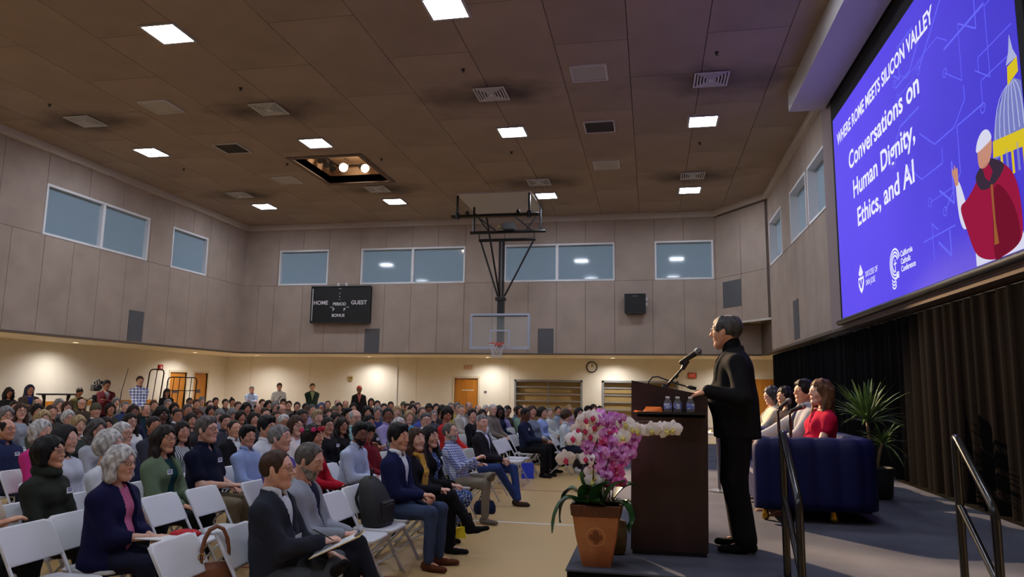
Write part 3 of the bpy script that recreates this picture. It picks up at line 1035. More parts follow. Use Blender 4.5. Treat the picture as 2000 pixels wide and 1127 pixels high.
def fit_text(tx, s0, s1, z, cap, bold=0.0, m=e_white):
    # one object per word, the whole line stretched to run from s0 to s1
    size = cap / 0.69
    def span(o):
        ys = [v.co.y for v in o.data.vertices]
        return max(ys), min(ys)
    words = tx.split()
    t = stext(tx, 0, z, size, 1.0, bold, m)
    mx, mn = span(t)
    bpy.data.objects.remove(t)
    k = (s1 - s0) / (mx - mn)
    for i, w in enumerate(words):
        t = stext(' '.join(words[:i + 1]), 0, z, size, 1.0, bold, m)
        end = span(t)[1]
        bpy.data.objects.remove(t)
        o = stext(w, 0, z, size, 1.0, bold, m)
        sh = end - span(o)[1]
        for v in o.data.vertices:
            v.co.y = (v.co.y + sh - mx) * k - s0
fit_text('WHERE ROME MEETS SILICON VALLEY', 0.24, 4.57, 6.02, 0.2, .007)
fit_text('Conversations on', 0.88, 4.03, 5.38, 0.285, .008)
fit_text('Human Dignity,', 1.05, 3.8, 4.86, 0.285, .008)
fit_text('Ethics, and AI', 1.2, 3.69, 4.36, 0.285, .008)
fit_text('DIOCESE OF', 1.44, 2.04, 3.5, 0.085)
fit_text('SAN JOSE', 1.44, 1.9, 3.37, 0.085)
for i, t in enumerate(('California', 'Catholic', 'Conference')):
    fit_text(t, 3.02, (3.46, 3.38, 3.54)[i], 3.52 - i * .1, 0.075, .002)
# crest: mitre, shield, cross
sprism([(1.08, 3.6), (1.2, 3.74), (1.32, 3.6), (1.27, 3.56), (1.13, 3.56)], .0065, .0055).build('slide_crest', e_white, scr)
sprism([(1.06, 3.54), (1.34, 3.54), (1.34, 3.42), (1.28, 3.33), (1.2, 3.28), (1.12, 3.33), (1.06, 3.42)], .0065, .0055).build('slide_crest', e_white, scr)
e_purp = emat('slide_purple', (98, 80, 225))
sprism([(1.1, 3.5), (1.17, 3.5), (1.2, 3.4), (1.23, 3.5), (1.3, 3.5), (1.3, 3.47), (1.22, 3.36), (1.18, 3.36), (1.1, 3.47)], .0085, .0075).build('slide_crest', e_purp, scr)
# ring logo: concentric C shapes, waves and a cross
def smooth(pts, n=5):
    out = []
    L = len(pts)
    for i in range(L):
        p0, p1, p2, p3 = [Vector(pts[(i + j - 1) % L]) for j in range(4)]
        for k in range(n):
            t = k / n
            out.append(tuple(.5 * (2 * p1 + (p2 - p0) * t + (2 * p0 - 5 * p1 + 4 * p2 - p3) * t * t + (3 * p1 - p0 - 3 * p2 + p3) * t ** 3)))
    return [(min(a, SW), max(b, ZB)) for a, b in out]
def arc(cx, cz, r, w, a0, a1, m, nm='slide_logo', n=24):
    mb = MB()
    o, i = [], []
    for k in range(n + 1):
        t = math.radians(a0 + (a1 - a0) * k / n)
        o.append((cx + (r + w / 2) * math.cos(t) * 1.0, cz + (r + w / 2) * math.sin(t)))
        i.append((cx + (r - w / 2) * math.cos(t) * 1.0, cz + (r - w / 2) * math.sin(t)))
    for k in range(n):
        mb.prism([o[k], o[k + 1], i[k + 1], i[k]], .0065, .0055, lambda a, b, d: sp(a, b, d))
    return mb.build(nm, m, scr)
for r, w in ((.2, .026), (.155, .026), (.11, .026)):
    arc(2.79, 3.47, r, w, 20, 300 - (0.2 - r) * 500, e_white)
for k in range(3):
    arc(2.72, 3.33 - k * .045, .1, .022, 215, 325, e_white)
    arc(2.88, 3.25 - k * .03, .09, .022, 60, 130, e_white)
sprism([(2.785, 3.35), (2.805, 3.35), (2.805, 3.53), (2.785, 3.53)], .0066, .0055).build('slide_logo', e_white, scr)
sprism([(2.74, 3.46), (2.85, 3.46), (2.85, 3.48), (2.74, 3.48)], .0066, .0055).build('slide_logo', e_white, scr)
# circuit traces
e_line = emat('slide_trace', (104, 104, 244), 1.0)
random.seed(11)
for k in range(22):
    s, z = random.uniform(2.6, 5.6), random.uniform(4.5, 6.5)
    if k < 6:
        s, z = random.uniform(3.6, 4.6), random.uniform(3.2, 4.4)
    pts = [(s, z)]
    for j in range(random.randint(2, 4)):
        L = random.uniform(.25, .8)
        a = random.choice([0, 45, 0, -45, 90])
        s += L * math.cos(math.radians(a)) * 0.9
        z += L * math.sin(math.radians(a)) * 0.6
        pts.append((min(s, 6.25), min(max(z, 3.1), 6.5)))
    mb = MB()
    w = random.choice([.012, .018, .03])
    for (a, b), (c, d) in zip(pts, pts[1:]):
        q = Vector((c - a, d - b))
        if q.length < 1e-4:
            continue
        q.normalize()
        nn = Vector((-q.y, q.x)) * w / 2
        mb.prism([(a - nn.x, b - nn.y), (c - nn.x, d - nn.y), (c + nn.x, d + nn.y), (a + nn.x, b + nn.y)], .005, .0045, lambda a_, b_, d_: sp(a_, b_, d_))
    mb.build('slide_trace', e_line, scr)
    if k % 3 == 0:
        arc(pts[0][0], pts[0][1], .05, .014, 0, 360, e_line, 'slide_trace', 14)
# picture of a ribbed dome, drawn flat
e_stone = emat('dome_stone', (118, 124, 190))
e_rib = emat('dome_rib', (170, 176, 220))
e_gold = emat('dome_gold', (214, 190, 40))
dc = 6.5
sprism([(5.73, 3.95), (5.74, 4.12), (5.8, 4.28), (5.9, 4.42), (6.02, 4.53), (6.12, 4.58), (6.22, 4.57), (SW, 4.5), (SW, 3.95)], .006, .005).build('slide_dome', e_stone, scr)
for k in range(7):
    b0 = 5.78 + k * .09
    pts = []
    for j in range(7):
        t = j / 6
        c = 6.16 + (b0 - 6.16) * math.cos(t * 1.35)
        pts.append((c, 4.1 + .46 * math.sin(t * 1.5)))
    rib = MB()
    for p, q in zip(pts, pts[1:]):
        rib.prism([(min(p[0], SW - .02), p[1]), (min(p[0] + .02, SW), p[1]), (min(q[0] + .016, SW), q[1]), (min(q[0], SW - .02), q[1])], .0075, .0065, lambda a_, b_, d_: sp(a_, b_, d_))
    rib.build('slide_dome', e_rib, scr)
sprism([(5.72, 3.98), (SW, 3.9), (SW, 4.06), (5.74, 4.14)], .0085, .0075).build('slide_dome', e_gold, scr)
for k in range(6):
    sprism([(5.76 + k * .1, 3.72), (5.8 + k * .1, 3.72), (5.8 + k * .1, 3.98), (5.76 + k * .1, 3.98)], .0085, .0075).build('slide_dome', e_gold if k % 2 else e_stone, scr)
sprism([(6.1, 4.55), (6.3, 4.6), (6.3, 4.74), (6.12, 4.72)], .0085, .0075).build('slide_dome', e_gold, scr)
sprism([(6.1, 4.74), (6.3, 4.74), (6.24, 4.84), (6.2, 5.0), (6.16, 4.84)], .0085, .0075).build('slide_dome', e_rib, scr)
# picture of a robed figure seen from behind with one raised hand, drawn flat
e_red = emat('robe_red', (150, 26, 62))
e_red2 = emat('robe_shade', (112, 20, 44))
e_robe = emat('robe_white', (214, 214, 236))
e_skin = emat('slide_skin', (196, 140, 120))
e_stole = emat('stole_dark', (58, 44, 60))
sprism([(5.2, ZB + .01), (6.2, ZB + .01), (6.1, 3.3), (5.2, 3.3)], .009, .008).build('slide_figure', e_robe, scr)
sprism(smooth([(4.86, 3.98), (4.95, 3.96), (5.06, 3.72), (5.12, 3.5), (4.98, 3.45), (4.88, 3.62)]), .009, .008).build('slide_figure', e_robe, scr)
sprism([(4.82, 4.04), (4.78, 4.12), (4.8, 4.17), (4.83, 4.13), (4.86, 4.19), (4.89, 4.13), (4.93, 4.14), (4.93, 4.04), (4.92, 3.95), (4.85, 3.95)], .01, .009).build('slide_figure', e_skin, scr)
sprism(smooth([(5.42, 3.92), (5.62, 3.98), (5.95, 3.84), (6.12, 3.62), (6.16, 3.3), (6.1, 3.1), (5.8, 3.02), (5.5, 3.03), (5.22, 3.14), (5.06, 3.4), (4.94, 3.68), (5.1, 3.74), (5.28, 3.82)]), .011, .010).build('slide_figure', e_red, scr)
sprism(smooth([(5.7, 3.7), (6.0, 3.5), (6.1, 3.12), (5.8, 3.03), (5.6, 3.04)]), .0125, .0115).build('slide_figure', e_red2, scr)
sprism(smooth([(5.34, 3.9), (5.48, 3.98), (5.66, 4.0), (5.92, 3.86), (5.8, 3.76), (5.6, 3.72), (5.42, 3.76)]), .0135, .0125).build('slide_figure', e_stole, scr)
sprism([(5.5, 3.96), (5.62, 3.98), (5.7, 3.86), (5.62, 3.78), (5.54, 3.84)], .0145, .0135).build('slide_figure', e_red, scr)
sprism(smooth([(5.44, 3.98), (5.42, 4.12), (5.46, 4.22), (5.7, 4.2), (5.72, 4.08), (5.66, 3.98), (5.56, 3.94)]), .0145, .0135).build('slide_figure', e_skin, scr)
sprism(smooth([(5.41, 4.14), (5.42, 4.22), (5.5, 4.29), (5.6, 4.31), (5.69, 4.27), (5.73, 4.18), (5.6, 4.15)]), .0155, .0145).build('slide_figure', e_robe, scr)
sprism([(5.64, 3.74), (5.68, 3.74), (5.68, 3.36), (5.71, 3.15), (5.62, 3.15), (5.64, 3.36)], .0155, .0145).build('slide_figure', emat('slide_tassel', (150, 90, 50)), scr)

# white housing above the screen
hs = empty('screen_housing', (0, 0, 0), 0, 'long white screen housing running along the ceiling', 'screen housing')
m_hs = mat('housing_white', (196, 192, 192), 0.6)
mb = MB()
mb.prism([(2.6, 6.94), (3.22, 6.94), (3.22, ZC - .004), (2.6, ZC - .004)], 2.0, 13.45, lambda a, b, d: (a, d, b))
mb.build('housing_body', m_hs, hs)
mb = MB()
mb.prism([(2.7, 7.0), (3.2, 7.0), (3.2, 7.2), (2.74, 7.2)], 13.45, 13.462, lambda a, b, d: (a, d, b))
mb.build('end_panel', mat('housing_end', (206, 202, 200), .5), hs)
mb = MB()
mb.prism([(3.22, 6.995), (3.28, 6.995), (3.28, 7.355), (3.22, 7.355)], 2.0, 13.5, lambda a, b, d: (a, d, b))
mb.build('back_board', m_black, hs)
# ------------------------------------------------------------------ stage
m_carpet = mat('stage_carpet', (78, 80, 94), 0.95, var=0.35, vscale=1.6, bump=0.3, bscale=400, rgb2=(62, 64, 78))
m_skirt = mat('stage_skirt', (12, 12, 14), 0.9, spec=.1)
SX0, SX1, SY0, SY1 = -0.57, 3.28, 4.85, 17.0
stg = empty('stage', (0, 0, 0), 0, 'low stage platform with grey carpet deck and black skirt', 'stage')
ys = [SY0, 7.2, 9.6, 12.0, 14.4, SY1]
for (xa, xb) in ((SX0, 1.35), (1.35, SX1)):
    for ya, yb in zip(ys, ys[1:]):
        MB().box(xa + .001, xb - .001, ya + .001, yb - .001, STAGE - 0.012, STAGE).build('deck_panel', m_carpet, stg)
MB().box(SX0 + .01, SX1 - .01, SY0 + .01, SY1 - .01, 0, STAGE - .012).build('skirt', m_skirt, stg)
# steps with their two handrails
stp = empty('stage_steps', (0, 0, 0), 0, 'short black steps leading up to the stage between the handrails', 'steps')
for k in range(2):
    y0 = SY0 - 0.3 * (k + 1)
    MB().box(.86, 1.82, y0, y0 + .3, STAGE - .19 * (k + 1) - .03, STAGE - .19 * (k + 1)).build('tread', m_carpet, stp)
for x in (.86, 1.79):
    MB().prism([(SY0 - .6, 0), (SY0 - .002, 0), (SY0 - .002, STAGE - .22), (SY0 - .3, STAGE - .22), (SY0 - .3, STAGE - .41), (SY0 - .6, STAGE - .41)], x, x + .03, lambda a, b, d: (d, a, b)).build('stringer', m_black, stp)
m_railm = mat('rail_black', (16, 17, 22), 0.22, spec=0.6)
for k, x in enumerate((.835, 1.86)):
    r = empty('handrail', (x, 4.97, STAGE), 0, 'black tubular handrail %s the stage steps' % ['left of', 'right of'][k], 'handrail', 'stage handrails')
    ylo = 4.5 - 4.97
    def bend(pts, rad=.06):
        out = [Vector(pts[0])]
        for i in range(1, len(pts) - 1):
            a, b, c = Vector(pts[i - 1]), Vector(pts[i]), Vector(pts[i + 1])
            p, q = b + (a - b).normalized() * rad, b + (c - b).normalized() * rad
            for t in (0, .25, .5, .75, 1):
                out.append(p * (1 - t) ** 2 + b * 2 * t * (1 - t) + q * t * t)
        return out + [Vector(pts[-1])]
    MB().tube(bend([(0, .0, 0), (0, 0, .93), (0, ylo, .54), (0, ylo, -.35)]), .024, 10).build('rail_loop', m_railm, r, auto=50)
    MB().tube([(0, 0, .5), (0, ylo, .12)], .02, 10).build('middle_rail', m_railm, r, auto=50)
    MB().box(-.04, .04, -.04, .04, 0, .012).build('foot_plate', m_black, r)

# ------------------------------------------------------------------ podium
m_pod = mat('podium_wood', (50, 27, 27), 0.42, var=0.25, vscale=2.5, stretch=(5, 5, .5), rgb2=(40, 21, 22))
pod = empty('podium', (0, 0, STAGE), 0, 'dark brown wooden podium with slanted top', 'podium')
side = [(-.16, .03), (.385, .03), (.405, 1.115), (.40, 1.14), (-.145, 1.245)]
PY0, PY1 = 5.42, 6.02
MB().prism(side, PY0, PY0 + .02, lambda a, b, d: (a, d, b)).build('side_panel', m_pod, pod)
MB().prism(side, PY1 - .02, PY1, lambda a, b, d: (a, d, b)).build('side_panel', m_pod, pod)
MB().prism([(-.16, .03), (-.14, .03), (-.125, 1.24), (-.145, 1.245)], PY0 + .02, PY1 - .02, lambda a, b, d: (a, d, b)).build('front_panel', m_pod, pod)
MB().prism([(-.125, 1.205), (.395, 1.095), (.395, 1.12), (-.125, 1.225)], PY0 + .02, PY1 - .02, lambda a, b, d: (a, d, b)).build('reading_top', m_pod, pod)
MB().box(-.12, .36, PY0 + .02, PY1 - .02, .55, .57).build('shelf', m_pod, pod)
MB().box(-.15, .375, PY0 + .01, PY1 - .01, 0, .03).build('plinth', m_black, pod)
MB().box(-.1, .37, PY0 - .2, PY0, .985, 1.005).build('side_shelf', m_blackplastic, pod)
MB().box(-.1, .37, PY0 - .2, PY0 - .19, .985, 1.022).build('shelf_lip', m_blackplastic, pod)
# items on the side shelf
m_clear = mat('clear_plastic', (235, 240, 245), 0.05, trans=0.9)
m_label = mat('bottle_label', (48, 74, 190), 0.4, var=0.5, vscale=60, rgb2=(205, 215, 240))
def bottle(loc, label, sc=1.0):
    r = empty('water_bottle', loc, random.uniform(0, 6), label, 'water bottle', 'small water bottles', sc)
    pr = [(.0, 0), (.024, .001), (.028, .006), (.028, .03), (.0262, .034), (.028, .038), (.028, .078), (.0275, .084), (.02, .1), (.0125, .108), (.0125, .113)]
    MB().lathe([(max(a, .002), b) for a, b in pr], 16).build('bottle_body', m_clear, r, smooth=True)
    MB().lathe([(.0284, .036), (.0286, .037), (.0286, .075), (.0284, .076)], 16, caps=False).build('bottle_label', m_label, r, smooth=True)
    MB().lathe([(.0145, .111), (.0148, .112), (.0148, .124), (.013, .1255)], 14).build('bottle_cap', m_white, r, auto=40)
    return r
bz = STAGE + 1.0055
bottle((.115, 5.3, bz), 'small water bottle with blue label on podium shelf, nearest the orange packet')
bottle((.185, 5.31, bz), 'small water bottle with blue label on podium shelf, middle of three')
bottle((.275, 5.3, bz), 'small water bottle with blue label on podium shelf, nearest the speaker')
op = empty('orange_packet', (0, 5.31, bz), 0, 'crumpled orange paper packet on the podium side shelf', 'packet')
mb = MB()
pts = [(-.09, -.06), (.0, -.075), (.075, -.05), (.085, .04), (.02, .07), (-.06, .06)]
top = [(x * .8 + .01, y * .7, .018 + .016 * ((i * 7) % 3)) for i, (x, y) in enumerate(pts)]
mb.add([(x, y, .0) for x, y in pts] + top + [(.03, 0, .05)], [tuple(range(5, -1, -1))] + [(i, (i + 1) % 6, 6 + (i + 1) % 6, 6 + i) for i in range(6)] + [(6 + i, 6 + (i + 1) % 6, 12) for i in range(6)])
mb.build('wrapper', mat('orange_paper', (240, 120, 24), .6), op)
MB().add([(-.13, -.02, .012), (-.06, -.05, .004), (-.05, .04, .01), (-.12, .02, .02), (-.13, -.02, .014), (-.06, -.05, .007), (-.05, .04, .013), (-.12, .02, .023)], [(3, 2, 1, 0), (4, 5, 6, 7), (0, 1, 5, 4), (1, 2, 6, 5), (2, 3, 7, 6), (3, 0, 4, 7)]).build('torn_flap', mat('orange_paper', (240, 120, 24), .6), op)
pc = empty('paper_napkin', (.19, 5.3, bz - .004), 0, 'white paper sheet under the water bottles', 'paper')
MB().add([(-.13, -.07, 0), (.16, -.08, 0), (.15, .08, 0), (-.12, .07, 0), (-.13, -.07, .0035), (.16, -.08, .0035), (.15, .08, .0035), (-.12, .07, .0035)], [(3, 2, 1, 0), (4, 5, 6, 7), (0, 1, 5, 4), (1, 2, 6, 5), (2, 3, 7, 6), (3, 0, 4, 7)]).build('sheet', m_white, pc)
# microphones
m_mesh = mat('mic_grille', (110, 112, 118), 0.4, metal=0.7, bump=0.6, bscale=500)
def handheld(parent, a, b):
    """a: tail end, b: centre of the grille ball"""
    a, b = Vector(a), Vector(b)
    d = (b - a).normalized()
    MB().tube([a, a + d * .01, b - d * .045, b - d * .02], [.012, .016, .022, .024], 12).build('mic_body', m_blackplastic, parent, auto=40)
    Mq = d.to_track_quat('Z', 'Y').to_matrix()
    MB().ball(b, (.029, .029, .031), 14, 9, M=Mq).build('mic_grille', m_mesh, parent, smooth=True)
    MB().tube([b - d * .018, b - d * .008], .0285, 14).build('mic_ring', m_steel, parent)
mc = empty('podium_microphone', (0, 0, 0), 0, 'black handheld microphone clamped to an arm on the podium', 'microphone')
handheld(mc, (.215, 5.6, 1.93), (.352, 5.58, 2.02))
MB().tube([(.105, 5.6, 1.745), (.255, 5.6, 1.915)], [.011, .008], 8).build('boom_arm', m_blackplastic, mc)
MB().tube([(.235, 5.6, 1.885), (.275, 5.592, 1.955)], [.016, .021], 8).build('mic_clip', m_blackplastic, mc)
MB().lathe([(.05, 0), (.05, .012), (.02, .03), (.014, .05)], 14, c=(.1, 5.6, 1.722)).build('mic_base', m_blackplastic, mc, auto=40)
MB().cyl((.18, 5.6, 1.82), (.2, 5.6, 1.845), .013).build('arm_joint', m_blackplastic, mc)
gn = empty('gooseneck_microphone', (0, 0, 0), 0, 'thin gooseneck microphone curving over the podium top', 'microphone')
MB().tube([(-.03, 5.7, 1.74), (-.02, 5.7, 1.79), (.01, 5.7, 1.825), (.05, 5.7, 1.83), (.12, 5.68, 1.805), (.2, 5.66, 1.775), (.27, 5.64, 1.755)], .006, 7).build('gooseneck', m_blackplastic, gn, smooth=True)
MB().tube([(.265, 5.642, 1.757), (.3, 5.63, 1.748), (.335, 5.62, 1.74)], [.01, .016, .012], 10).build('mic_capsule', m_blackplastic, gn, smooth=True)
MB().lathe([(.022, 0), (.02, .015), (.01, .03)], 10, c=(-.03, 5.7, 1.745)).build('mic_base', m_steel, gn)

# ------------------------------------------------------------------ orchids
m_pot = mat('planter_wood', (176, 114, 72), 0.5, var=0.35, vscale=5, rgb2=(150, 84, 44))
m_potdark = mat('planter_rim', (92, 46, 24), 0.5, var=0.3, vscale=40, stretch=(1, 1, .2))
m_leaf = mat('orchid_leaf', (44, 92, 46), 0.3, var=0.3, vscale=8, rgb2=(28, 66, 34))
m_stem = mat('orchid_stem', (52, 40, 30), 0.5)
m_opurple = mat('orchid_purple', (204, 104, 214), 0.5, var=0.35, vscale=50, rgb2=(232, 172, 236))
m_owhite = mat('orchid_white', (240, 234, 236), 0.5)
m_omag = mat('orchid_magenta', (200, 34, 92), 0.5)
m_oyel = mat('orchid_yellow', (222, 206, 120), 0.5)
m_opink = mat('orchid_pink', (236, 120, 200), 0.5, var=0.3, vscale=50, rgb2=(214, 60, 160))
def flower_mesh():
    mb = MB()
    def petal(ang, L, Wd, cup, base=0.0, ofs=0.0):
        rows = 5
        vs, fs = [], []
        ca, sa = math.cos(ang), math.sin(ang)
        for i in range(rows + 1):
            t = i / rows
            w = Wd * math.sin(PI * min(1, (t * .86 + .1))) ** .7 * (1 if i < rows else .45)
            for j in (-1, -.5, 0, .5, 1):
                r = base + L * t
                x, y = r, j * w
                z = cup * (t * t) + .004 * (1 - j * j) + ofs
                vs.append((z, x * ca - y * sa, x * sa + y * ca))
        n = 5
        for i in range(rows):
            for j in range(n - 1):
                a = i * n + j
                fs.append((a, a + 1, a + n + 1, a + n))
        m = len(vs)
        vs += [(x - .0012, y, z) for x, y, z in vs]
        fs2 = [tuple(q + m for q in reversed(f)) for f in fs]
        mb.add(vs, fs + fs2)
    for a in (90, 215, 325):
        petal(math.radians(a), .042, .015, -.004, ofs=-.003)
    for a in (12, 168):
        petal(math.radians(a), .046, .026, .004)
    mb.cur = 1
    mb.ball((.012, 0, -.012), (.012, .008, .012), 8, 5)
    mb.ball((.014, -.008, -.006), (.008, .004, .008), 6, 4)
    mb.ball((.014, .008, -.006), (.008, .004, .008), 6, 4)
    mb.cur = 2
    mb.ball((.014, 0, .003), (.006, .004, .006), 6, 4)
    me = mb.mesh('flower', True)
    for q in (m_owhite, m_omag, m_oyel):
        me.materials.append(q)
    return me
FLOWER = flower_mesh()
def leaf_strip(mb, base, tip, ctrl, w, n=9):
    base, tip, ctrl = Vector(base), Vector(tip), Vector(ctrl)
    rows = []
    for i in range(n + 1):
        t = i / n
        p = base * (1 - t) ** 2 + ctrl * 2 * t * (1 - t) + tip * t * t
        d = (ctrl - base) * (1 - t) + (tip - ctrl) * t
        s = Vector((-d.y, d.x, 0))
        s = s.normalized() if s.length > 1e-6 else Vector((1, 0, 0))
        u = d.cross(s).normalized()
        if u.z < 0:
            u = -u
        ww = w * (math.sin(PI * (t * .88 + .1)) ** .6) if i < n else w * .12
        rows.append([p + s * ww * j + u * abs(j) * ww * .35 for j in (-1, -.5, 0, .5, 1)])
    vs = [v for r in rows for v in r]
    m = len(vs)
    fs = [(i * 5 + j, i * 5 + j + 1, i * 5 + j + 6, i * 5 + j + 5) for i in range(n) for j in range(4)]
    vs2 = [v - Vector((0, 0, .002)) for v in vs]
    mb.add(vs + vs2, fs + [tuple(q + m for q in reversed(f)) for f in fs])
    return mb
orc = empty('orchid_planter', (-.375, 5.06, STAGE), 0, 'white and purple orchids in a tapered wooden planter on the stage corner', 'potted orchid')
rings = []
for z, h in ((0, .098), (.06, .11), (.2, .138), (.33, .156), (.335, .165), (.4, .172), (.405, .158)):
    r_ = .02
    ring = []
    for cx, cy, a0 in ((1, 1, 0), (-1, 1, 90), (-1, -1, 180), (1, -1, 270)):
        for k in range(3):
            a = math.radians(a0 + 45 * k)
            ring.append((cx * (h - r_) + r_ * math.cos(a), cy * (h - r_) + r_ * math.sin(a), z))
    rings.append(ring)
MB().loft(rings[:4]).build('pot', m_pot, orc, auto=35)
MB().loft(rings[3:]).build('pot_rim', m_potdark, orc, auto=35)
pot_em = MB()
Mx = Matrix.Rotation(PI / 2, 3, 'X') 
pot_em.tube([(.06 * math.cos(t), -.140 - .155 * .06 * math.sin(t), .2 + .06 * math.sin(t)) for t in [2 * PI * k / 24 for k in range(25)]], .0035, 6, False)
pot_em.build('round_emblem', mat('emblem_light', (206, 150, 96), .5), orc)
mb = MB()
for k in range(4):
    mb.ball((.026 * math.cos(k * PI / 2), -.138 - .155 * .026 * math.sin(k * PI / 2), .2 + .026 * math.sin(k * PI / 2)), (.02, .006, .02), 8, 5)
mb.ball((0, -.136, .2), (.014, .008, .035), 8, 5)
mb.build('round_emblem', mat('emblem_dark', (116, 62, 24), .5), orc)
mb = MB()
random.seed(5)
for k in range(90):
    a, r = random.uniform(0, 6.28), random.uniform(0, .13)
    p = Vector((r * math.cos(a), r * math.sin(a), .41 + random.uniform(-.01, .02)))
    q = p + Vector((random.uniform(-.05, .05), random.uniform(-.05, .05), random.uniform(-.01, .03)))
    mb.tube([p, (p + q) / 2 + Vector((0, 0, .015)), q], .0022, 4)
tag(mb.build('moss', mat('moss_grey', (120, 100, 88), .9), orc), kind='stuff')
MB().box(-.15, .15, -.15, .15, .385, .405).build('soil', mat('soil', (40, 28, 20), .9), orc)
for base, tip, ctrl, w in [((-.1, -.03, .41), (-.3, -.08, .2), (-.27, -.05, .5), .032), ((-.12, -.1, .41), (-.24, -.12, .28), (-.24, -.12, .5), .04), ((-.1, .03, .41), (-.24, .02, .38), (-.2, 0, .56), .045),
                           ((-.08, -.06, .41), (-.02, -.1, .52), (-.06, -.08, .54), .05), ((0, -.08, .41), (.1, -.12, .55), (.02, -.12, .55), .05), ((.05, -.05, .41), (.2, -.08, .56), (.1, -.06, .55), .045),
                           ((.1, -.02, .41), (.26, .02, .52), (.2, 0, .56), .045), ((.12, -.06, .41), (.22, -.08, .22), (.24, -.08, .44), .045), ((-.05, -.12, .41), (.06, -.16, .4), (0, -.2, .46), .04), ((-.05, .06, .41), (-.1, .12, .6), (-.08, .08, .55), .045)]:
    leaf_strip(MB(), base, tip, ctrl, w * 1.45).build('leaf', m_leaf, orc, smooth=True)
def spray(path, flowers, root, stem_r=.0045):
    mb = MB()
    mb.tube(path, stem_r, 6)
    st = mb.build('flower_stem', m_stem, root, smooth=True)
    for p, fac, sc, mats in flowers:
        o = link('flower', FLOWER, st, mats)
        d = Vector(fac).normalized()
        up = Vector((0, 0, 1))
        y = up.cross(d).normalized()
        z = d.cross(y)
        roll = random.uniform(-.35, .35)
        Mr = Matrix(((d.x, y.x, z.x), (d.y, y.y, z.y), (d.z, y.z, z.z))) @ Matrix.Rotation(roll, 3, 'X')
        o.matrix_local = Matrix.Translation(p) @ Mr.to_4x4() @ Matrix.Scale(sc, 4)
WM = [m_owhite, m_omag, m_omag]
WY = [m_owhite, m_oyel, m_oyel]
PP = [m_opurple, mat('orchid_deep', (150, 30, 130), .5), m_owhite]
PK = [m_opink, m_omag, m_owhite]
def rel(x, z, y=0.0):
    return Vector((x + .375, y, z - STAGE))
random.seed(21)
def fl(lst, mats, sc=1.15, yj=.03):
    return [(rel(x, z, random.uniform(-yj, yj) - .03), (random.uniform(-.45, .35), -1, random.uniform(-.25, .25)), sc * random.uniform(1.05, 1.25), mats) for x, z in lst]
spray([(-.08, 0, .4), (-.1, 0, .7), (-.06, 0, .95), (-.16, 0, .93), (-.22, -.02, .8)], fl([(-.45, 1.515), (-.4, 1.53), (-.5, 1.45), (-.45, 1.44), (-.53, 1.385), (-.47, 1.37), (-.41, 1.4), (-.59, 1.245), (-.385, 1.47), (-.44, 1.25)], WM, 1.28), orc)
spray([(0, .02, .4), (.0, .02, .75), (.03, .0, 1.0), (.08, 0, .95), (.1, 0, .8)], fl([(-.36, 1.545), (-.3, 1.5), (-.33, 1.46), (-.27, 1.53), (-.22, 1.52), (-.25, 1.47), (-.31, 1.42), (-.36, 1.5), (-.33, 1.52)], PP, 1.05), orc)
spray([(-.03, -.05, .4), (-.02, -.06, .65), (.01, -.05, .85), (-.02, -.07, .75)], fl([(-.42, 1.3), (-.38, 1.32), (-.35, 1.3), (-.4, 1.26), (-.35, 1.245), (-.32, 1.29), (-.33, 1.2), (-.36, 1.17), (-.44, 1.33), (-.31, 1.15)], PP, 1.0), orc)
spray([(.04, -.04, .4), (.06, -.05, .62), (.12, -.06, .85), (.15, -.05, .75)], fl([(-.27, 1.37), (-.24, 1.34), (-.2, 1.31), (-.23, 1.28), (-.27, 1.3), (-.18, 1.36), (-.14, 1.35), (-.12, 1.4), (-.15, 1.28), (-.29, 1.25), (-.2, 1.24)], PP, 1.05), orc)
spray([(.08, 0, .4), (.1, 0, .75), (.2, 0, .95), (.35, 0, .96), (.56, 0, .9)], fl([(-.2, 1.4), (-.09, 1.445), (-.13, 1.46), (.0, 1.455), (.05, 1.46), (.1, 1.455), (.14, 1.465), (-.18, 1.49)], WY, 1.25, .015), orc)
spray([(.0, .06, .4), (.02, .08, .6), (.05, .06, .75)], fl([(-.41, 1.16), (-.4, 1.1), (-.38, 1.13)], WY, 1.3), orc)
spray([(.05, .07, .4), (.07, .08, .6), (.1, .06, .72)], fl([(-.28, 1.15), (-.24, 1.16), (-.26, 1.1), (-.3, 1.08), (-.22, 1.1), (-.24, 1.2), (-.34, 1.38), (-.31, 1.36), (-.28, 1.44)], PK, 1.05), orc)
for x0_, z1_ in ((-.05, .75), (.02, .8), (.1, .72)):
    MB().tube([(x0_, -.02, .4), (x0_ + .03, -.02, z1_)], .003, 5).build('support_stake', m_stem, orc)
# woven basket planter behind, against the podium
bk = empty('woven_planter', (-.27, 5.4, STAGE), 0, 'round woven planter with dark leaves tucked behind the wooden planter', 'potted plant')
mb = MB()
mb.lathe([(.06, 0), (.075, .02), (.085, .12), (.08, .22), (.07, .23)], 18)
mb.build('basket', mat('basket_weave', (92, 74, 40), .8, bump=.8, bscale=90), bk, smooth=True)
for t in range(7):
    a = t * .9
    leaf_strip(MB(), (.02 * math.cos(a), .02 * math.sin(a), .22), (.13 * math.cos(a), .1 * math.sin(a), .33 - .04 * (t % 3)), (.08 * math.cos(a), .08 * math.sin(a), .45), .035).build('leaf', m_leaf, bk, smooth=True)

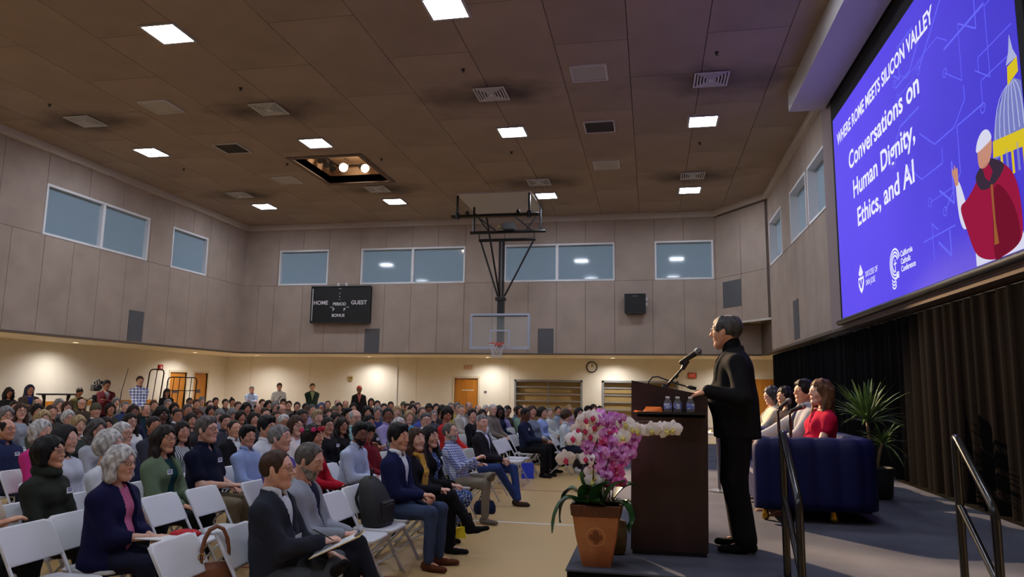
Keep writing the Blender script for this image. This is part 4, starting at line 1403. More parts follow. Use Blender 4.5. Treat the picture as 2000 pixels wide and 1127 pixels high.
# ------------------------------------------------------------------ curtains
m_curt = mat('curtain_cloth', (13, 9, 9), 0.95, spec=.06, bump=.2, bscale=300)
m_curt2 = mat('curtain_black', (13, 12, 14), 0.95, spec=.06)
def curtain(y0, y1, x, z0, z1, m, label, ph=0.0, nm='stage_curtain'):
    r = empty(nm, (0, 0, 0), 0, label, 'curtain')
    n = int((y1 - y0) / .03)
    vs, fs = [], []
    zs = [z0, z0 + (z1 - z0) * .5, z1]
    for i in range(n + 1):
        y = y0 + (y1 - y0) * i / n
        a = .035 * math.sin(y * 2 * PI / .27 + ph) + .016 * math.sin(y * 2 * PI / .71 + 1) + .008 * math.sin(y * 2 * PI / .13)
        for z in zs:
            k = 1.25 - .35 * (z - z0) / (z1 - z0)
            vs.append((x + a * k, y, z))
    m0 = len(vs)
    vs += [(p[0] + .006, p[1], p[2]) for p in vs]
    for i in range(n):
        for j in range(2):
            a = i * 3 + j
            fs.append((a, a + 3, a + 4, a + 1))
            fs.append((a + m0, a + 1 + m0, a + 4 + m0, a + 3 + m0))
    MB().add(vs, fs).build('drape', m, r, smooth=True)
    MB().cyl((x + .02, y0, z1 + .01), (x + .02, y1, z1 + .01), .02).build('curtain_rod', m_black, r)
    return r
curtain(4.95, 11.9, 3.4, STAGE, 2.77, m_curt, 'dark brown pleated curtain behind the near part of the stage')
curtain(11.95, 21.3, 3.42, 0.01, 2.77, m_curt2, 'black pleated curtain beyond the plant at the far stage end', .6)
MB_s = empty('strip_light', (3.62, 14.5, ZS), 0, 'thin strip light glimpsed between soffit and curtain top', 'strip light')
MB().box(-.06, .06, -.9, .9, -.03, 0).build('light_case', m_white, MB_s)
MB().box(-.05, .05, -.88, .88, -.04, -.03).build('tube_cover', mat('strip_glow', (240, 245, 255), .5, emit=5, ecol=(225, 236, 255)), MB_s)

# ------------------------------------------------------------------ blue sofas
def velvet():
    m = mat('navy_velvet', (9, 18, 72), 0.6, var=.2, vscale=10, spec=.25)
    return m
m_velvet = velvet()
def sofa(y0, y1, label):
    r = empty('sofa', (0, 0, STAGE), 0, label, 'sofa', 'navy channel-tufted sofas')
    xa, xb, t = .93, 2.02, .22
    rad = .26
    # outer plan path, from front of near arm round the back to front of far arm
    path = []
    def add_line(p, q):
        L = (Vector(q) - Vector(p)).length
        n = max(2, int(L / .024))
        for i in range(n):
            path.append(Vector(p).lerp(Vector(q), i / n))
    def add_arc(c, a0, a1, rr):
        n = max(4, int(abs(a1 - a0) * rr / .024))
        for i in range(n):
            a = a0 + (a1 - a0) * i / n
            path.append(Vector((c[0] + rr * math.cos(a), c[1] + rr * math.sin(a))))
    add_arc((xa + .1, y0 + .1), PI, 1.5 * PI, .1)
    add_line((xa + .1, y0), (xb - rad, y0))
    add_arc((xb - rad, y0 + rad), -PI / 2, 0, rad)
    add_line((xb, y0 + rad), (xb, y1 - rad))
    add_arc((xb - rad, y1 - rad), 0, PI / 2, rad)
    add_line((xb - rad, y1), (xa + .1, y1))
    add_arc((xa + .1, y1 - .1), PI / 2, PI, .1)
    # arc-length parameter for the channels
    S = [0]
    for a, b in zip(path, path[1:]):
        S.append(S[-1] + (b - a).length)
    rings = []
    n = len(path)
    for i, p in enumerate(path):
        d = (path[min(i + 1, n - 1)] - path[max(i - 1, 0)]).normalized()
        nin = Vector((-d.y, d.x))
        ch = abs(math.sin(PI * S[i] / .2)) ** .5
        bulge = .022 * ch
        ring = []
        for q, z, ob in ((.0, .12, 1), (0, .2, 1), (0, .4, 1), (0, .6, 1), (.0, .68, 1), (.03, .735, .6), (.09, .755, .3), (.15, .745, .0), (.2, .7, -.4), (.22, .62, -.6), (.22, .4, -.6), (.22, .12, 0)):
            zz = z + (.012 * ch if ob < .7 and ob >= 0 and z > .7 else 0)
            o_ = q - bulge * ob
            ring.append((p.x + nin.x * o_, p.y + nin.y * o_, zz))
        rings.append(ring)
    MB().loft(rings).build('sofa_shell', m_velvet, r, smooth=True)
    ym = (y0 + y1) / 2
    for a, b in ((y0 + .23, ym - .01), (ym + .01, y1 - .23)):
        MB().bbox(((xa + .02 + xb - .22) / 2, (a + b) / 2, .33), ((xb - .24 - xa) / 2, (b - a) / 2, .09), .05).build('seat_cushion', m_velvet, r, auto=40)
    MB().box(xa + .08, xb - .08, y0 + .08, y1 - .08, .1, .24).build('base_frame', m_velvet, r)
    m_g = mat('brass', (196, 150, 50), .25, metal=.9)
    for fx, fy in ((xa + .1, y0 + .14), (xb - .4, y0 + .1), (xa + .1, y1 - .14), (xb - .3, y1 - .12)):
        MB().lathe([(.012, 0), (.03, .012), (.036, .035), (.028, .065), (.02, .1), (.02, .12)], 12, c=(fx, fy, 0)).build('foot', m_g, r, smooth=True)
    return r
sofa(7.02, 8.98, 'navy velvet channel-tufted sofa in front of the handrail, seating two people')
sofa(9.08, 10.95, 'navy velvet sofa at the far side behind the first one')
# microphones on floor stands in front of the first sofa
def mic_stand(x, y, ztop, tail, ball, label):
    r = empty('microphone_stand', (x, y, STAGE), 0, label, 'microphone', 'panel microphones')
    MB().lathe([(.11, 0), (.11, .012), (.03, .025), (.015, .04)], 18).build('stand_base', m_black, r, auto=40)
    MB().cyl((0, 0, .03), (0, 0, ztop - STAGE - .02), .011).build('stand_tube', m_black, r)
    MB().cyl((0, 0, ztop - STAGE - .25), (0, 0, ztop - STAGE - .1), .016).build('tube_grip', m_blackplastic, r)
    handheld(r, Vector(tail) - Vector((x, y, STAGE)), Vector(ball) - Vector((x, y, STAGE)))
    MB().tube([(0, 0, ztop - STAGE - .03), Vector(tail).lerp(Vector(ball), .35) - Vector((x, y, STAGE))], .014, 8).build('mic_clip', m_blackplastic, r)
    return r
mic_stand(1.33, 8.1, 1.555, (1.33, 8.1, 1.55), (1.445, 8.12, 1.635), 'microphone on stand pointing at the light grey suit')
mic_stand(1.38, 7.72, 1.545, (1.38, 7.7, 1.535), (1.51, 7.72, 1.585), 'microphone on stand pointing at the red dress')
st = empty('side_table', (.78, 9.0, STAGE), 0, 'small round side table between the sofas', 'side table')
MB().lathe([(.2, .66), (.21, .665), (.21, .685), (.2, .69)], 24).build('table_top', m_white, st, auto=40)
MB().cyl((0, 0, .02), (0, 0, .665), .018).build('pedestal', m_steel, st)
MB().lathe([(.14, 0), (.14, .012), (.02, .03)], 20).build('table_base', m_steel, st, auto=40)
for k, c in enumerate(((214, 196, 150), (60, 60, 70))):
    b_ = empty('book', (.77, 8.98, STAGE + .6905 + k * .0265), .3 * k, ['cream book lying on the side table', 'dark book stacked on the cream book'][k], 'book')
    MB().box(-.08, .08, -.11, .11, 0, .026).build('cover', mat('book_%d' % k, c, .6), b_)
    MB().box(-.078, .082, -.106, .106, .004, .022).build('pages', m_white, b_)

# ------------------------------------------------------------------ dracaena behind the sofa
dp = empty('potted_dracaena', (2.5, 8.95, STAGE), 0, 'bushy spiky green dracaena plant behind the navy sofa', 'potted plant')
MB().lathe([(.14, 0), (.17, .03), (.19, .3), (.2, .34), (.18, .345), (.17, .3)], 20).build('pot', mat('pot_black', (24, 24, 26), .5), dp, auto=50)
MB().lathe([(.165, .28), (.165, .31)], 16).build('soil', mat('soil', (40, 28, 20), .9), dp)
m_blade = mat('dracaena_leaf', (62, 92, 48), .35, var=.5, vscale=14, rgb2=(104, 128, 70))
MB().tube([(0, 0, .3), (-.04, 0, .6), (-.06, 0, .85)], [.022, .02, .016], 8).build('cane', mat('cane', (110, 90, 62), .8), dp, smooth=True)
MB().tube([(.02, 0, .3), (.06, .02, .5), (.1, .02, .62)], [.02, .018, .015], 8).build('cane', mat('cane', (110, 90, 62), .8), dp, smooth=True)
random.seed(3)
for k in range(120):
    top_ = k < 86
    c = Vector((-.06, 0, .84)) if top_ else Vector((.1, .02, .6))
    a = random.uniform(0, 2 * PI)
    el = random.uniform(.05, 1.35) if top_ else random.uniform(-.3, 1.0)
    L = random.uniform(.38, .62) if top_ else random.uniform(.25, .45)
    d = Vector((math.cos(a) * math.cos(el), math.sin(a) * math.cos(el) * .8, math.sin(el)))
    tip = c + d * L - Vector((0, 0, .12 * (1 - math.sin(max(el, 0)))))
    ctrl = c + d * L * .55 + Vector((0, 0, .05))
    leaf_strip(MB(), c, tip, ctrl, .014, 6).build('leaf', m_blade, dp, smooth=True)
# ------------------------------------------------------------------ implicit-surface modelling for people
F32 = np.float32
def V3(*a):
    return np.array(a, dtype=F32)
class SDF:
    """list of tapered capsules / ellipsoids blended smoothly; mesh() polygonises with surface nets"""
    def __init__(s):
        s.p = []
        s.post = []
    def cone(s, a, b, ra, rb, k=.03, squash=None):
        s.p.append(('c', V3(*a), V3(*b), ra, rb, k, squash))
        return s
    def ell(s, c, r, k=.03, M=None, sub=False):
        s.p.append(('s' if sub else 'e', V3(*c), V3(*r), M, None, k, None))
        return s
    def _eval(s, pr, P):
        t = pr[0]
        if t == 'c':
            a, b, ra, rb, sq = pr[1], pr[2], pr[3], pr[4], pr[6]
            ba = b - a
            L2 = float(ba @ ba) + 1e-9
            pa = P - a
            h = np.clip((pa @ ba) / L2, 0, 1)
            d = pa - h[..., None] * ba
            if sq is not None:
                u, f = sq
                u = V3(*u)
                d = d + (d @ u)[..., None] * u * (1 / f - 1)
            r = ra + (rb - ra) * h
            D = np.sqrt((d * d).sum(-1)) - r
            return D * (min(sq[1], 1) ** .5 if sq is not None else 1)
        c, r, M = pr[1], pr[2], pr[3]
        d = P - c
        if M is not None:
            d = d @ np.asarray(M, dtype=F32)
        q = d / r
        k0 = np.sqrt((q * q).sum(-1))
        k1 = np.sqrt(((q / r) ** 2).sum(-1)) + 1e-6
        return k0 * (k0 - 1) / k1
    def bounds(s):
        lo, hi = V3(9, 9, 9), V3(-9, -9, -9)
        for pr in s.p:
            if pr[0] == 's':
                continue
            l, h = s._bb(pr)
            lo, hi = np.minimum(lo, l), np.maximum(hi, h)
        return lo, hi
    def _bb(s, pr):
        if pr[0] == 'c':
            m = max(pr[3], pr[4]) * (max(1, pr[6][1]) if pr[6] else 1)
            return np.minimum(pr[1], pr[2]) - m, np.maximum(pr[1], pr[2]) + m
        m = pr[2].max() if pr[3] is not None else pr[2]
        return pr[1] - m, pr[1] + m
    def value(s, P):
        P = np.asarray(P, dtype=F32)
        D = np.full(P.shape[:-1], 1.0, dtype=F32)
        for pr in s.p:
            D = s._comb(D, s._eval(pr, P), pr)
        for f in s.post:
            D = f(D, P)
        return D
    def _comb(s, D, d, pr):
        k = pr[5]
        if pr[0] == 's':
            h = np.clip(.5 - .5 * (D + d) / k, 0, 1)
            return D * (1 - h) - d * h + k * h * (1 - h)
        h = np.clip(.5 + .5 * (D - d) / k, 0, 1)
        return D * (1 - h) + d * h - k * h * (1 - h)
    def mesh(s, h):
        lo, hi = s.bounds()
        lo = lo - 3 * h - .02
        n = np.ceil((hi + 3 * h + .02 - lo) / h).astype(int) + 1
        ax = [lo[i] + h * np.arange(n[i], dtype=F32) for i in range(3)]
        P = np.stack(np.meshgrid(*ax, indexing='ij'), -1).astype(F32)
        D = np.full(tuple(n), 1.0, dtype=F32)
        for pr in s.p:
            l, u = s._bb(pr)
            m = pr[5] + 3 * h
            i0 = np.maximum(((l - m - lo) / h).astype(int), 0)
            i1 = np.minimum(((u + m - lo) / h).astype(int) + 2, n)
            if (i1 <= i0).any():
                continue
            sl = tuple(slice(int(i0[i]), int(i1[i])) for i in range(3))
            D[sl] = s._comb(D[sl], s._eval(pr, P[sl]), pr)
        for f in s.post:
            D = f(D, P)
        return surface_nets(D, lo, h)

_CO = [(0, 0, 0), (1, 0, 0), (0, 1, 0), (1, 1, 0), (0, 0, 1), (1, 0, 1), (0, 1, 1), (1, 1, 1)]
_ED = [(0, 1), (2, 3), (4, 5), (6, 7), (0, 2), (1, 3), (4, 6), (5, 7), (0, 4), (1, 5), (2, 6), (3, 7)]
def surface_nets(D, lo, h):
    ins = D < 0
    n = D.shape
    cnt = np.zeros((n[0] - 1, n[1] - 1, n[2] - 1), dtype=np.int8)
    for a, b, c in _CO:
        cnt += ins[a:n[0] - 1 + a, b:n[1] - 1 + b, c:n[2] - 1 + c]
    act = (cnt > 0) & (cnt < 8)
    I = np.argwhere(act)
    vals = np.stack([D[I[:, 0] + a, I[:, 1] + b, I[:, 2] + c] for a, b, c in _CO], 1)
    pos = np.zeros((len(I), 3), dtype=F32)
    w = np.zeros(len(I), dtype=F32)
    for a, b in _ED:
        va, vb = vals[:, a], vals[:, b]
        m = (va < 0) != (vb < 0)
        t = np.where(m, va / np.where(np.abs(va - vb) < 1e-9, 1, va - vb), 0)
        pa, pb = V3(*_CO[a]), V3(*_CO[b])
        pos += np.where(m[:, None], pa + t[:, None] * (pb - pa), 0)
        w += m
    pos = pos / np.maximum(w, 1)[:, None]
    vs = lo + (I + pos) * h
    idx = np.full(act.shape, -1, dtype=np.int64)
    idx[I[:, 0], I[:, 1], I[:, 2]] = np.arange(len(I))
    quads = []
    for ax in range(3):
        o1, o2 = [(1, 2), (2, 0), (0, 1)][ax]
        s0 = [slice(None)] * 3
        s1 = [slice(None)] * 3
        s0[ax] = slice(0, n[ax] - 1)
        s1[ax] = slice(1, n[ax])
        A, B = ins[tuple(s0)], ins[tuple(s1)]
        E = np.argwhere(A != B)
        ok = (E[:, o1] > 0) & (E[:, o2] > 0) & (E[:, o1] < n[o1] - 1) & (E[:, o2] < n[o2] - 1)
        E = E[ok]
        fl = A[E[:, 0], E[:, 1], E[:, 2]]
        c = []
        for d1, d2 in ((-1, -1), (0, -1), (0, 0), (-1, 0)):
            q = E.copy()
            q[:, o1] += d1
            q[:, o2] += d2
            c.append(idx[q[:, 0], q[:, 1], q[:, 2]])
        c = np.stack(c, 1)
        c = np.where(fl[:, None], c, c[:, ::-1])
        quads.append(c[(c >= 0).all(1)])
    return vs, np.concatenate(quads)

def np_mesh(name, parts, smooth=True):
    """parts: list of (verts, quads, material index)"""
    vs, fs, mi = [], [], []
    off = 0
    for v, f, m in parts:
        vs.append(np.asarray(v, dtype=F32))
        fs.append(np.asarray(f, dtype=np.int64) + off)
        mi.append(np.full(len(f), m, dtype=np.int32))
        off += len(v)
    vs, fs, mi = np.concatenate(vs), np.concatenate(fs), np.concatenate(mi)
    me = bpy.data.meshes.new(name)
    me.vertices.add(len(vs))
    me.vertices.foreach_set('co', vs.ravel())
    me.loops.add(len(fs) * 4)
    me.loops.foreach_set('vertex_index', fs.ravel().astype(np.int32))
    me.polygons.add(len(fs))
    me.polygons.foreach_set('loop_start', np.arange(0, len(fs) * 4, 4, dtype=np.int32))
    me.polygons.foreach_set('material_index', mi)
    me.update(calc_edges=True)
    me.validate()
    if smooth:
        me.polygons.foreach_set('use_smooth', np.ones(len(me.polygons), dtype=bool))
    return me

def mbparts(mb, m):
    """quad soup of an MB (tris / ngons fanned into quads with a repeated corner are avoided by using only quad shapes)"""
    fs = []
    for f in mb.f:
        if len(f) == 4:
            fs.append(f)
        else:
            for i in range(1, len(f) - 1, 2):
                if i + 2 < len(f):
                    fs.append((f[0], f[i], f[i + 1], f[i + 2]))
    return (np.array([tuple(v) for v in mb.v], dtype=F32), np.array(fs), m)

def relax(v, q, it=2):
    """a little Laplacian smoothing to take the stair-steps out of cut edges"""
    a = np.concatenate([q[:, 0], q[:, 1], q[:, 2], q[:, 3]])
    b = np.concatenate([q[:, 1], q[:, 2], q[:, 3], q[:, 0]])
    n = len(v)
    cnt = np.maximum(np.bincount(a, minlength=n) + np.bincount(b, minlength=n), 1)
    for _ in range(it):
        m = np.stack([np.bincount(a, v[b, i], n) + np.bincount(b, v[a, i], n) for i in range(3)], 1) / cnt[:, None]
        v = (v * .45 + m * .55).astype(F32)
    return v, q

def wrinkle(amp, seed=0, sc=1.0):
    r = np.random.RandomState(seed)
    ks = [(r.randn(3) * np.array([28, 28, 34]) * sc).astype(F32) for _ in range(4)]
    ph = r.rand(4) * 6.28
    def f(D, P):
        n = 0
        for k, p in zip(ks, ph):
            n = n + np.sin(P @ k + F32(p))
        return D + F32(amp) * n * .5
    return f

# ------------------------------------------------------------------ head, hair, hands in local frames (x forward, z up)
def head_sdf(sex='m', wide=1.0, jaw=1.0, nose=1.0):
    f = sex == 'f'
    s = SDF()
    s.ell((-.014, 0, .03), (.097, .076 * wide, .089), .02)
    s.cone((.022, 0, .0), (.05, 0, -.07), .066 * wide, .036 * jaw, .03)
    s.cone((-.004, -.05, -.035), (.055, -.016, -.094), .02 * wide, .019 * jaw, .03)
    s.cone((-.004, .05, -.035), (.055, .016, -.094), .02 * wide, .019 * jaw, .03)
    s.cone((.062, -.006, -.096), (.062, .006, -.096), .018 * jaw, .018 * jaw, .02)
    for y in (-1, 1):
        s.ell((.056, y * .037, -.022), (.026, .024, .028), .025)
        s.cone((.075, y * .012, .037), (.068, y * .046, .036), .010 if f else .0125, .008 if f else .010, .014)
        s.ell((.096, y * .031, .014), (.016, .019, .0125), .014, sub=True)
        s.ell((-.004, y * .077 * wide, -.002), (.017, .008, .031), .008, M=Matrix.Rotation(-y * .35, 3, 'Z'))
    s.cone((.083, 0, .026), (.107 * nose ** .3, 0, -.02), .0085, .0115, .010)
    for y in (-1, 1):
        s.ell((.094, y * .011, -.022), (.011, .008, .0085), .007)
        s.ell((.0775, y * .031, .0205), (.0145, .0165, .0088), .004)
        s.ell((.0762, y * .031, .0065), (.0138, .0155, .0068), .004)
    s.ell((.078, 0, -.052), (.016, .026, .013), .016)
    s.ell((.09, 0, -.0475), (.006, .02, .0045), .006)
    s.ell((.0885, 0, -.0575), (.007, .018, .0055), .006)
    s.ell((.094, 0, -.0525), (.012, .024, .0018), .003, sub=True)
    s.ell((.074, 0, -.094), (.014, .018, .013), .016)
    s.cone((-.02, 0, -.05), (-.045, 0, -.17), .054 * (.86 if f else 1), .056 * (.84 if f else 1.02), .03, ((1, 0, 0), .95))
    return s
def head_parts(sdf, h=.0055):
    v, q = sdf.mesh(h)
    parts = [(v, q, 0)]
    ey = MB()
    for y in (-1, 1):
        ey.ball((.0788, y * .031, .014), .0122, 10, 7)
    parts.append(mbparts(ey, 1))
    ir = MB()
    for y in (-1, 1):
        ir.ball((.0869, y * .0315, .0142), (.0045, .0062, .0062), 8, 5)
    parts.append(mbparts(ir, 2))
    lp = MB()
    lp.ball((.0918, 0, -.0478), (.0038, .0215, .003), 10, 5)
    lp.ball((.0908, 0, -.0572), (.0045, .0195, .004), 10, 5)
    parts.append(mbparts(lp, 3))
    return parts

def hair_sdf(style, seed=1):
    s = SDF()
    C, Rr = (-.014, 0, .03), (.097, .076, .089)
    def cap(off, top=0.0, back=0.0):
        s.ell((C[0] - back * .5, 0, C[2] + top * .5), (Rr[0] + off + back * .5, Rr[1] + off, Rr[2] + off + top * .5), .01)
    face = lambda w=.07, x=.112, zc=-.045, rz=.118, rx=.07: s.ell((x, 0, zc), (rx, w, rz), .012, sub=True)
    low = None
    amp = .0018
    if style in ('short', 'crop', 'side', 'recede', 'bald', 'thick', 'quiff', 'tonsure'):
        off = {'short': .010, 'crop': .006, 'side': .012, 'recede': .009, 'bald': .007, 'thick': .014, 'quiff': .012, 'tonsure': .011}[style]
        cap(off, {'thick': .016, 'quiff': .018, 'side': .008}.get(style, 0))
        if style == 'quiff':
            s.cone((.06, -.03, .105), (.06, .03, .11), .022, .022, .03)
        if style == 'side':
            s.cone((.055, .03, .105), (.05, -.05, .09), .02, .018, .03)
        if style == 'thick':
            s.cone((.05, -.04, .1), (.055, .04, .1), .026, .026, .03)
        zc, rz, rx, x = -.03, .112, .08, .118
        if style == 'recede':
            zc, rz, rx, x = .0, .115, .1, .118
        if style == 'tonsure':
            s.ell((-.03, 0, .128), (.058, .05, .038), .01, sub=True)
        if style == 'bald':
            s.ell((.02, 0, .125), (.105, .06, .075), .012, sub=True)
            zc, rz, rx, x = .0, .12, .11, .118
        s.ell((x, 0, zc), (rx, .074, rz), .012, sub=True)
        low = lambda P: (-.032 + .52 * P[..., 0]) - P[..., 2]
    elif style in ('bob', 'wavy', 'shortf', 'long', 'longc', 'curly', 'updo', 'bun', 'pony'):
        o = {'bob': .014, 'wavy': .016, 'shortf': .02, 'long': .012, 'longc': .02, 'curly': .03, 'updo': .012, 'bun': .009, 'pony': .009}[style]
        cap(o, .006)
        if style == 'shortf':
            for y in (-1, 1):
                s.ell((-.035, y * .06, -.005), (.06, .036, .06), .03)
            s.ell((-.075, 0, -.01), (.05, .07, .07), .03)
        if style in ('bob', 'wavy'):
            z = -.065 if style == 'bob' else -.085
            for y in (-1, 1):
                s.cone((-.02, y * .066, .03), (-.005, y * .076, z), .036, .03 if style == 'bob' else .042, .03)
            s.cone((-.065, -.03, 0), (-.065, -.035, z), .05, .04, .04)
            s.cone((-.065, .03, 0), (-.065, .035, z), .05, .04, .04)
        if style in ('long', 'longc'):
            k = 1.35 if style == 'longc' else 1
            for y in (-1, 1):
                s.cone((-.025, y * .064, .02), (-.01, y * .078, -.1), .036 * k, .034 * k, .03)
                s.cone((-.01, y * .078, -.1), (.03, y * .095, -.235), .034 * k, .022 * k, .03)
            s.cone((-.06, 0, 0), (-.085, 0, -.25), .065, .05 * k, .04, ((0, 1, 0), 1.45))
        if style == 'curly':
            for y in (-1, 1):
                s.ell((-.02, y * .075, -.02), (.07, .05, .1), .03)
                s.ell((-.02, y * .09, -.1), (.06, .045, .08), .03)
            s.ell((-.07, 0, -.05), (.07, .1, .13), .04)
        if style == 'updo':
            s.ell((-.09, 0, .05), (.05, .055, .055), .03)
        if style == 'bun':
            s.ell((-.07, 0, .135), (.038, .038, .034), .012)
        if style == 'pony':
            s.cone((-.1, 0, .04), (-.14, 0, -.12), .03, .022, .02)
        amp = {'wavy': .0042, 'longc': .0055, 'curly': .007, 'shortf': .0032}.get(style, .003)
        if style in ('updo', 'bun', 'pony'):
            s.ell((.115, 0, -.03), (.078, .074, .112), .012, sub=True)
            low = lambda P: (-.03 + .5 * P[..., 0]) - P[..., 2]
        else:
            s.ell((.118, 0, -.05), (.085, .0615, .13), .014, sub=True)
            s.cone((0, 0, -.04), (0, 0, -.041), .001, .001, .001)
    elif style == 'beanie':
        cap(.017, .02)
        low = lambda P: (.02 + .1 * P[..., 0]) - P[..., 2]
        amp = .0012
    elif style == 'capv':
        cap(.014, .012)
        s.cone((.09, -.03, .062), (.09, .03, .062), .05, .05, .02, ((0, 0, 1), .16))
        low = lambda P: np.where(P[..., 0] > .03, .05, .045 + .12 * P[..., 0]) - P[..., 2]
        amp = .0005
    elif style == 'veil':
        cap(.02, .01)
        s.cone((-.05, 0, .02), (-.09, 0, -.24), .085, .1, .04, ((0, 1, 0), 1.25))
        s.ell((.115, 0, -.03), (.088, .07, .14), .012, sub=True)
        amp = .002
    elif style == 'beard':
        s = head_sdf('m')
        s.post.append(lambda D, P: np.maximum(np.maximum(D - F32(.003), P[..., 2] + F32(.036) + F32(.06) * P[..., 0]), np.maximum(F32(-.008) - P[..., 0], np.maximum(F32(-.118) - P[..., 2], F32(-.06) - P[..., 2] - P[..., 0]))))
        s.ell((.1, 0, -.0525), (.03, .023, .011), .004, sub=True)
        amp = .0008
    if low is not None:
        s.post.append(lambda D, P: np.maximum(D, low(P)))
    r = np.random.RandomState(seed)
    a1, a2 = r.rand() * 6, r.rand() * 6
    wavy = style in ('wavy', 'longc', 'curly', 'shortf')
    def strands(D, P):
        x, y, z = P[..., 0], P[..., 1], P[..., 2]
        n = np.sin((70 if wavy else 130) * y + 40 * x + (4 if wavy else 2) * np.sin(22 * z + a1)) + (.35 if wavy else 1) * np.sin(95 * x - 60 * y + (34 if wavy else 14) * z + a2)
        return D + F32(amp) * n.astype(F32)
    s.post.append(strands)
    return s
_hair = {}
def hair_mesh(style, h=.007):
    k = (style, h)
    if k not in _hair:
        v, q = hair_sdf(style).mesh(h if style != 'beard' else .005)
        parts = [(v, q, 0)]
        if style not in ('beard', 'capv', 'beanie', 'veil'):
            b = MB()
            for y in (-1, 1):
                b.tube([(.0855, y * .014, .0365), (.0855, y * .028, .0415), (.076, y * .046, .037)], [.0028, .0036, .0022], 6)
            parts.append(mbparts(b, 0))
        me = np_mesh('hair', parts)
        me.materials.append(None)
        _hair[k] = me
    return _hair[k]

def glasses_mesh():
    mb = MB()
    for y in (-1, 1):
        mb.tube([(.1 - .014 * abs(math.cos(t)) * (1 if math.cos(t) * y > 0 else 0), y * .032 + .023 * math.cos(t), .012 + .017 * math.sin(t)) for t in [2 * PI * k / 14 for k in range(15)]], .0017, 5, False)
        mb.tube([(.088, y * .055, .018), (.06, y * .074, .02), (.0, y * .08, .02), (-.015, y * .08, .006)], .0016, 5)
    mb.tube([(.103, -.009, .016), (.106, 0, .019), (.103, .009, .016)], .0015, 5)
    me = mb.mesh('glasses', True)
    me.materials.append(None)
    return me
GLASSES = glasses_mesh()

def hand_parts(side, pose='rest', h=.0055):
    """local: x along the fingers, z out of the back of the hand; side +1 = left hand (thumb towards -y)"""
    s = SDF()
    t = -side
    s.cone((-.03, 0, 0), (.01, 0, 0), .025, .026, .02, ((0, 0, 1), .72))
    s.cone((.02, -.014, 0), (.075, -.022, .0), .021, .018, .02, ((0, 0, 1), .62))
    s.cone((.02, .014, 0), (.075, .022, .0), .021, .018, .02, ((0, 0, 1), .62))
    curl = {'rest': .45, 'flat': .15, 'grip': 1.25, 'clasp': .95, 'fist': 1.5}[pose]
    for i, (y, L) in enumerate(((-.03, .07), (-.0105, .08), (.0095, .075), (.0285, .058))):
        y = y * (1 if t < 0 else -1)
        p = np.array([.08, y, 0.0])
        d = 0.0
        r = .0092
        for k, (fr, c) in enumerate(((.45, .5), (.3, .8), (.25, .5))):
            d += curl * c * (.9 + .08 * i)
            q = p + L * fr * np.array([math.cos(d), (y * .25) * (1 if k == 0 else .3), -math.sin(d)])
            s.cone(p, q, r, r - .0009, .006 if k else .009)
            p = q
            r -= .0009
    tc = {'rest': .35, 'flat': .2, 'grip': .7, 'clasp': .5, 'fist': .9}[pose]
    p0 = np.array([.005, t * .022, -.006])
    p1 = np.array([.04, t * (.045 - .012 * tc), -.014 - .02 * tc])
    p2 = np.array([.07, t * (.046 - .03 * tc), -.018 - .03 * tc])
    p3 = np.array([.092, t * (.043 - .045 * tc), -.02 - .036 * tc])
    s.cone(p0, p1, .014, .012, .012)
    s.cone(p1, p2, .0115, .0105, .006)
    s.cone(p2, p3, .0105, .0085, .006)
    return s.mesh(h)
_hands = {}
def hand(side, pose, h=.0055):
    k = (side, pose, h)
    if k not in _hands:
        _hands[k] = hand_parts(side, pose, h)
    return _hands[k]
_heads = {}
def head(kind, h=.0055):
    k = (kind, h)
    if k not in _heads:
        a = {'m1': ('m', 1.0, 1.0, 1.0), 'm2': ('m', 1.05, 1.08, 1.2), 'm3': ('m', .97, .95, 1.0), 'f1': ('f', .96, .86, .8), 'f2': ('f', 1.0, .95, .9)}[kind]
        _heads[k] = head_parts(head_sdf(*a), h)
    return _heads[k]

def ik(S, T, l1, l2, pole):
    S, T, pole = Vector(S), Vector(T), Vector(pole)
    d = T - S
    L = min(d.length, (l1 + l2) * .995)
    d.normalize()
    T = S + d * L
    a = (l1 * l1 - l2 * l2 + L * L) / (2 * L)
    hh = math.sqrt(max(l1 * l1 - a * a, 0))
    p = pole - d * pole.dot(d)
    p.normalize()
    return S + d * a + p * hh, T

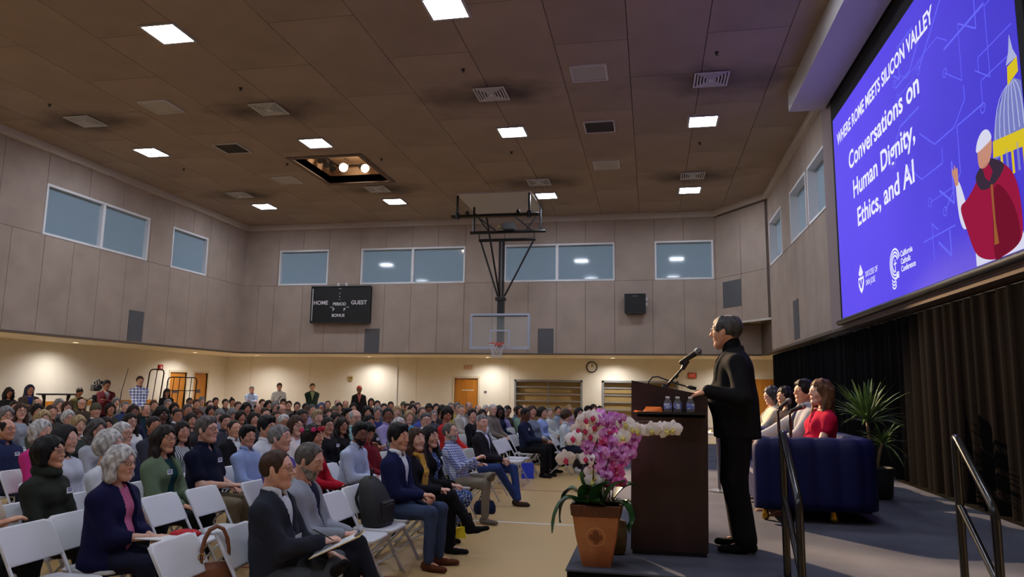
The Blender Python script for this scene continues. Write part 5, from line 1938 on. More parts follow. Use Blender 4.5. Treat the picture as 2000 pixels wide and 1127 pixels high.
_wid = [0]
def person_meshes(sp):
    """sp: dict describing sex, pose and clothes.  Returns body mesh, clothes [(name, mesh, key)], head matrix, anchors"""
    g = sp.get
    fem = g('sex', 'm') == 'f'
    fat = g('fat', 0.0)
    stand = g('stand', False)
    h_c = g('res', .013)
    h_h = g('hres', .0065)
    _wid[0] += 1
    seed = _wid[0]
    lean = math.radians(g('lean', 8))
    side = math.radians(g('side', 0))
    tw = math.radians(g('twist', 0))
    P = Vector((0, 0, .95)) if stand else Vector((0, 0, .555))
    u = Vector((-math.sin(lean), math.sin(side), math.cos(lean))).normalized()
    fw = Vector((math.cos(tw), math.sin(tw), 0))
    fw = (fw - u * fw.dot(u)).normalized()
    lt = u.cross(fw)
    sw = (.148 if fem else .172) + fat * .02
    N = P + u * .49
    Sx = {+1: N - u * .082 + lt * sw, -1: N - u * .082 - lt * sw}
    Hc = N + u * .09 + fw * (.03 + g('crane', 0)) + Vector((0, 0, .08))
    hy, hpch, hr = math.radians(g('hyaw', 0)), math.radians(g('hpitch', 0)), math.radians(g('hroll', 0))
    HM = Matrix.Translation(Hc) @ (Matrix.Rotation(tw + hy, 4, 'Z') @ Matrix.Rotation(hpch, 4, 'Y') @ Matrix.Rotation(hr, 4, 'X')) @ Matrix.Scale(1.07, 4)
    # limbs
    l1, l2 = .285, .25
    if stand:
        dft = {+1: (.12, .2, .88), -1: (.12, -.2, .88)}
    else:
        dft = {+1: (.3, .1, .64), -1: (.3, -.1, .64)}
    hands = g('hands', dft)
    poles = g('poles', {+1: (-.6, .45, -.6), -1: (-.6, -.45, -.6)})
    arm = {}
    for sd in (1, -1):
        E, T = ik(Sx[sd], hands[sd], l1, l2, poles[sd])
        arm[sd] = (Sx[sd], E, T)
    hip = {sd: P + Vector((.0, sd * .088, -.03 if not stand else -.04)) for sd in (1, -1)}
    if stand:
        kn = {sd: Vector((.03, sd * .1, .5)) for sd in (1, -1)}
        an = {sd: Vector((-.03 + g('stride', 0) * sd, sd * .105, .09)) for sd in (1, -1)}
        toe = {sd: (an[sd] + Vector((.17, sd * .03, -.05))) for sd in (1, -1)}
    else:
        kn = {sd: Vector((.43, sd * g('spread', .11), .53)) for sd in (1, -1)}
        an = {sd: Vector((.42 + g('footx', 0), sd * g('spread', .11), .09)) for sd in (1, -1)}
        toe = {sd: an[sd] + Vector((.17, sd * .03, -.05)) for sd in (1, -1)}
        lg = g('legs', 'flat')
        if lg.startswith('cross'):          # knee over knee, crossing leg = sign
            c = 1 if lg.endswith('L') else -1
            kn[c] = Vector((.45, -c * .02, .63))
            an[c] = Vector((.66, -c * .12, .3))
            toe[c] = an[c] + Vector((.17, -c * .02, .0))
            kn[-c] = Vector((.43, -c * .06, .52))
        if lg.startswith('ankle'):          # ankle resting on the other knee
            c = 1 if lg.endswith('L') else -1
            kn[c] = Vector((.33, c * .3, .57))
            an[c] = Vector((.46, -c * .1, .62))
            toe[c] = an[c] + Vector((.12, -c * .13, .06))
        if lg == 'under':
            for sd in (1, -1):
                an[sd] = Vector((.22, sd * .06, .1))
                toe[sd] = an[sd] + Vector((.16, 0, -.06))
        if lg == 'ankles':
            an[1] = Vector((.56, -.03, .1))
            an[-1] = Vector((.52, .04, .09))
            for sd in (1, -1):
                toe[sd] = an[sd] + Vector((.16, 0, -.05))
    sq = (tuple(fw), .72 + fat * .12)
    def torso(s, e, low=.03):
        wl, ww, wc = (.16, .135, .15) if fem else (.155, .148, .165)
        wl, ww, wc = wl + fat * .04, ww + fat * .05, wc + fat * .02
        s.cone(P - u * low, P + u * .17, wl + e, ww + e, .04, sq)
        s.cone(P + u * .17, P + u * .36, ww + e, wc + e - .01, .05, sq)
        s.cone(P + u * .34 - lt * .06, P + u * .34 + lt * .06, .118 + e, .118 + e, .05, (tuple(fw), .9))
        for sd in (1, -1):
            s.cone(N - u * .02, Sx[sd], .05 + e, .056 + e, .045)
        if fat > .2:
            s.ell(P + u * .14 + fw * .05, (.12 + fat * .04 + e, .14 + fat * .03 + e, .13 + e), .06)
        if fem:
            for sd in (1, -1):
                s.ell(P + u * .33 + fw * .085 + lt * sd * .065, (.06 + e, .062 + e, .065 + e), .045)
    ra = (.052, .043, .034, .027) if not fem else (.046, .037, .03, .024)
    # ---- body
    b = SDF()
    torso(b, -.02, -.09)
    for sd in (1, -1):
        S, E, T = arm[sd]
        b.cone(S, E, ra[0], ra[1], .03)
        b.cone(E, E.lerp(T, .35), ra[1] - .002, ra[2] + .007, .02)
        b.cone(E.lerp(T, .35), T, ra[2] + .007, ra[3], .02)
        b.cone(hip[sd], kn[sd], .066, .045, .03)
        b.cone(kn[sd], kn[sd].lerp(an[sd], .35), .043, .045, .03)
        b.cone(kn[sd].lerp(an[sd], .35), an[sd], .045, .032, .02)
        b.cone(an[sd] - Vector((0, 0, .02)), an[sd].lerp(toe[sd], .6), .024, .014, .02)
    b.cone(N - u * .05, Hc + fw * -.035 - Vector((0, 0, .06)), .058 if not fem else .05, .05 if not fem else .043, .03)
    bv, bq = b.mesh(.0155 if g('hero') else .0195)
    parts = [(bv, bq, 0)]
    HMn = np.array(HM, dtype=F32)
    for v, q, m in head(g('head', 'f1' if fem else 'm1'), h_h):
        parts.append((v @ HMn[:3, :3].T + HMn[:3, 3], q, m))
    hp = g('hpose', {1: 'rest', -1: 'rest'})
    hd = g('hdir', {})
    anchors = {'N': N, 'P': P, 'u': u, 'fw': fw, 'lt': lt, 'HM': HM, 'arm': arm, 'an': an, 'toe': toe, 'kn': kn}
    for sd in (1, -1):
        S, E, T = arm[sd]
        x = Vector(hd[sd][0]) if sd in hd else (T - E)
        x = x.normalized()
        z = Vector(hd[sd][1]) if sd in hd else Vector((0, sd * .2, 1))
        z = (z - x * z.dot(x)).normalized()
        y = z.cross(x)
        R3 = np.array([[x.x, y.x, z.x], [x.y, y.y, z.y], [x.z, y.z, z.z]], dtype=F32)
        v, q = hand(sd, hp[sd], .006 if g('hero') else .0095)
        k = .92 if fem else 1.0
        parts.append((v @ R3.T * k + np.array(T + x * .02, dtype=F32), q, 0))
        anchors['palm%d' % sd] = T + x * .09 * k
        anchors['hx%d' % sd], anchors['hz%d' % sd] = x, z
    body = np_mesh('person', parts)
    for _ in range(4):
        body.materials.append(None)
    clothes = []
    wr = g('wr', .0028)
    top = g('top', 'long')
    def sleeve(s, e, frac):
        for sd in (1, -1):
            S, E, T = arm[sd]
            if frac <= .5:
                s.cone(S, S.lerp(E, frac * 2), ra[0] + e + .006, ra[1] + e + .014, .03)
            else:
                s.cone(S, E, ra[0] + e + .004, ra[1] + e + .006, .03)
                f = (frac - .5) * 2
                s.cone(E, E.lerp(T, f), ra[1] + e + .006, ra[3] + e + .009, .02)
    zcut = P.z - (.1 if stand else .045)
    def cutlow(s):
        s.post.append(lambda D, Q: np.maximum(D, F32(zcut) - Q[..., 2]))
    def neckhole(s, r=.062, dz=.0, vneck=0.0):
        c = N + u * .035 + fw * .02
        def f(D, Q):
            q = Q - V3(*c)
            uu = q @ V3(*u)
            ff = q @ V3(*fw)
            ll = q @ V3(*lt)
            hole = np.sqrt(ff * ff + ll * ll) - r - np.maximum(uu, 0) * .3
            hole = np.where(uu > -.05 + dz, hole, 1)
            if vneck:
                w = np.abs(ll) - np.clip(.055 + (uu) * .055 / vneck, -1, .06)
                w = np.where((ff > 0) & (uu < .03), w, 1)
                hole = np.minimum(hole, w)
            return np.maximum(D, -hole)
        s.post.append(f)
    def coords(Q):
        q = Q - V3(*N)
        return q @ V3(*u), q @ V3(*fw), q @ V3(*lt)
    jac = top in ('jacket', 'cardigan')
    if top in ('jacket', 'cardigan', 'shirtv'):
        s = SDF()
        torso(s, .004)
        cutlow(s)
        neckhole(s, .058, 0, g('inner_v', 0))
        v, q = s.mesh(h_c * 1.15)
        if top != 'shirtv':
            clothes.append(('shirt', np_mesh('shirt', [(*relax(v, q), 0)]), 'inner'))
    s = SDF()
    e = {'jacket': .015, 'cardigan': .014, 'coat': .02}.get(top, .008) + g('loose', 0)
    torso(s, e)
    sleeve(s, e, {'short': .34, 'cap': .2, 'three': .72}.get(g('sleeve', 'long'), .97))
    if top == 'dress' or g('hem'):
        zc = P.z - g('hem', .05)
        s.ell(P + Vector((.05, 0, -.04)), (.17 + e, .2 + e, .13), .04)
        zcut = zc
    if stand and top in ('jacket', 'coat'):
        zcut = P.z - .14
        s.cone(P - u * .16, P + u * .1, .17 + e + fat * .03, .155 + e + fat * .04, .04, (tuple(fw), .8 + fat * .1))
    cutlow(s)
    if jac:
        bz = {'jacket': -.3, 'cardigan': -.75}[top] if 'vdepth' not in sp else -sp['vdepth']
        wtop = .074 if top == 'jacket' else .06
        wmin = 0 if top == 'jacket' else .03
        lap = .05 if top == 'jacket' else .018
        def jf(D, Q):
            uu, ff, ll = coords(Q)
            t = np.clip((uu - bz) / (.02 - bz), 0, 1)
            w = wmin + (wtop - wmin) * t
            al = np.abs(ll)
            lw = lap * np.clip(np.minimum(t * 3, (1.25 - t) * 2.2), .1, 1)
            band = np.maximum(w - al, al - (w + lw))
            band = np.where((ff > .02) & (uu > bz) & (uu < .06), band, 1)
            D2 = np.minimum(D, np.maximum(D - .008, band))
            cut = np.where((ff > 0) & (uu > bz), al - w, 1)
            if wmin:
                cut = np.where((ff > 0) & (uu <= bz), al - wmin, cut)
            return np.maximum(D2, -cut)
        s.post.append(jf)
        neckhole(s, .066, .005)
        for k in range(8):
            a, b2 = math.radians(65 + 230 * k / 8), math.radians(65 + 230 * (k + 1) / 8)
            pa, pb = [N + u * (.012 - .03 * math.cos(x)) + fw * (.008 + .074 * math.cos(x)) + lt * (.076 * math.sin(x)) for x in (a, b2)]
            s.cone(pa, pb, .017, .017, .012, (tuple(u), 1.3))
    elif top == 'vest':
        neckhole(s, .07, 0, .2)
    elif top == 'cowl':
        cN = N + u * .03 + fw * .015
        for k in range(10):
            a, b2 = 2 * PI * k / 10, 2 * PI * (k + 1) / 10
            for rr, dz, tr in ((.085, .0, .026), (.078, .035, .022)):
                s.cone(cN + fw * (rr * math.cos(a)) + lt * (rr * math.sin(a)) + u * (dz - .02 * math.cos(a)), cN + fw * (rr * math.cos(b2)) + lt * (rr * math.sin(b2)) + u * (dz - .02 * math.cos(b2)), tr, tr, .012)
    else:
        neckhole(s, .06 if not fem else .068, 0, g('vneck', 0))
    s.post.append(wrinkle(wr, seed))
    v, q = s.mesh(h_c)
    nm = {'jacket': 'jacket', 'cardigan': 'cardigan', 'dress': 'dress', 'cowl': 'sweater', 'vest': 'vest', 'coat': 'coat'}.get(top, g('topname', 'shirt'))
    clothes.insert(0, (nm, np_mesh(nm, [(*relax(v, q, 3), 0)]), 'top'))
    if g('collar'):
        c = SDF()
        cN = N + u * .045 + fw * .012
        n = 12
        for k in range(n):
            a, b2 = math.radians(35 + 290 * k / n), math.radians(35 + 290 * (k + 1) / n)
            rr = .063 if not fem else .057
            ca = [cN + fw * (rr * math.cos(x)) + lt * (rr * math.sin(x)) - u * (.022 * max(0, math.cos(x))) for x in (a, b2)]
            c.cone(ca[0], ca[1], .017, .017, .008, (tuple(u), 1.35))
        for sd in (1, -1):
            a = math.radians(35) * sd
            p = cN + fw * (.066 * math.cos(a)) + lt * (.066 * math.sin(a)) - u * .02
            c.cone(p, p + fw * .022 - u * .045 + lt * sd * .014, .013, .006, .01)
        v, q = c.mesh(.0085)
        clothes.append(('collar', np_mesh('collar', [(v, q, 0)]), 'inner' if jac else g('collar_key', 'top')))
    if g('turtle'):
        c = SDF()
        c.cone(N - u * .02, N + u * .082 + fw * .012, .076, .069, .02, (tuple(lt), 1.14))
        c.cone(N - u * .02 - lt * .08, N - u * .02 + lt * .08, .05, .05, .03)
        v, q = c.mesh(.0085)
        clothes.append(('collar', np_mesh('collar', [(v, q, 0)]), 'inner'))
    # ---- trousers / skirt
    t = SDF()
    bot = g('bottom', 'pants')
    t.ell(P + Vector((.0 if stand else .02, 0, -.035)), ((.125 if not stand else .12) + fat * .03, .165 + fat * .02, .1), .05)
    if bot == 'pants':
        for sd in (1, -1):
            m = kn[sd].lerp(an[sd], .98)
            lr = g('legr', 0)
            t.cone(hip[sd], kn[sd], .089 + fat * .008 + lr, .066 + lr, .04)
            t.cone(kn[sd], m, .064 + lr, .052 + lr + g('flare', 0), .03)
    elif bot == 'skirt':
        for sd in (1, -1):
            t.cone(hip[sd], kn[sd], .095, .08, .06)
            t.cone(kn[sd], kn[sd].lerp(an[sd], g('skirtlen', .3)), .08, .09, .06)
        t.cone((kn[1] + hip[1]) / 2, (kn[-1] + hip[-1]) / 2, .08, .08, .05)
    t.post.append(wrinkle(wr, seed + 50))
    v, q = t.mesh(h_c * (1.2 if g('hero') else 1.35))
    nm = 'trousers' if bot == 'pants' else 'skirt'
    clothes.append((nm, np_mesh(nm, [(*relax(v, q, 2), 0)]), 'bottom'))
    # ---- shoes and socks
    if g('shoes', True):
        for sd in (1, -1):
            s = SDF()
            a, tt = an[sd], toe[sd]
            d = (tt - a)
            d.normalize()
            dn = Vector((0, 0, -1)) - d * d.z * -1
            up = (Vector((0, 0, 1)) - d * d.z)
            up = up.normalized()
            heel = a - up * .045 - d * .035
            if abs(a.z - .09) < .02:
                heel.z = .036
                tt = Vector((tt.x, tt.y, .032))
            s.cone(heel, heel.lerp(tt, .5), .036, .04, .02, (tuple(up), .9))
            s.cone(heel.lerp(tt, .45), tt, .042, .034, .02, (tuple(up), .75))
            s.cone(heel + up * .02, a + up * .005, .034, .036, .02)
            if abs(a.z - .09) < .02:
                s.post.append(lambda D, Q: np.maximum(D, F32(.002) - Q[..., 2]))
            v, q = s.mesh(.0105 if g('hero') else .016)
            clothes.append(('shoe', np_mesh('shoe', [(v, q, 0)]), 'shoes'))
    for _, me, _k in clothes:
        me.materials.append(None)
    # tag anchor: march along fw at chest height until outside the top
    best = None
    for k in range(40):
        p = P + u * .36 + lt * .075 + fw * (.05 + .005 * k)
        ov = SDF()
        torso(ov, e)
        pv = float(ov.value(np.array([tuple(p)], dtype=F32))[0])
        if pv > .003:
            best = p
            break
    anchors['tag'] = best or (P + u * .36 + fw * .15)
    return body, clothes, HM, anchors

m_eye = mat('eye_white', (225, 220, 215), .3)
m_iris = mat('iris', (34, 24, 18), .2)
def skin(i):
    c = [(218, 176, 156), (204, 156, 132), (184, 132, 104), (142, 94, 70), (94, 60, 46), (212, 164, 134)][i]
    return mat('skin_%d' % i, c, .5, var=.12, vscale=14, rgb2=tuple(int(v * f) for v, f in zip(c, (.96, .87, .85)))), mat('lips_%d' % i, tuple(int(v * f) for v, f in zip(c, (.88, .66, .66))), .4)
HAIRC = {'black': (18, 16, 17), 'dark': (38, 28, 24), 'brown': (74, 50, 36), 'auburn': (92, 48, 30), 'grey': (136, 134, 134), 'dgrey': (82, 80, 80), 'white': (214, 212, 210), 'lbrown': (116, 80, 52), 'lgrey': (178, 172, 166), 'blond': (186, 158, 116), 'salt': (104, 98, 94)}
def hairm(c):
    if isinstance(c, tuple):
        return mat('headwear_%d_%d_%d' % c, c, .85)
    v = HAIRC[c]
    return mat('hair_' + c, v, .55, var=.45, vscale=26, stretch=(1, 2.2, .5), bump=.35, bscale=120, spec=.25, rgb2=tuple(int(x * .6) for x in v))
def cloth(c):
    if not isinstance(c, tuple):
        return c
    return mat('cloth_%d_%d_%d' % c, c, .9, var=.12, vscale=9, bump=.15, bscale=220, spec=.18)
m_tagw = mat('tag_white', (228, 230, 238), .5)
TAG = None
def name_tag_mesh():
    mb = MB()
    mb.box(0, .0015, -.04, .04, -.027, .027)
    mb.cur = 1
    mb.box(.0012, .0022, -.03, .03, .012, .02)
    mb.box(.0012, .0022, -.026, .022, -.008, .004)
    me = mb.mesh('name_tag')
    me.materials.append(m_tagw)
    me.materials.append(mat('tag_ink', (70, 84, 150), .5))
    return me
TAG = name_tag_mesh()

def put_person(meshes, loc, rz, sc, label, look, group=None, cat='person'):
    """look: dict skin, hair (style,color), top, inner, bottom, shoes, glasses, tag, beard"""
    body, clothes, HM, an = meshes
    sk, lp = skin(look.get('skin', 0))
    o = link('person', body, None, [sk, m_eye, m_iris, lp])
    o.location = loc
    o.rotation_euler = (0, 0, rz)
    o.scale = (sc, sc, sc)
    tag(o, label, cat, group)
    for nm, me, key in clothes:
        c = look.get(key)
        if c is None:
            c = {'inner': (225, 228, 235), 'bottom': (28, 28, 34), 'shoes': (24, 20, 20), 'top': (60, 60, 70)}[key]
        link(nm, me, o, [cloth(c)])
    if look.get('hair'):
        st, hc = look['hair']
        nm = {'capv': 'cap', 'beanie': 'beanie', 'veil': 'veil'}.get(st, 'hair')
        h = link(nm, hair_mesh(st, look.get('hh', .007)), o, [hairm(hc)])
        h.matrix_local = HM
        if st in ('capv', 'beanie', 'veil') and look.get('under'):
            h = link('hair', hair_mesh(look['under'][0], .007), o, [hairm(look['under'][1])])
            h.matrix_local = HM @ Matrix.Scale(.97, 4)
    if look.get('beard'):
        h = link('beard', hair_mesh('beard'), o, [hairm(look['beard'])])
        h.matrix_local = HM
    if look.get('glasses'):
        h = link('glasses', GLASSES, o, [mat('frame_' + ('dark' if look['glasses'] == 1 else 'wire'), (20, 18, 20) if look['glasses'] == 1 else (120, 112, 104), .3, metal=.0 if look['glasses'] == 1 else .8)])
        h.matrix_local = HM
    if look.get('tag'):
        h = link('name_tag', TAG, o)
        fw, u, lt = an['fw'], an['u'], an['lt']
        t = an['tag']
        if look['tag'] == -1:
            t = t - lt * .15
        h.matrix_local = axes(t, fw, lt, u) @ Matrix.Scale(.85, 4)
    return o
# ------------------------------------------------------------------ folding chairs
m_cw = mat('chair_plastic', (212, 214, 222), .4)
m_ct = mat('chair_tube', (198, 200, 208), .35)
def chair_parts():
    out = []
    def T(z):
        return -.27 + .47 * (.80 - z) / .79
    # backrest: gently curved rounded panel
    mb = MB()
    W, Z0, Z1 = .225, .575, .80
    outl = []
    rc = .05
    for cx, cz, a0 in ((W - rc, Z1 - rc, 0), (-W + rc, Z1 - rc, 90), (-W + .02, Z0 + .02, 180), (W - .02, Z0 + .02, 270)):
        r = rc if cz > .7 else .02
        for k in range(4):
            a = math.radians(a0 + 30 * k)
            outl.append((cx + r * math.cos(a), cz + r * math.sin(a)))
    rings = []
    for sc_, dx in ((.9, .0125), (.985, .009), (1, 0), (.985, -.009), (.9, -.0125)):
        ring = []
        for y, z in outl:
            zz = (z - .69) * sc_ + .69
            yy = y * sc_
            ring.append((T(zz) + dx + .005 - .03 * (1 - (yy / W) ** 2), yy, zz))
        rings.append(ring)
    mb.loft(rings)
    out.append(('backrest', mb.mesh('backrest', True), m_cw))
    mb = MB()
    mb.bbox((.03, 0, .445), (.2, .195, .013), .06, n=4)
    out.append(('seat', mb.mesh('seat'), m_cw))
    for s in (-1, 1):
        mb = MB()
        mb.tube([(T(.79), s * .212, .79), (T(.45), s * .212, .45), (.2, s * .212, .004)], .0115, 8)
        out.append(('front_leg', mb.mesh('front_leg', True), m_ct))
        mb = MB()
        mb.tube([(.15, s * .19, .435), (-.27, s * .19, .004)], .0105, 8)
        out.append(('rear_leg', mb.mesh('rear_leg', True), m_ct))
    mb = MB()
    mb.tube([(.1, -.212, .17), (.1, .212, .17)], .008, 6)
    out.append(('crossbar', mb.mesh('crossbar', True), m_ct))
    mb = MB()
    mb.tube([(-.17, -.19, .105), (-.17, .19, .105)], .008, 6)
    out.append(('crossbar', mb.mesh('crossbar', True), m_ct))
    for _, me, m in out:
        me.materials.append(m)
    return out
CHAIR = chair_parts()
def chair(x, y, rz, label='white folding chair occupied by a seated audience member', group='occupied folding chairs'):
    r = empty('folding_chair', (x, y, 0), rz, label, 'chair', group)
    for nm, me, m in CHAIR:
        link(nm, me, r)
    return r

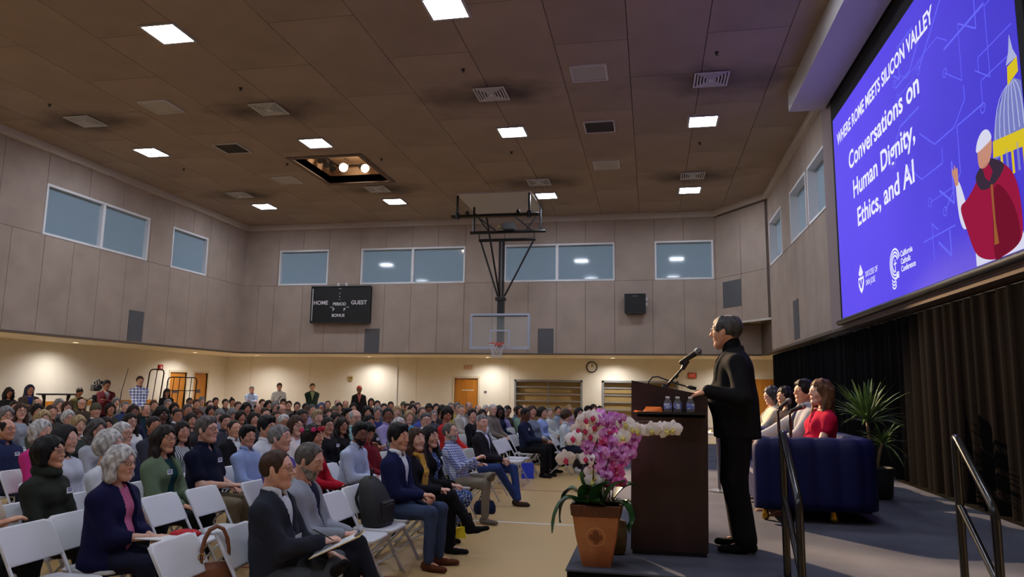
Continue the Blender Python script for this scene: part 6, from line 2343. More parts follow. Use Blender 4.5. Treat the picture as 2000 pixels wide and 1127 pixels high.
# ------------------------------------------------------------------ audience in the rows
CROWD = [
    (-9.15, 8.81, 1.01, -8, -18, 'f', 'shortf', 'grey', 0, (120, 122, 130), 'l', 1, 0, 'l', 12, 815),
    (-10.08, 9.97, 1.021, -10, -18, 'f', 'long', 'brown', 0, (150, 158, 170), 'l', 1, 1, 'l', 41, 806),
    (-13.8, 14.07, 0.995, -14, -18, 'm', 'bald', 'grey', 1, (110, 104, 100), 'l', 0, 0, 'd', 73, 792),
    (-11.01, 11.24, 0.968, -12, -18, 'f', 'shortf', 'black', 2, (40, 40, 48), 'l', 0, 0, 'l', 73, 807),
    (-10.08, 10.58, 0.992, -11, -18, 'm', 'short', 'brown', 1, (70, 64, 60), 'l', 0, 0, 'l', 100, 808),
    (-11.94, 12.92, 0.981, -14, -18, 'f', 'bob', 'brown', 0, (44, 42, 44), 'l', 1, 0, 'l', 131, 799),
    (-13.8, 15.38, 0.985, -15, -18, 'm', 'bald', 'white', 1, (74, 62, 52), 'l', 1, 0, 'l', 160, 791),
    (-10.08, 11.58, 0.983, -13, -18, 'm', 'beanie', (78, 72, 52), 1, (34, 36, 44), 'j', 0, 0, 'l', 187, 806),
    (-11.01, 13.04, 0.958, -15, -18, 'f', 'bob', 'black', 2, (62, 60, 50), 'l', 0, 0, 'l', 215, 803),
    (-13.8, 16.53, 1.0, -17, -18, 'f', 'shortf', 'grey', 0, (120, 110, 100), 'l', 0, 0, 'l', 227, 788),
    (-11.94, 14.59, 0.957, -16, -18, 'm', 'short', 'grey', 0, (52, 66, 104), 'l', 0, 0, 'l', 244, 798),
    (-9.15, 11.41, 0.987, -14, -18, 'f', 'long', 'dark', 3, (40, 44, 74), 'l', 1, 0, 'l', 261, 808),
    (-10.08, 12.92, 0.95, -15, -18, 'm', 'bald', 'grey', 1, (30, 54, 62), 'l', 0, 0, 'l', 285, 806),
    (-7.29, 9.7, 1.023, -12, -18, 'f', 'longc', 'black', 4, (28, 26, 40), 'l', 0, 0, 'l', 316, 814),
    (-8.22, 11.35, 0.945, -15, -18, 'm', 'short', 'dark', 2, (46, 48, 60), 'j', 1, 0, 'l', 346, 816),
    (-11.94, 16.09, 1.002, -18, -18, 'm', 'short', 'grey', 0, (90, 88, 96), 'l', 1, 0, 'l', 328, 791),
    (-9.15, 12.94, 0.982, -17, -18, 'm', 'short', 'dgrey', 2, (50, 52, 80), 'l', 0, 0, 'l', 366, 804),
    (-8.22, 11.94, 0.9, -16, -18, 'f', 'longc', 'auburn', 3, (40, 34, 36), 'l', 0, 0, 'l', 386, 821),
    (-12.87, 18.26, 1.002, -19, -18, 'm', 'crop', 'black', 3, (34, 34, 44), 'l', 0, 0, 'l', 370, 787),
    (-11.94, 17.23, 0.984, -19, -18, 'm', 'short', 'brown', 1, (80, 70, 66), 'l', 0, 0, 'l', 383, 791),
    (-13.8, 20.18, 0.99, -20, -18, 'f', 'shortf', 'grey', 0, (120, 116, 118), 'l', 0, 0, 'l', 394, 785),
    (-10.08, 15.06, 1.006, -19, -18, 'm', 'recede', 'brown', 0, (112, 106, 150), 'l', 1, 0, 'l', 410, 795),
    (-12.87, 19.5, 0.999, -21, -18, 'm', 'short', 'black', 2, (44, 42, 46), 'l', 0, 0, 'l', 421, 786),
    (-9.15, 13.71, 0.92, -18, -18, 'f', 'bob', 'black', 2, (50, 48, 54), 'l', 0, 0, 'l', 411, 809),
    (-7.29, 11.19, 0.966, -16, -18, 'm', 'crop', 'grey', 0, (140, 156, 186), 'l', 0, 0, 'd', 429, 816),
    (-8.22, 13.02, 0.9, -18, -18, 'f', 'shortf', 'grey', 0, (190, 120, 128), 'f', 0, 0, 'd', 452, 816),
    (-12.87, 20.36, 0.961, -21, -18, 'f', 'bun', 'black', 2, (206, 200, 192), 'l', 0, 0, 'l', 453, 788),
    (-9.15, 14.73, 1.008, -19, -18, 'm', 'crop', 'brown', 0, (110, 86, 66), 'l', 1, 0, 'l', 465, 797),
    (-8.22, 13.54, 1.01, -19, -18, 'f', 'longc', 'black', 2, (30, 30, 34), 'c', 0, 1, 'l', 481, 801),
    (-9.15, 15.55, 0.952, -20, -18, 'm', 'bald', 'brown', 1, (76, 74, 78), 'l', 0, 0, 'l', 503, 801),
    (-10.08, 17.66, 0.972, -22, -18, 'f', 'longc', 'black', 1, (60, 58, 66), 'l', 0, 0, 'l', 524, 794),
    (-9.15, 16.37, 0.987, -21, -18, 'f', 'shortf', 'grey', 0, (100, 96, 100), 'l', 0, 0, 'l', 538, 796),
    (-11.01, 20.14, 0.966, -22, -38, 'm', 'thick', 'black', 2, (60, 60, 72), 'l', 0, 0, 'l', 553, 790),
    (-10.08, 18.76, 0.953, -22, -38, 'm', 'short', 'dark', 1, (110, 96, 90), 'l', 0, 0, 'l', 564, 794),
    (-9.15, 17.47, 0.956, -22, -38, 'm', 'short', 'black', 1, (28, 30, 36), 'l', 0, 1, 'l', 580, 797),
    (-7.29, 13.29, 1.005, -20, -18, 'm', 'bald', 'dgrey', 1, (74, 64, 70), 'l', 1, 1, 'l', 550, 804),
    (-8.22, 16.14, 0.965, -22, -18, 'm', 'crop', 'black', 4, (24, 26, 34), 'l', 0, 0, 'l', 597, 800),
    (-7.29, 14.6, 0.975, -22, -18, 'm', 'short', 'dgrey', 1, (150, 140, 165), 'l', 0, 0, 'l', 609, 804),
    (-8.22, 16.96, 0.948, -22, -38, 'm', 'veil', (60, 80, 120), 2, (52, 70, 110), 'l', 1, 0, 'l', 627, 800),
    (-7.29, 12.68, 0.946, -19, -18, 'm', 'short', 'brown', 0, (88, 92, 102), 'j', 0, 0, 'l', 518, 813),
    (-6.36, 11.44, 0.939, -18, -18, 'm', 'crop', 'brown', 1, (80, 80, 90), 'l', 0, 0, 'l', 540, 821),
    (-5.43, 9.99, 0.941, -16, -18, 'm', 'short', 'white', 2, (40, 48, 76), 'j', 1, 0, 'l', 554, 831),
    (-4.5, 8.61, 0.985, -13, -18, 'f', 'bob', 'brown', 0, (224, 214, 212), 'c', 1, 1, 'l', 579, 836),
    (-5.43, 11.09, 0.968, -19, -18, 'm', 'quiff', 'blond', 0, (50, 42, 38), 'l', 0, 0, 'l', 620, 821),
    (-4.5, 9.53, 0.928, -17, -18, 'f', 'bun', 'dark', 1, (24, 24, 30), 'l', 1, 1, 'l', 642, 839),
    (-5.43, 11.79, 0.908, -20, -18, 'f', 'shortf', 'dark', 2, (70, 66, 70), 'l', 0, 0, 'l', 655, 826),
    (-4.5, 10.0, 0.9, -18, -18, 'f', 'longc', 'dark', 2, (26, 25, 28), 'l', 1, 0, 'l', 666, 846),
    (-7.29, 15.75, 0.9, -22, -38, 'm', 'capv', (88, 86, 66), 1, (44, 56, 90), 'l', 0, 0, 'l', 653, 811),
    (-8.22, 18.02, 0.938, -22, -38, 'f', 'bob', 'dark', 1, (40, 40, 46), 'l', 0, 0, 'l', 662, 799),
    (-9.15, 19.94, 0.997, -22, -38, 'm', 'bald', 'grey', 0, (150, 142, 130), 'l', 0, 0, 'l', 659, 790),
    (-9.15, 20.52, 0.962, -22, -38, 'm', 'bald', 'dgrey', 1, (70, 74, 70), 'l', 0, 0, 'l', 675, 792),
    (-5.43, 12.29, 0.974, -22, -18, 'm', 'thick', 'black', 2, (34, 34, 40), 'l', 0, 0, 'l', 679, 815),
    (-4.5, 10.47, 1.018, -20, -18, 'm', 'bald', 'white', 0, (150, 190, 185), 'p', 1, 0, 'l', 693, 819),
    (-5.43, 13.22, 0.996, -22, -38, 'f', 'longc', 'black', 2, (190, 160, 150), 'l', 0, 0, 'l', 718, 809),
    (-4.5, 11.04, 0.911, -21, -18, 'f', 'long', 'black', 2, (26, 25, 30), 's', 0, 1, 'x', 721, 832),
    (-5.43, 13.73, 0.983, -22, -38, 'f', 'shortf', 'grey', 1, (40, 52, 110), 'l', 0, 1, 'l', 737, 809),
    (-9.15, 22.55, 1.0, -22, -38, 'f', 'bob', 'dark', 2, (60, 56, 56), 'l', 0, 0, 'l', 725, 787),
    (-7.29, 18.41, 1.013, -22, -38, 'm', 'short', 'black', 1, (52, 50, 60), 'l', 0, 0, 'l', 737, 793),
    (-4.5, 11.88, 1.017, -22, -38, 'm', 'short', 'black', 3, (160, 150, 196), 'l', 1, 0, 'l', 758, 813),
    (-7.29, 19.43, 0.972, -22, -38, 'm', 'short', 'black', 2, (70, 72, 90), 'l', 0, 0, 'l', 763, 795),
    (-5.43, 14.86, 0.963, -22, -38, 'f', 'bob', 'blond', 0, (110, 100, 96), 'l', 0, 0, 'l', 775, 808),
    (-7.29, 20.5, 0.94, -22, -38, 'm', 'capv', (70, 84, 60), 1, (60, 72, 60), 'l', 0, 0, 'l', 788, 796),
    (-3.55, 9.84, 0.941, -20, -18, 'm', 'short', 'white', 0, (116, 124, 140), 't', 1, 1, 'l', 780, 838),
    (-4.5, 12.99, 0.931, -22, -38, 'f', 'shortf', 'blond', 0, (60, 150, 200), 'l', 0, 0, 'l', 799, 820),
    (-6.36, 18.21, 0.952, -22, -38, 'm', 'short', 'dark', 1, (90, 88, 96), 'l', 0, 0, 'l', 796, 800),
    (-7.29, 21.34, 0.964, -22, -38, 'm', 'short', 'black', 2, (60, 60, 66), 'l', 0, 0, 'l', 806, 793),
    (-5.43, 15.91, 0.985, -22, -38, 'f', 'bob', 'dark', 1, (76, 70, 74), 'l', 0, 0, 'l', 806, 803),
    (-4.5, 13.79, 0.989, -22, -38, 'm', 'recede', 'dgrey', 1, (70, 80, 150), 'l', 0, 0, 'l', 825, 810),
    (-5.43, 17.16, 0.978, -22, -38, 'f', 'capv', (20, 20, 22), 3, (150, 40, 48), 'l', 0, 0, 'l', 838, 801),
    (-3.55, 11.07, 0.976, -22, -38, 'm', 'short', 'dgrey', 0, (44, 46, 56), 'j', 1, 0, 'l', 832, 825),
    (-4.5, 14.56, 0.9, -22, -38, 'm', 'short', 'grey', 0, (70, 72, 82), 'l', 1, 0, 'l', 847, 824),
    (-3.55, 12.3, 1.037, -22, -38, 'f', 'bob', 'dark', 2, (196, 44, 48), 'l', 0, 1, 'd', 874, 811),
    (-4.5, 15.18, 0.998, -22, -38, 'f', 'shortf', 'black', 2, (40, 38, 40), 'l', 0, 0, 'l', 864, 805),
    (-5.43, 19.15, 0.983, -22, -38, 'm', 'crop', 'grey', 0, (190, 170, 90), 'l', 1, 0, 'l', 881, 797),
    (-4.5, 16.78, 0.981, -22, -38, 'm', 'crop', 'grey', 0, (176, 168, 160), 'j', 0, 0, 'l', 901, 803),
    (-4.5, 17.52, 1.028, -22, -38, 'm', 'bald', 'grey', 1, (104, 98, 96), 'l', 0, 0, 'd', 916, 797),
    (-4.5, 18.5, 0.932, -22, -38, 'm', 'bald', 'grey', 0, (90, 84, 88), 'l', 0, 0, 'l', 934, 804),
    (-4.5, 19.4, 0.911, -22, -38, 'f', 'shortf', 'white', 0, (130, 128, 130), 'l', 0, 0, 'l', 949, 804),
    (-3.55, 16.03, 1.023, -22, -38, 'm', 'crop', 'white', 0, (120, 110, 104), 'l', 0, 0, 'l', 963, 802),
    (-3.55, 14.13, 0.954, -22, -38, 'f', 'updo', 'dark', 0, (24, 24, 28), 'l', 0, 1, 'l', 923, 815),
    (-3.55, 14.98, 0.92, -22, -38, 'f', 'bob', 'dark', 1, (176, 178, 186), 'c', 1, 0, 'l', 942, 816),
    (-3.55, 16.76, 0.957, -22, -38, 'f', 'curly', 'black', 4, (30, 40, 66), 'l', 0, 0, 'l', 976, 807),
    (-3.55, 17.27, 0.9, -22, -38, 'm', 'crop', 'grey', 1, (150, 142, 205), 'l', 0, 0, 'd', 985, 816),
    (-3.55, 18.95, 0.903, -22, -38, 'm', 'short', 'brown', 0, (90, 112, 130), 'l', 0, 0, 'l', 1009, 807),
    (-3.55, 20.05, 0.936, -22, -38, 'm', 'bald', 'brown', 1, (90, 84, 84), 'l', 0, 0, 'l', 1023, 802),
    (-3.1, 17.0, 0.987, -22, -38, 'f', 'bob', 'dark', 2, (120, 150, 130), 'l', 0, 0, 'l', 1055, 807),
    (-2.5, 17.87, 0.9, -22, -38, 'm', 'crop', 'grey', 0, (200, 206, 206), 'l', 0, 0, 'l', 1074, 812),
    (-2.5, 22.21, 0.906, -22, -38, 'f', 'bob', 'blond', 0, (180, 150, 190), 'l', 0, 0, 'l', 1112, 802),
    (-1.55, 15.77, 0.987, -22, -38, 'f', 'bob', 'black', 1, (44, 42, 46), 'l', 0, 0, 'l', 1132, 810),
    (-1.55, 17.98, 0.971, -22, -38, 'm', 'thick', 'black', 2, (50, 50, 58), 'l', 0, 0, 'l', 1149, 806),
    (-1.55, 19.77, 0.986, -22, -38, 'f', 'bob', 'black', 2, (70, 66, 72), 'l', 0, 0, 'l', 1160, 801),
    (-1.55, 22.16, 0.9, -22, -38, 'm', 'short', 'black', 1, (60, 40, 70), 'l', 0, 0, 'l', 1172, 812),
    (-3.55, 17.74, 0.945, -22, -38, 'f', 'shortf', 'dark', 3, (60, 54, 40), 'l', 0, 0, 'l', 991, 806),
    (-8.22, 8.5, 0.984, -8, -18, 'f', 'shortf', 'blond', 0, (70, 80, 70), 'l', 0, 0, 'l', 84, 824),
    (-9.15, 9.94, 0.924, -11, -18, 'f', 'shortf', 'white', 0, (190, 196, 206), 'l', 1, 0, 'l', 132, 823),
    (-7.29, 8.1, 0.939, -8, -18, 'f', 'shortf', 'blond', 0, (60, 70, 66), 'l', 0, 0, 'l', 152, 838),
    (-6.36, 6.58, 0.969, -3, 4, 'f', 'bob', 'white', 0, (200, 50, 130), 'l', 0, 0, 'l', 81, 850),
    (-7.29, 7.05, 0.94, -4, 4, 'm', 'bald', 'dark', 1, (44, 52, 88), 'l', 1, 1, 'l', 13, 847),
    (-6.36, 7.36, 0.945, -6, -18, 'f', 'longc', 'dgrey', 0, (178, 182, 192), 'l', 1, 0, 'l', 190, 847),
    (-7.29, 8.58, 0.9, -9, -18, 'f', 'bob', 'dark', 2, (50, 46, 50), 'l', 0, 0, 'l', 206, 846),
    (-7.29, 9.05, 0.946, -10, -18, 'f', 'long', 'dark', 0, (224, 222, 220), 'c', 1, 1, 'l', 255, 830),
    (-5.43, 6.64, 0.968, -4, 4, 'm', 'short', 'white', 0, (38, 44, 72), 'l', 1, 0, 'l', 240, 854),
    (-4.5, 5.37, 0.969, 2, 4, 'f', 'shortf', 'white', 0, (214, 218, 226), 's', 0, 0, 'l', 215, 878),
    (-5.43, 5.91, 0.954, -1, 4, 'f', 'veil', (26, 24, 28), 0, (200, 205, 220), 'l', 0, 0, 'l', 130, 867),
    (-5.43, 7.61, 0.928, -8, -18, 'f', 'long', 'dark', 1, (196, 200, 206), 't', 0, 0, 'l', 355, 852),
    (-6.36, 9.38, 0.903, -13, -18, 'f', 'bob', 'black', 2, (36, 34, 38), 'l', 0, 0, 'l', 397, 838),
    (-5.43, 8.69, 0.9, -12, -18, 'm', 'recede', 'dark', 5, (26, 26, 30), 'j', 0, 1, 'l', 457, 857),
    (-4.5, 7.48, 0.9, -9, -18, 'm', 'thick', 'black', 1, (150, 170, 214), 'l', 0, 0, 'l', 488, 864),
    (-3.55, 6.49, 0.993, -5, 4, 'm', 'short', 'grey', 0, (92, 76, 150), 'l', 0, 0, 'l', 548, 860),
    (-3.55, 8.67, 0.9, -16, -18, 'm', 'thick', 'black', 2, (120, 28, 40), 'l', 0, 0, 'd', 709, 860),
    (-11.94, 18.56, 0.976, -21, -18, 'm', 'short', 'black', 1, (60, 60, 66), 'l', 0, 0, 'l', 440, 790),
    (-11.01, 18.94, 0.984, -22, -18, 'm', 'short', 'brown', 0, (80, 84, 96), 'l', 0, 0, 'l', 512, 790),
    (-9.15, 19.29, 0.958, -22, -38, 'm', 'recede', 'dark', 1, (70, 66, 80), 'l', 0, 0, 'l', 640, 794),
    (-7.29, 16.82, 0.966, -22, -38, 'f', 'bob', 'dark', 1, (60, 58, 70), 'l', 0, 0, 'l', 690, 800),
    (-6.36, 16.5, 0.987, -22, -38, 'm', 'short', 'dark', 1, (84, 84, 90), 'l', 0, 0, 'l', 750, 800),
    (-6.36, 19.06, 0.97, -22, -38, 'm', 'crop', 'dgrey', 0, (110, 104, 100), 'l', 0, 0, 'l', 816, 797),
    (-5.43, 17.76, 0.976, -22, -38, 'm', 'short', 'black', 1, (70, 70, 80), 'l', 0, 0, 'l', 852, 800),
    (-5.43, 19.79, 0.971, -22, -38, 'f', 'shortf', 'grey', 0, (140, 120, 110), 'l', 0, 0, 'l', 893, 797),
    (-2.5, 15.19, 1.023, -22, -38, 'f', 'bob', 'brown', 1, (120, 130, 150), 'l', 0, 0, 'l', 1040, 806),
    (-2.5, 19.48, 0.919, -22, -38, 'm', 'short', 'dark', 1, (140, 150, 170), 'l', 0, 0, 'l', 1090, 806),
    (-10.08, 13.8, 0.966, -17, -18, 'f', 'bob', 'black', 2, (60, 56, 62), 'l', 0, 0, 'l', 340, 802),
    (-11.94, 15.56, 0.979, -17, -18, 'm', 'short', 'brown', 1, (90, 86, 82), 'l', 0, 0, 'l', 300, 794),
    (-12.87, 12.57, 0.982, -12, -18, 'm', 'short', 'dark', 1, (70, 70, 74), 'l', 0, 0, 'l', 28, 798),
    (-12.87, 13.69, 1.006, -14, -18, 'f', 'shortf', 'grey', 0, (90, 88, 92), 'l', 0, 0, 'l', 115, 793),
    (-6.36, 10.71, 0.929, -16, -18, 'f', 'bob', 'dark', 1, (54, 54, 62), 'l', 0, 0, 'l', 495, 826),
    (-5.43, 10.56, 1.005, -18, -18, 'm', 'short', 'black', 3, (40, 44, 60), 'l', 0, 0, 'l', 590, 818),
    (-6.36, 9.92, 0.931, -14, -18, 'm', 'short', 'dark', 1, (60, 62, 74), 'l', 0, 0, 'l', 440, 830),
    (-6.36, 13.43, 0.924, -22, -18, 'f', 'bob', 'brown', 0, (80, 74, 82), 'l', 0, 0, 'l', 640, 815),
    (-7.29, 11.85, 0.9, -17, -18, 'f', 'shortf', 'dark', 2, (70, 64, 70), 'l', 0, 0, 'l', 470, 828),
    (-7.29, 10.42, 0.9, -14, -18, 'f', 'bob', 'dark', 1, (60, 60, 66), 'l', 0, 0, 'l', 372, 838),
    (-6.36, 8.33, 0.948, -9, -18, 'm', 'short', 'dark', 2, (56, 58, 70), 'l', 0, 0, 'l', 300, 838),
]
def cname(c):
    if not isinstance(c, tuple):
        return 'patterned'
    r, g, b = c
    mx, mn = max(c), min(c)
    if mx - mn < 26:
        return 'black' if mx < 42 else 'charcoal' if mx < 75 else 'grey' if mx < 130 else 'light grey' if mx < 185 else 'white'
    if r == mx:
        if g > .8 * r:
            return 'yellow'
        if b > g + 20:
            return 'magenta' if mx > 150 else 'plum'
        return ('red' if g < .45 * r else 'pink' if b > .6 * r else 'brown') if mx > 130 else ('maroon' if g < .45 * r else 'dark brown')
    if b == mx:
        if r > g + 6:
            return 'lavender' if mx > 140 else 'dark purple'
        return 'navy' if mx < 95 else 'blue' if mx < 190 else 'light blue'
    return 'teal' if b > r + 15 else 'olive'
LAND = [(50, 'at the left edge'), (120, 'below the tall black table'), (200, 'below the video camera'), (255, 'left of the checked shirt'), (330, 'below the black racks'), (420, 'below the wooden side doors'), (480, 'left of standing blue shirt'), (525, 'below standing blue shirt'), (578, 'below the white polo'), (650, 'below the green vest'), (725, 'below the red cap'), (800, 'right of the red cap'), (880, 'left of the back door'), (940, 'below the back door'), (1000, 'right of the back door'), (1080, 'below the left barred window'), (2000, 'behind the orchids')]
PATT = {'f': lambda c: pattern_mat('floral_%d%d%d' % c, 'floral', c, (226, 214, 210), 40), 'p': lambda c: pattern_mat('plaid_%d%d%d' % c, 'plaid', c, (90, 150, 150), 22), 't': lambda c: pattern_mat('stripe_%d%d%d' % c, 'stripe', c, (60, 64, 76), 45)}
_tmpl = {}
def template(hy, sex, kind, pose, v):
    key = (hy, sex, kind, pose)
    if key not in _tmpl:
        d = dict(sex=sex, hyaw=hy, res=.0175, hres=.008, lean=7, head='f1' if sex == 'f' else 'm2' if kind in 'jd' else 'm1')
        if kind == 'j':
            d.update(top='jacket', collar=True)
        elif kind == 'c':
            d.update(top='cardigan')
        elif kind == 's':
            d.update(top='shirt', sleeve='short')
        else:
            d.update(top='shirt', collar=(sex == 'm'))
        if pose == 'd':
            d.update(hpitch=24, hands={1: (.34, .06, .66), -1: (.34, -.06, .66)})
        elif pose == 'x':
            d.update(hands={1: (.2, -.04, .84), -1: (.22, .04, .8)}, poles={1: (-.1, 1, -.9), -1: (-.1, -1, -.9)})
        else:
            d.update(hpitch=-3)
        _tmpl[key] = person_meshes(d)
    return _tmpl[key]
_lab = []
for (x, y, sc, rz, hy, sex, hs, hc, sk, top, kind, gl, tg, po, u, v) in CROWD:
    tk = kind if kind in 'ljcs' else 'l'
    M4 = template(hy, sex, tk, po, v)
    look = dict(skin=sk, hair=(hs, hc), top=PATT[kind](top) if kind in PATT else top, glasses=gl, tag=tg, bottom=[(30, 32, 40), (40, 46, 64), (64, 58, 50), (24, 24, 26)][int(u) % 4], hh=.009)
    if hs in ('capv', 'beanie'):
        look['under'] = ('short' if sex == 'm' else 'bob', 'dark')
    gar = {'j': 'jacket', 'c': 'cardigan', 's': 'short-sleeved top', 'f': 'floral top', 'p': 'plaid shirt', 't': 'striped jacket'}.get(kind, 'shirt' if sex == 'm' else 'top')
    lab = 'seated %s in %s %s' % ('person', cname(top), gar)
    if hs in ('capv', 'beanie', 'veil'):
        lab += ' and ' + {'capv': 'cap', 'beanie': 'beanie', 'veil': 'hood'}[hs]
    elif gl:
        lab += ' and glasses'
    elif po == 'd':
        lab += ' looking down'
    lab += ', ' + ('near rows' if v > 840 else 'middle rows' if v > 816 else 'rear rows' if v > 797 else 'rearmost row')
    lab += ', ' + [n for m, n in LAND if u < m][0]
    o = put_person(M4, (x + .03, y, max(0, .45 * (1 - sc))), math.radians(rz), sc, lab, look, 'seated audience')
    _lab.append((lab, u, o))
    o['_c'] = chair(x, y, math.radians(rz * .6)).name
seen = {}
_cl = {}
for lab, u, o in sorted(_lab, key=lambda t: t[1]):
    seen.setdefault(lab, []).append(o)
for lab, os_ in seen.items():
    if len(os_) > 1:
        for k, o in enumerate(os_):
            o['label'] = lab + ', ' + (['left one', 'right one'][k] if len(os_) == 2 else ['leftmost', 'second', 'third', 'fourth', 'fifth'][k])
for lab, u, o in _lab:
    bpy.data.objects[o['_c']]['label'] = o['label'].replace('seated person in', 'folding chair under')
    del o['_c']
# ------------------------------------------------------------------ people in the foreground
def hero(x, y, rz, sc, label, spec, look, z=0.0, ch=True, group='seated audience'):
    spec = dict(dict(hero=1, res=.0122, hres=.0058), **spec)
    M4 = person_meshes(spec)
    look = dict(dict(hh=.0066), **look)
    o = put_person(M4, (x, y, z), math.radians(rz), sc, label, look, group)
    if ch:
        w = label.replace('seated person in', 'folding chair under').split()
        chair(x - .03, y, math.radians(rz * .6), ' '.join(w[:16]).rstrip(','), 'occupied folding chairs')
    return o, M4[3]
def extra(o, name, mb, m, smooth=True):
    return mb.build(name, m, o, smooth=smooth)
LAPC = {1: (.27, .035, .66), -1: (.28, -.035, .68)}
BROWN = (92, 50, 32)

# grey suit with clipboard
gs, an = hero(-2.42, 4.42, 4, .96, 'seated person in charcoal suit and glasses writing on a clipboard', dict(sex='m', fat=.35, top='jacket', collar=True, legs='ankleL', hyaw=6, lean=4, head='m2', hands={1: (.34, .12, .66), -1: (.34, -.03, .76)}, hpose={1: 'flat', -1: 'grip'}, vdepth=.26),
              dict(skin=0, hair=('recede', 'brown'), top=(42, 46, 58), inner=(214, 222, 236), bottom=(72, 75, 82), shoes=(20, 20, 24), glasses=2))
extra(gs, 'lanyard', MB().tube([an['N'] - an['u'] * .05 + an['fw'] * .1 + an['lt'] * .06, an['N'] + an['fw'] * .125 - an['u'] * .14 + an['lt'] * .035, an['N'] + an['fw'] * .135 - an['u'] * .3], .006, 6), mat('lanyard_blue', (34, 40, 130), .6))
extra(gs, 'badge_holder', MB().box(.17, .173, -.06, .04, .66, .8), mat('badge_clear', (220, 224, 232), .2), False)
cb = empty('clipboard', (-1.98, 4.42, .72), math.radians(4), 'wooden clipboard with white notes in the charcoal suit lap', 'clipboard')
cb.rotation_euler = (0, math.radians(-24), math.radians(14))
MB().bbox((0, 0, 0), (.17, .12, .0025), .015).build('board', mat('hardboard', (196, 168, 110), .6), cb)
MB().box(-.155, .13, -.105, .105, .0026, .005).build('paper', m_white, cb)
for k in range(11):
    MB().box(-.13 + k * .02, -.127 + k * .02, -.08, .03 + .03 * ((k * 7) % 3), .0051, .0056).build('handwriting', mat('pen_ink', (50, 56, 90), .6), cb)
mb = MB()
mb.box(.125, .165, -.055, .055, .004, .014)
mb.tube([(.14, -.05, .014), (.15, 0, .03), (.14, .05, .014)], .006, 6)
mb.build('clip', m_steel, cb)
pn = empty('pen', (-2.03, 4.34, .785), 0, 'dark pen held over the clipboard', 'pen')
MB().tube([(-.07, -.03, .04), (.03, .015, -.02), (.05, .024, -.034)], [.004, .004, .001], 7).build('barrel', m_blackplastic, pn)
MB().cyl((-.08, -.034, .046), (-.07, -.03, .04), .0045, n=7).build('cap', m_steel, pn)

# pale grey blazer looking down
gj, an = hero(-2.5, 4.95, 4, .965, 'seated person in pale grey blazer over navy shirt, looking down, legs crossed', dict(sex='m', fat=.25, top='jacket', legs='crossL', hyaw=-4, hpitch=20, crane=.02, lean=2, head='m1', hands={1: (.33, .1, .68), -1: (.33, -.06, .7)}, hpose={1: 'clasp', -1: 'clasp'}, vdepth=.36),
              dict(skin=0, hair=('recede', 'salt'), beard='lgrey', top=(150, 156, 170), inner=(26, 32, 62), bottom=(26, 28, 38), shoes=BROWN))
extra(gj, 'lanyard', MB().tube([an['N'] - an['u'] * .06 + an['fw'] * .105 - an['lt'] * .05, an['N'] + an['fw'] * .13 - an['u'] * .16 - an['lt'] * .02, an['N'] + an['fw'] * .125 - an['u'] * .3], .005, 6), mat('lanyard_blue', (34, 40, 130), .6))

# navy blazer, jeans
hero(-2.5, 6.92, -6, 1.0, 'seated person in navy blazer, white shirt, jeans and brown shoes', dict(sex='m', top='jacket', collar=True, hyaw=-12, lean=3, spread=.13, hands=LAPC, hpose={1: 'clasp', -1: 'clasp'}, head='m3', vdepth=.34),
     dict(skin=5, hair=('quiff', 'black'), top=(27, 33, 74), inner=(224, 228, 238), bottom=(58, 72, 100), shoes=BROWN))
# black jacket with golden scarf
sf, an = hero(-2.5, 7.45, -10, .955, 'seated person in black jacket with gold and purple scarf, legs crossed', dict(sex='f', top='cardigan', hyaw=-22, hpitch=-6, lean=2, legs='crossR', hands={1: (.3, .03, .69), -1: (.33, -.05, .7)}, head='f2'),
              dict(skin=0, hair=('long', 'brown'), top=(28, 28, 36), inner=(150, 150, 190), bottom=(22, 22, 26), shoes=(18, 18, 20)))
def scarf_mesh(an, tail=.3):
    s = SDF()
    N, u, fw, lt = an['N'], an['u'], an['fw'], an['lt']
    c = N + u * .03 + fw * .02
    for k in range(12):
        a, b = 2 * PI * k / 12, 2 * PI * (k + 1) / 12
        pa, pb = [c + fw * (.075 * math.cos(t)) + lt * (.078 * math.sin(t)) - u * (.035 * math.cos(t)) for t in (a, b)]
        s.cone(pa, pb, .024, .024, .012)
    for sd in (1, -1):
        p0 = c + fw * .085 + lt * sd * .02 - u * .05
        p1 = N + fw * .15 + lt * sd * .035 - u * .18
        s.cone(p0, p1, .026, .03, .02, (tuple(fw), .6))
        s.cone(p1, p1 - u * (tail - .16) - fw * .01, .03, .034, .02, (tuple(fw), .5))
    s.post.append(wrinkle(.003, 5, 1.6))
    v, q = s.mesh(.009)
    me = np_mesh('scarf', [(v, q, 0)])
    me.materials.append(None)
    return me
link('scarf', scarf_mesh(an), sf, [pattern_mat('scarf_gold', 'floral', (206, 160, 60), (90, 50, 110), 16, (226, 206, 150))])
# blue floral dress
hero(-2.5, 7.98, -12, .95, 'seated person in blue floral dress and black cardigan', dict(sex='f', top='cardigan', hyaw=-14, hpitch=-4, lean=3, bottom='skirt', skirtlen=.55, hands={1: (.3, .04, .67), -1: (.31, -.04, .68)}, legs='under'),
     dict(skin=0, hair=('long', 'black'), top=(22, 22, 26), inner=pattern_mat('dress_floral', 'floral', (34, 66, 120), (190, 200, 220), 34), bottom=pattern_mat('dress_floral', 'floral', (34, 66, 120), (190, 200, 220), 34), shoes=(20, 20, 22)))
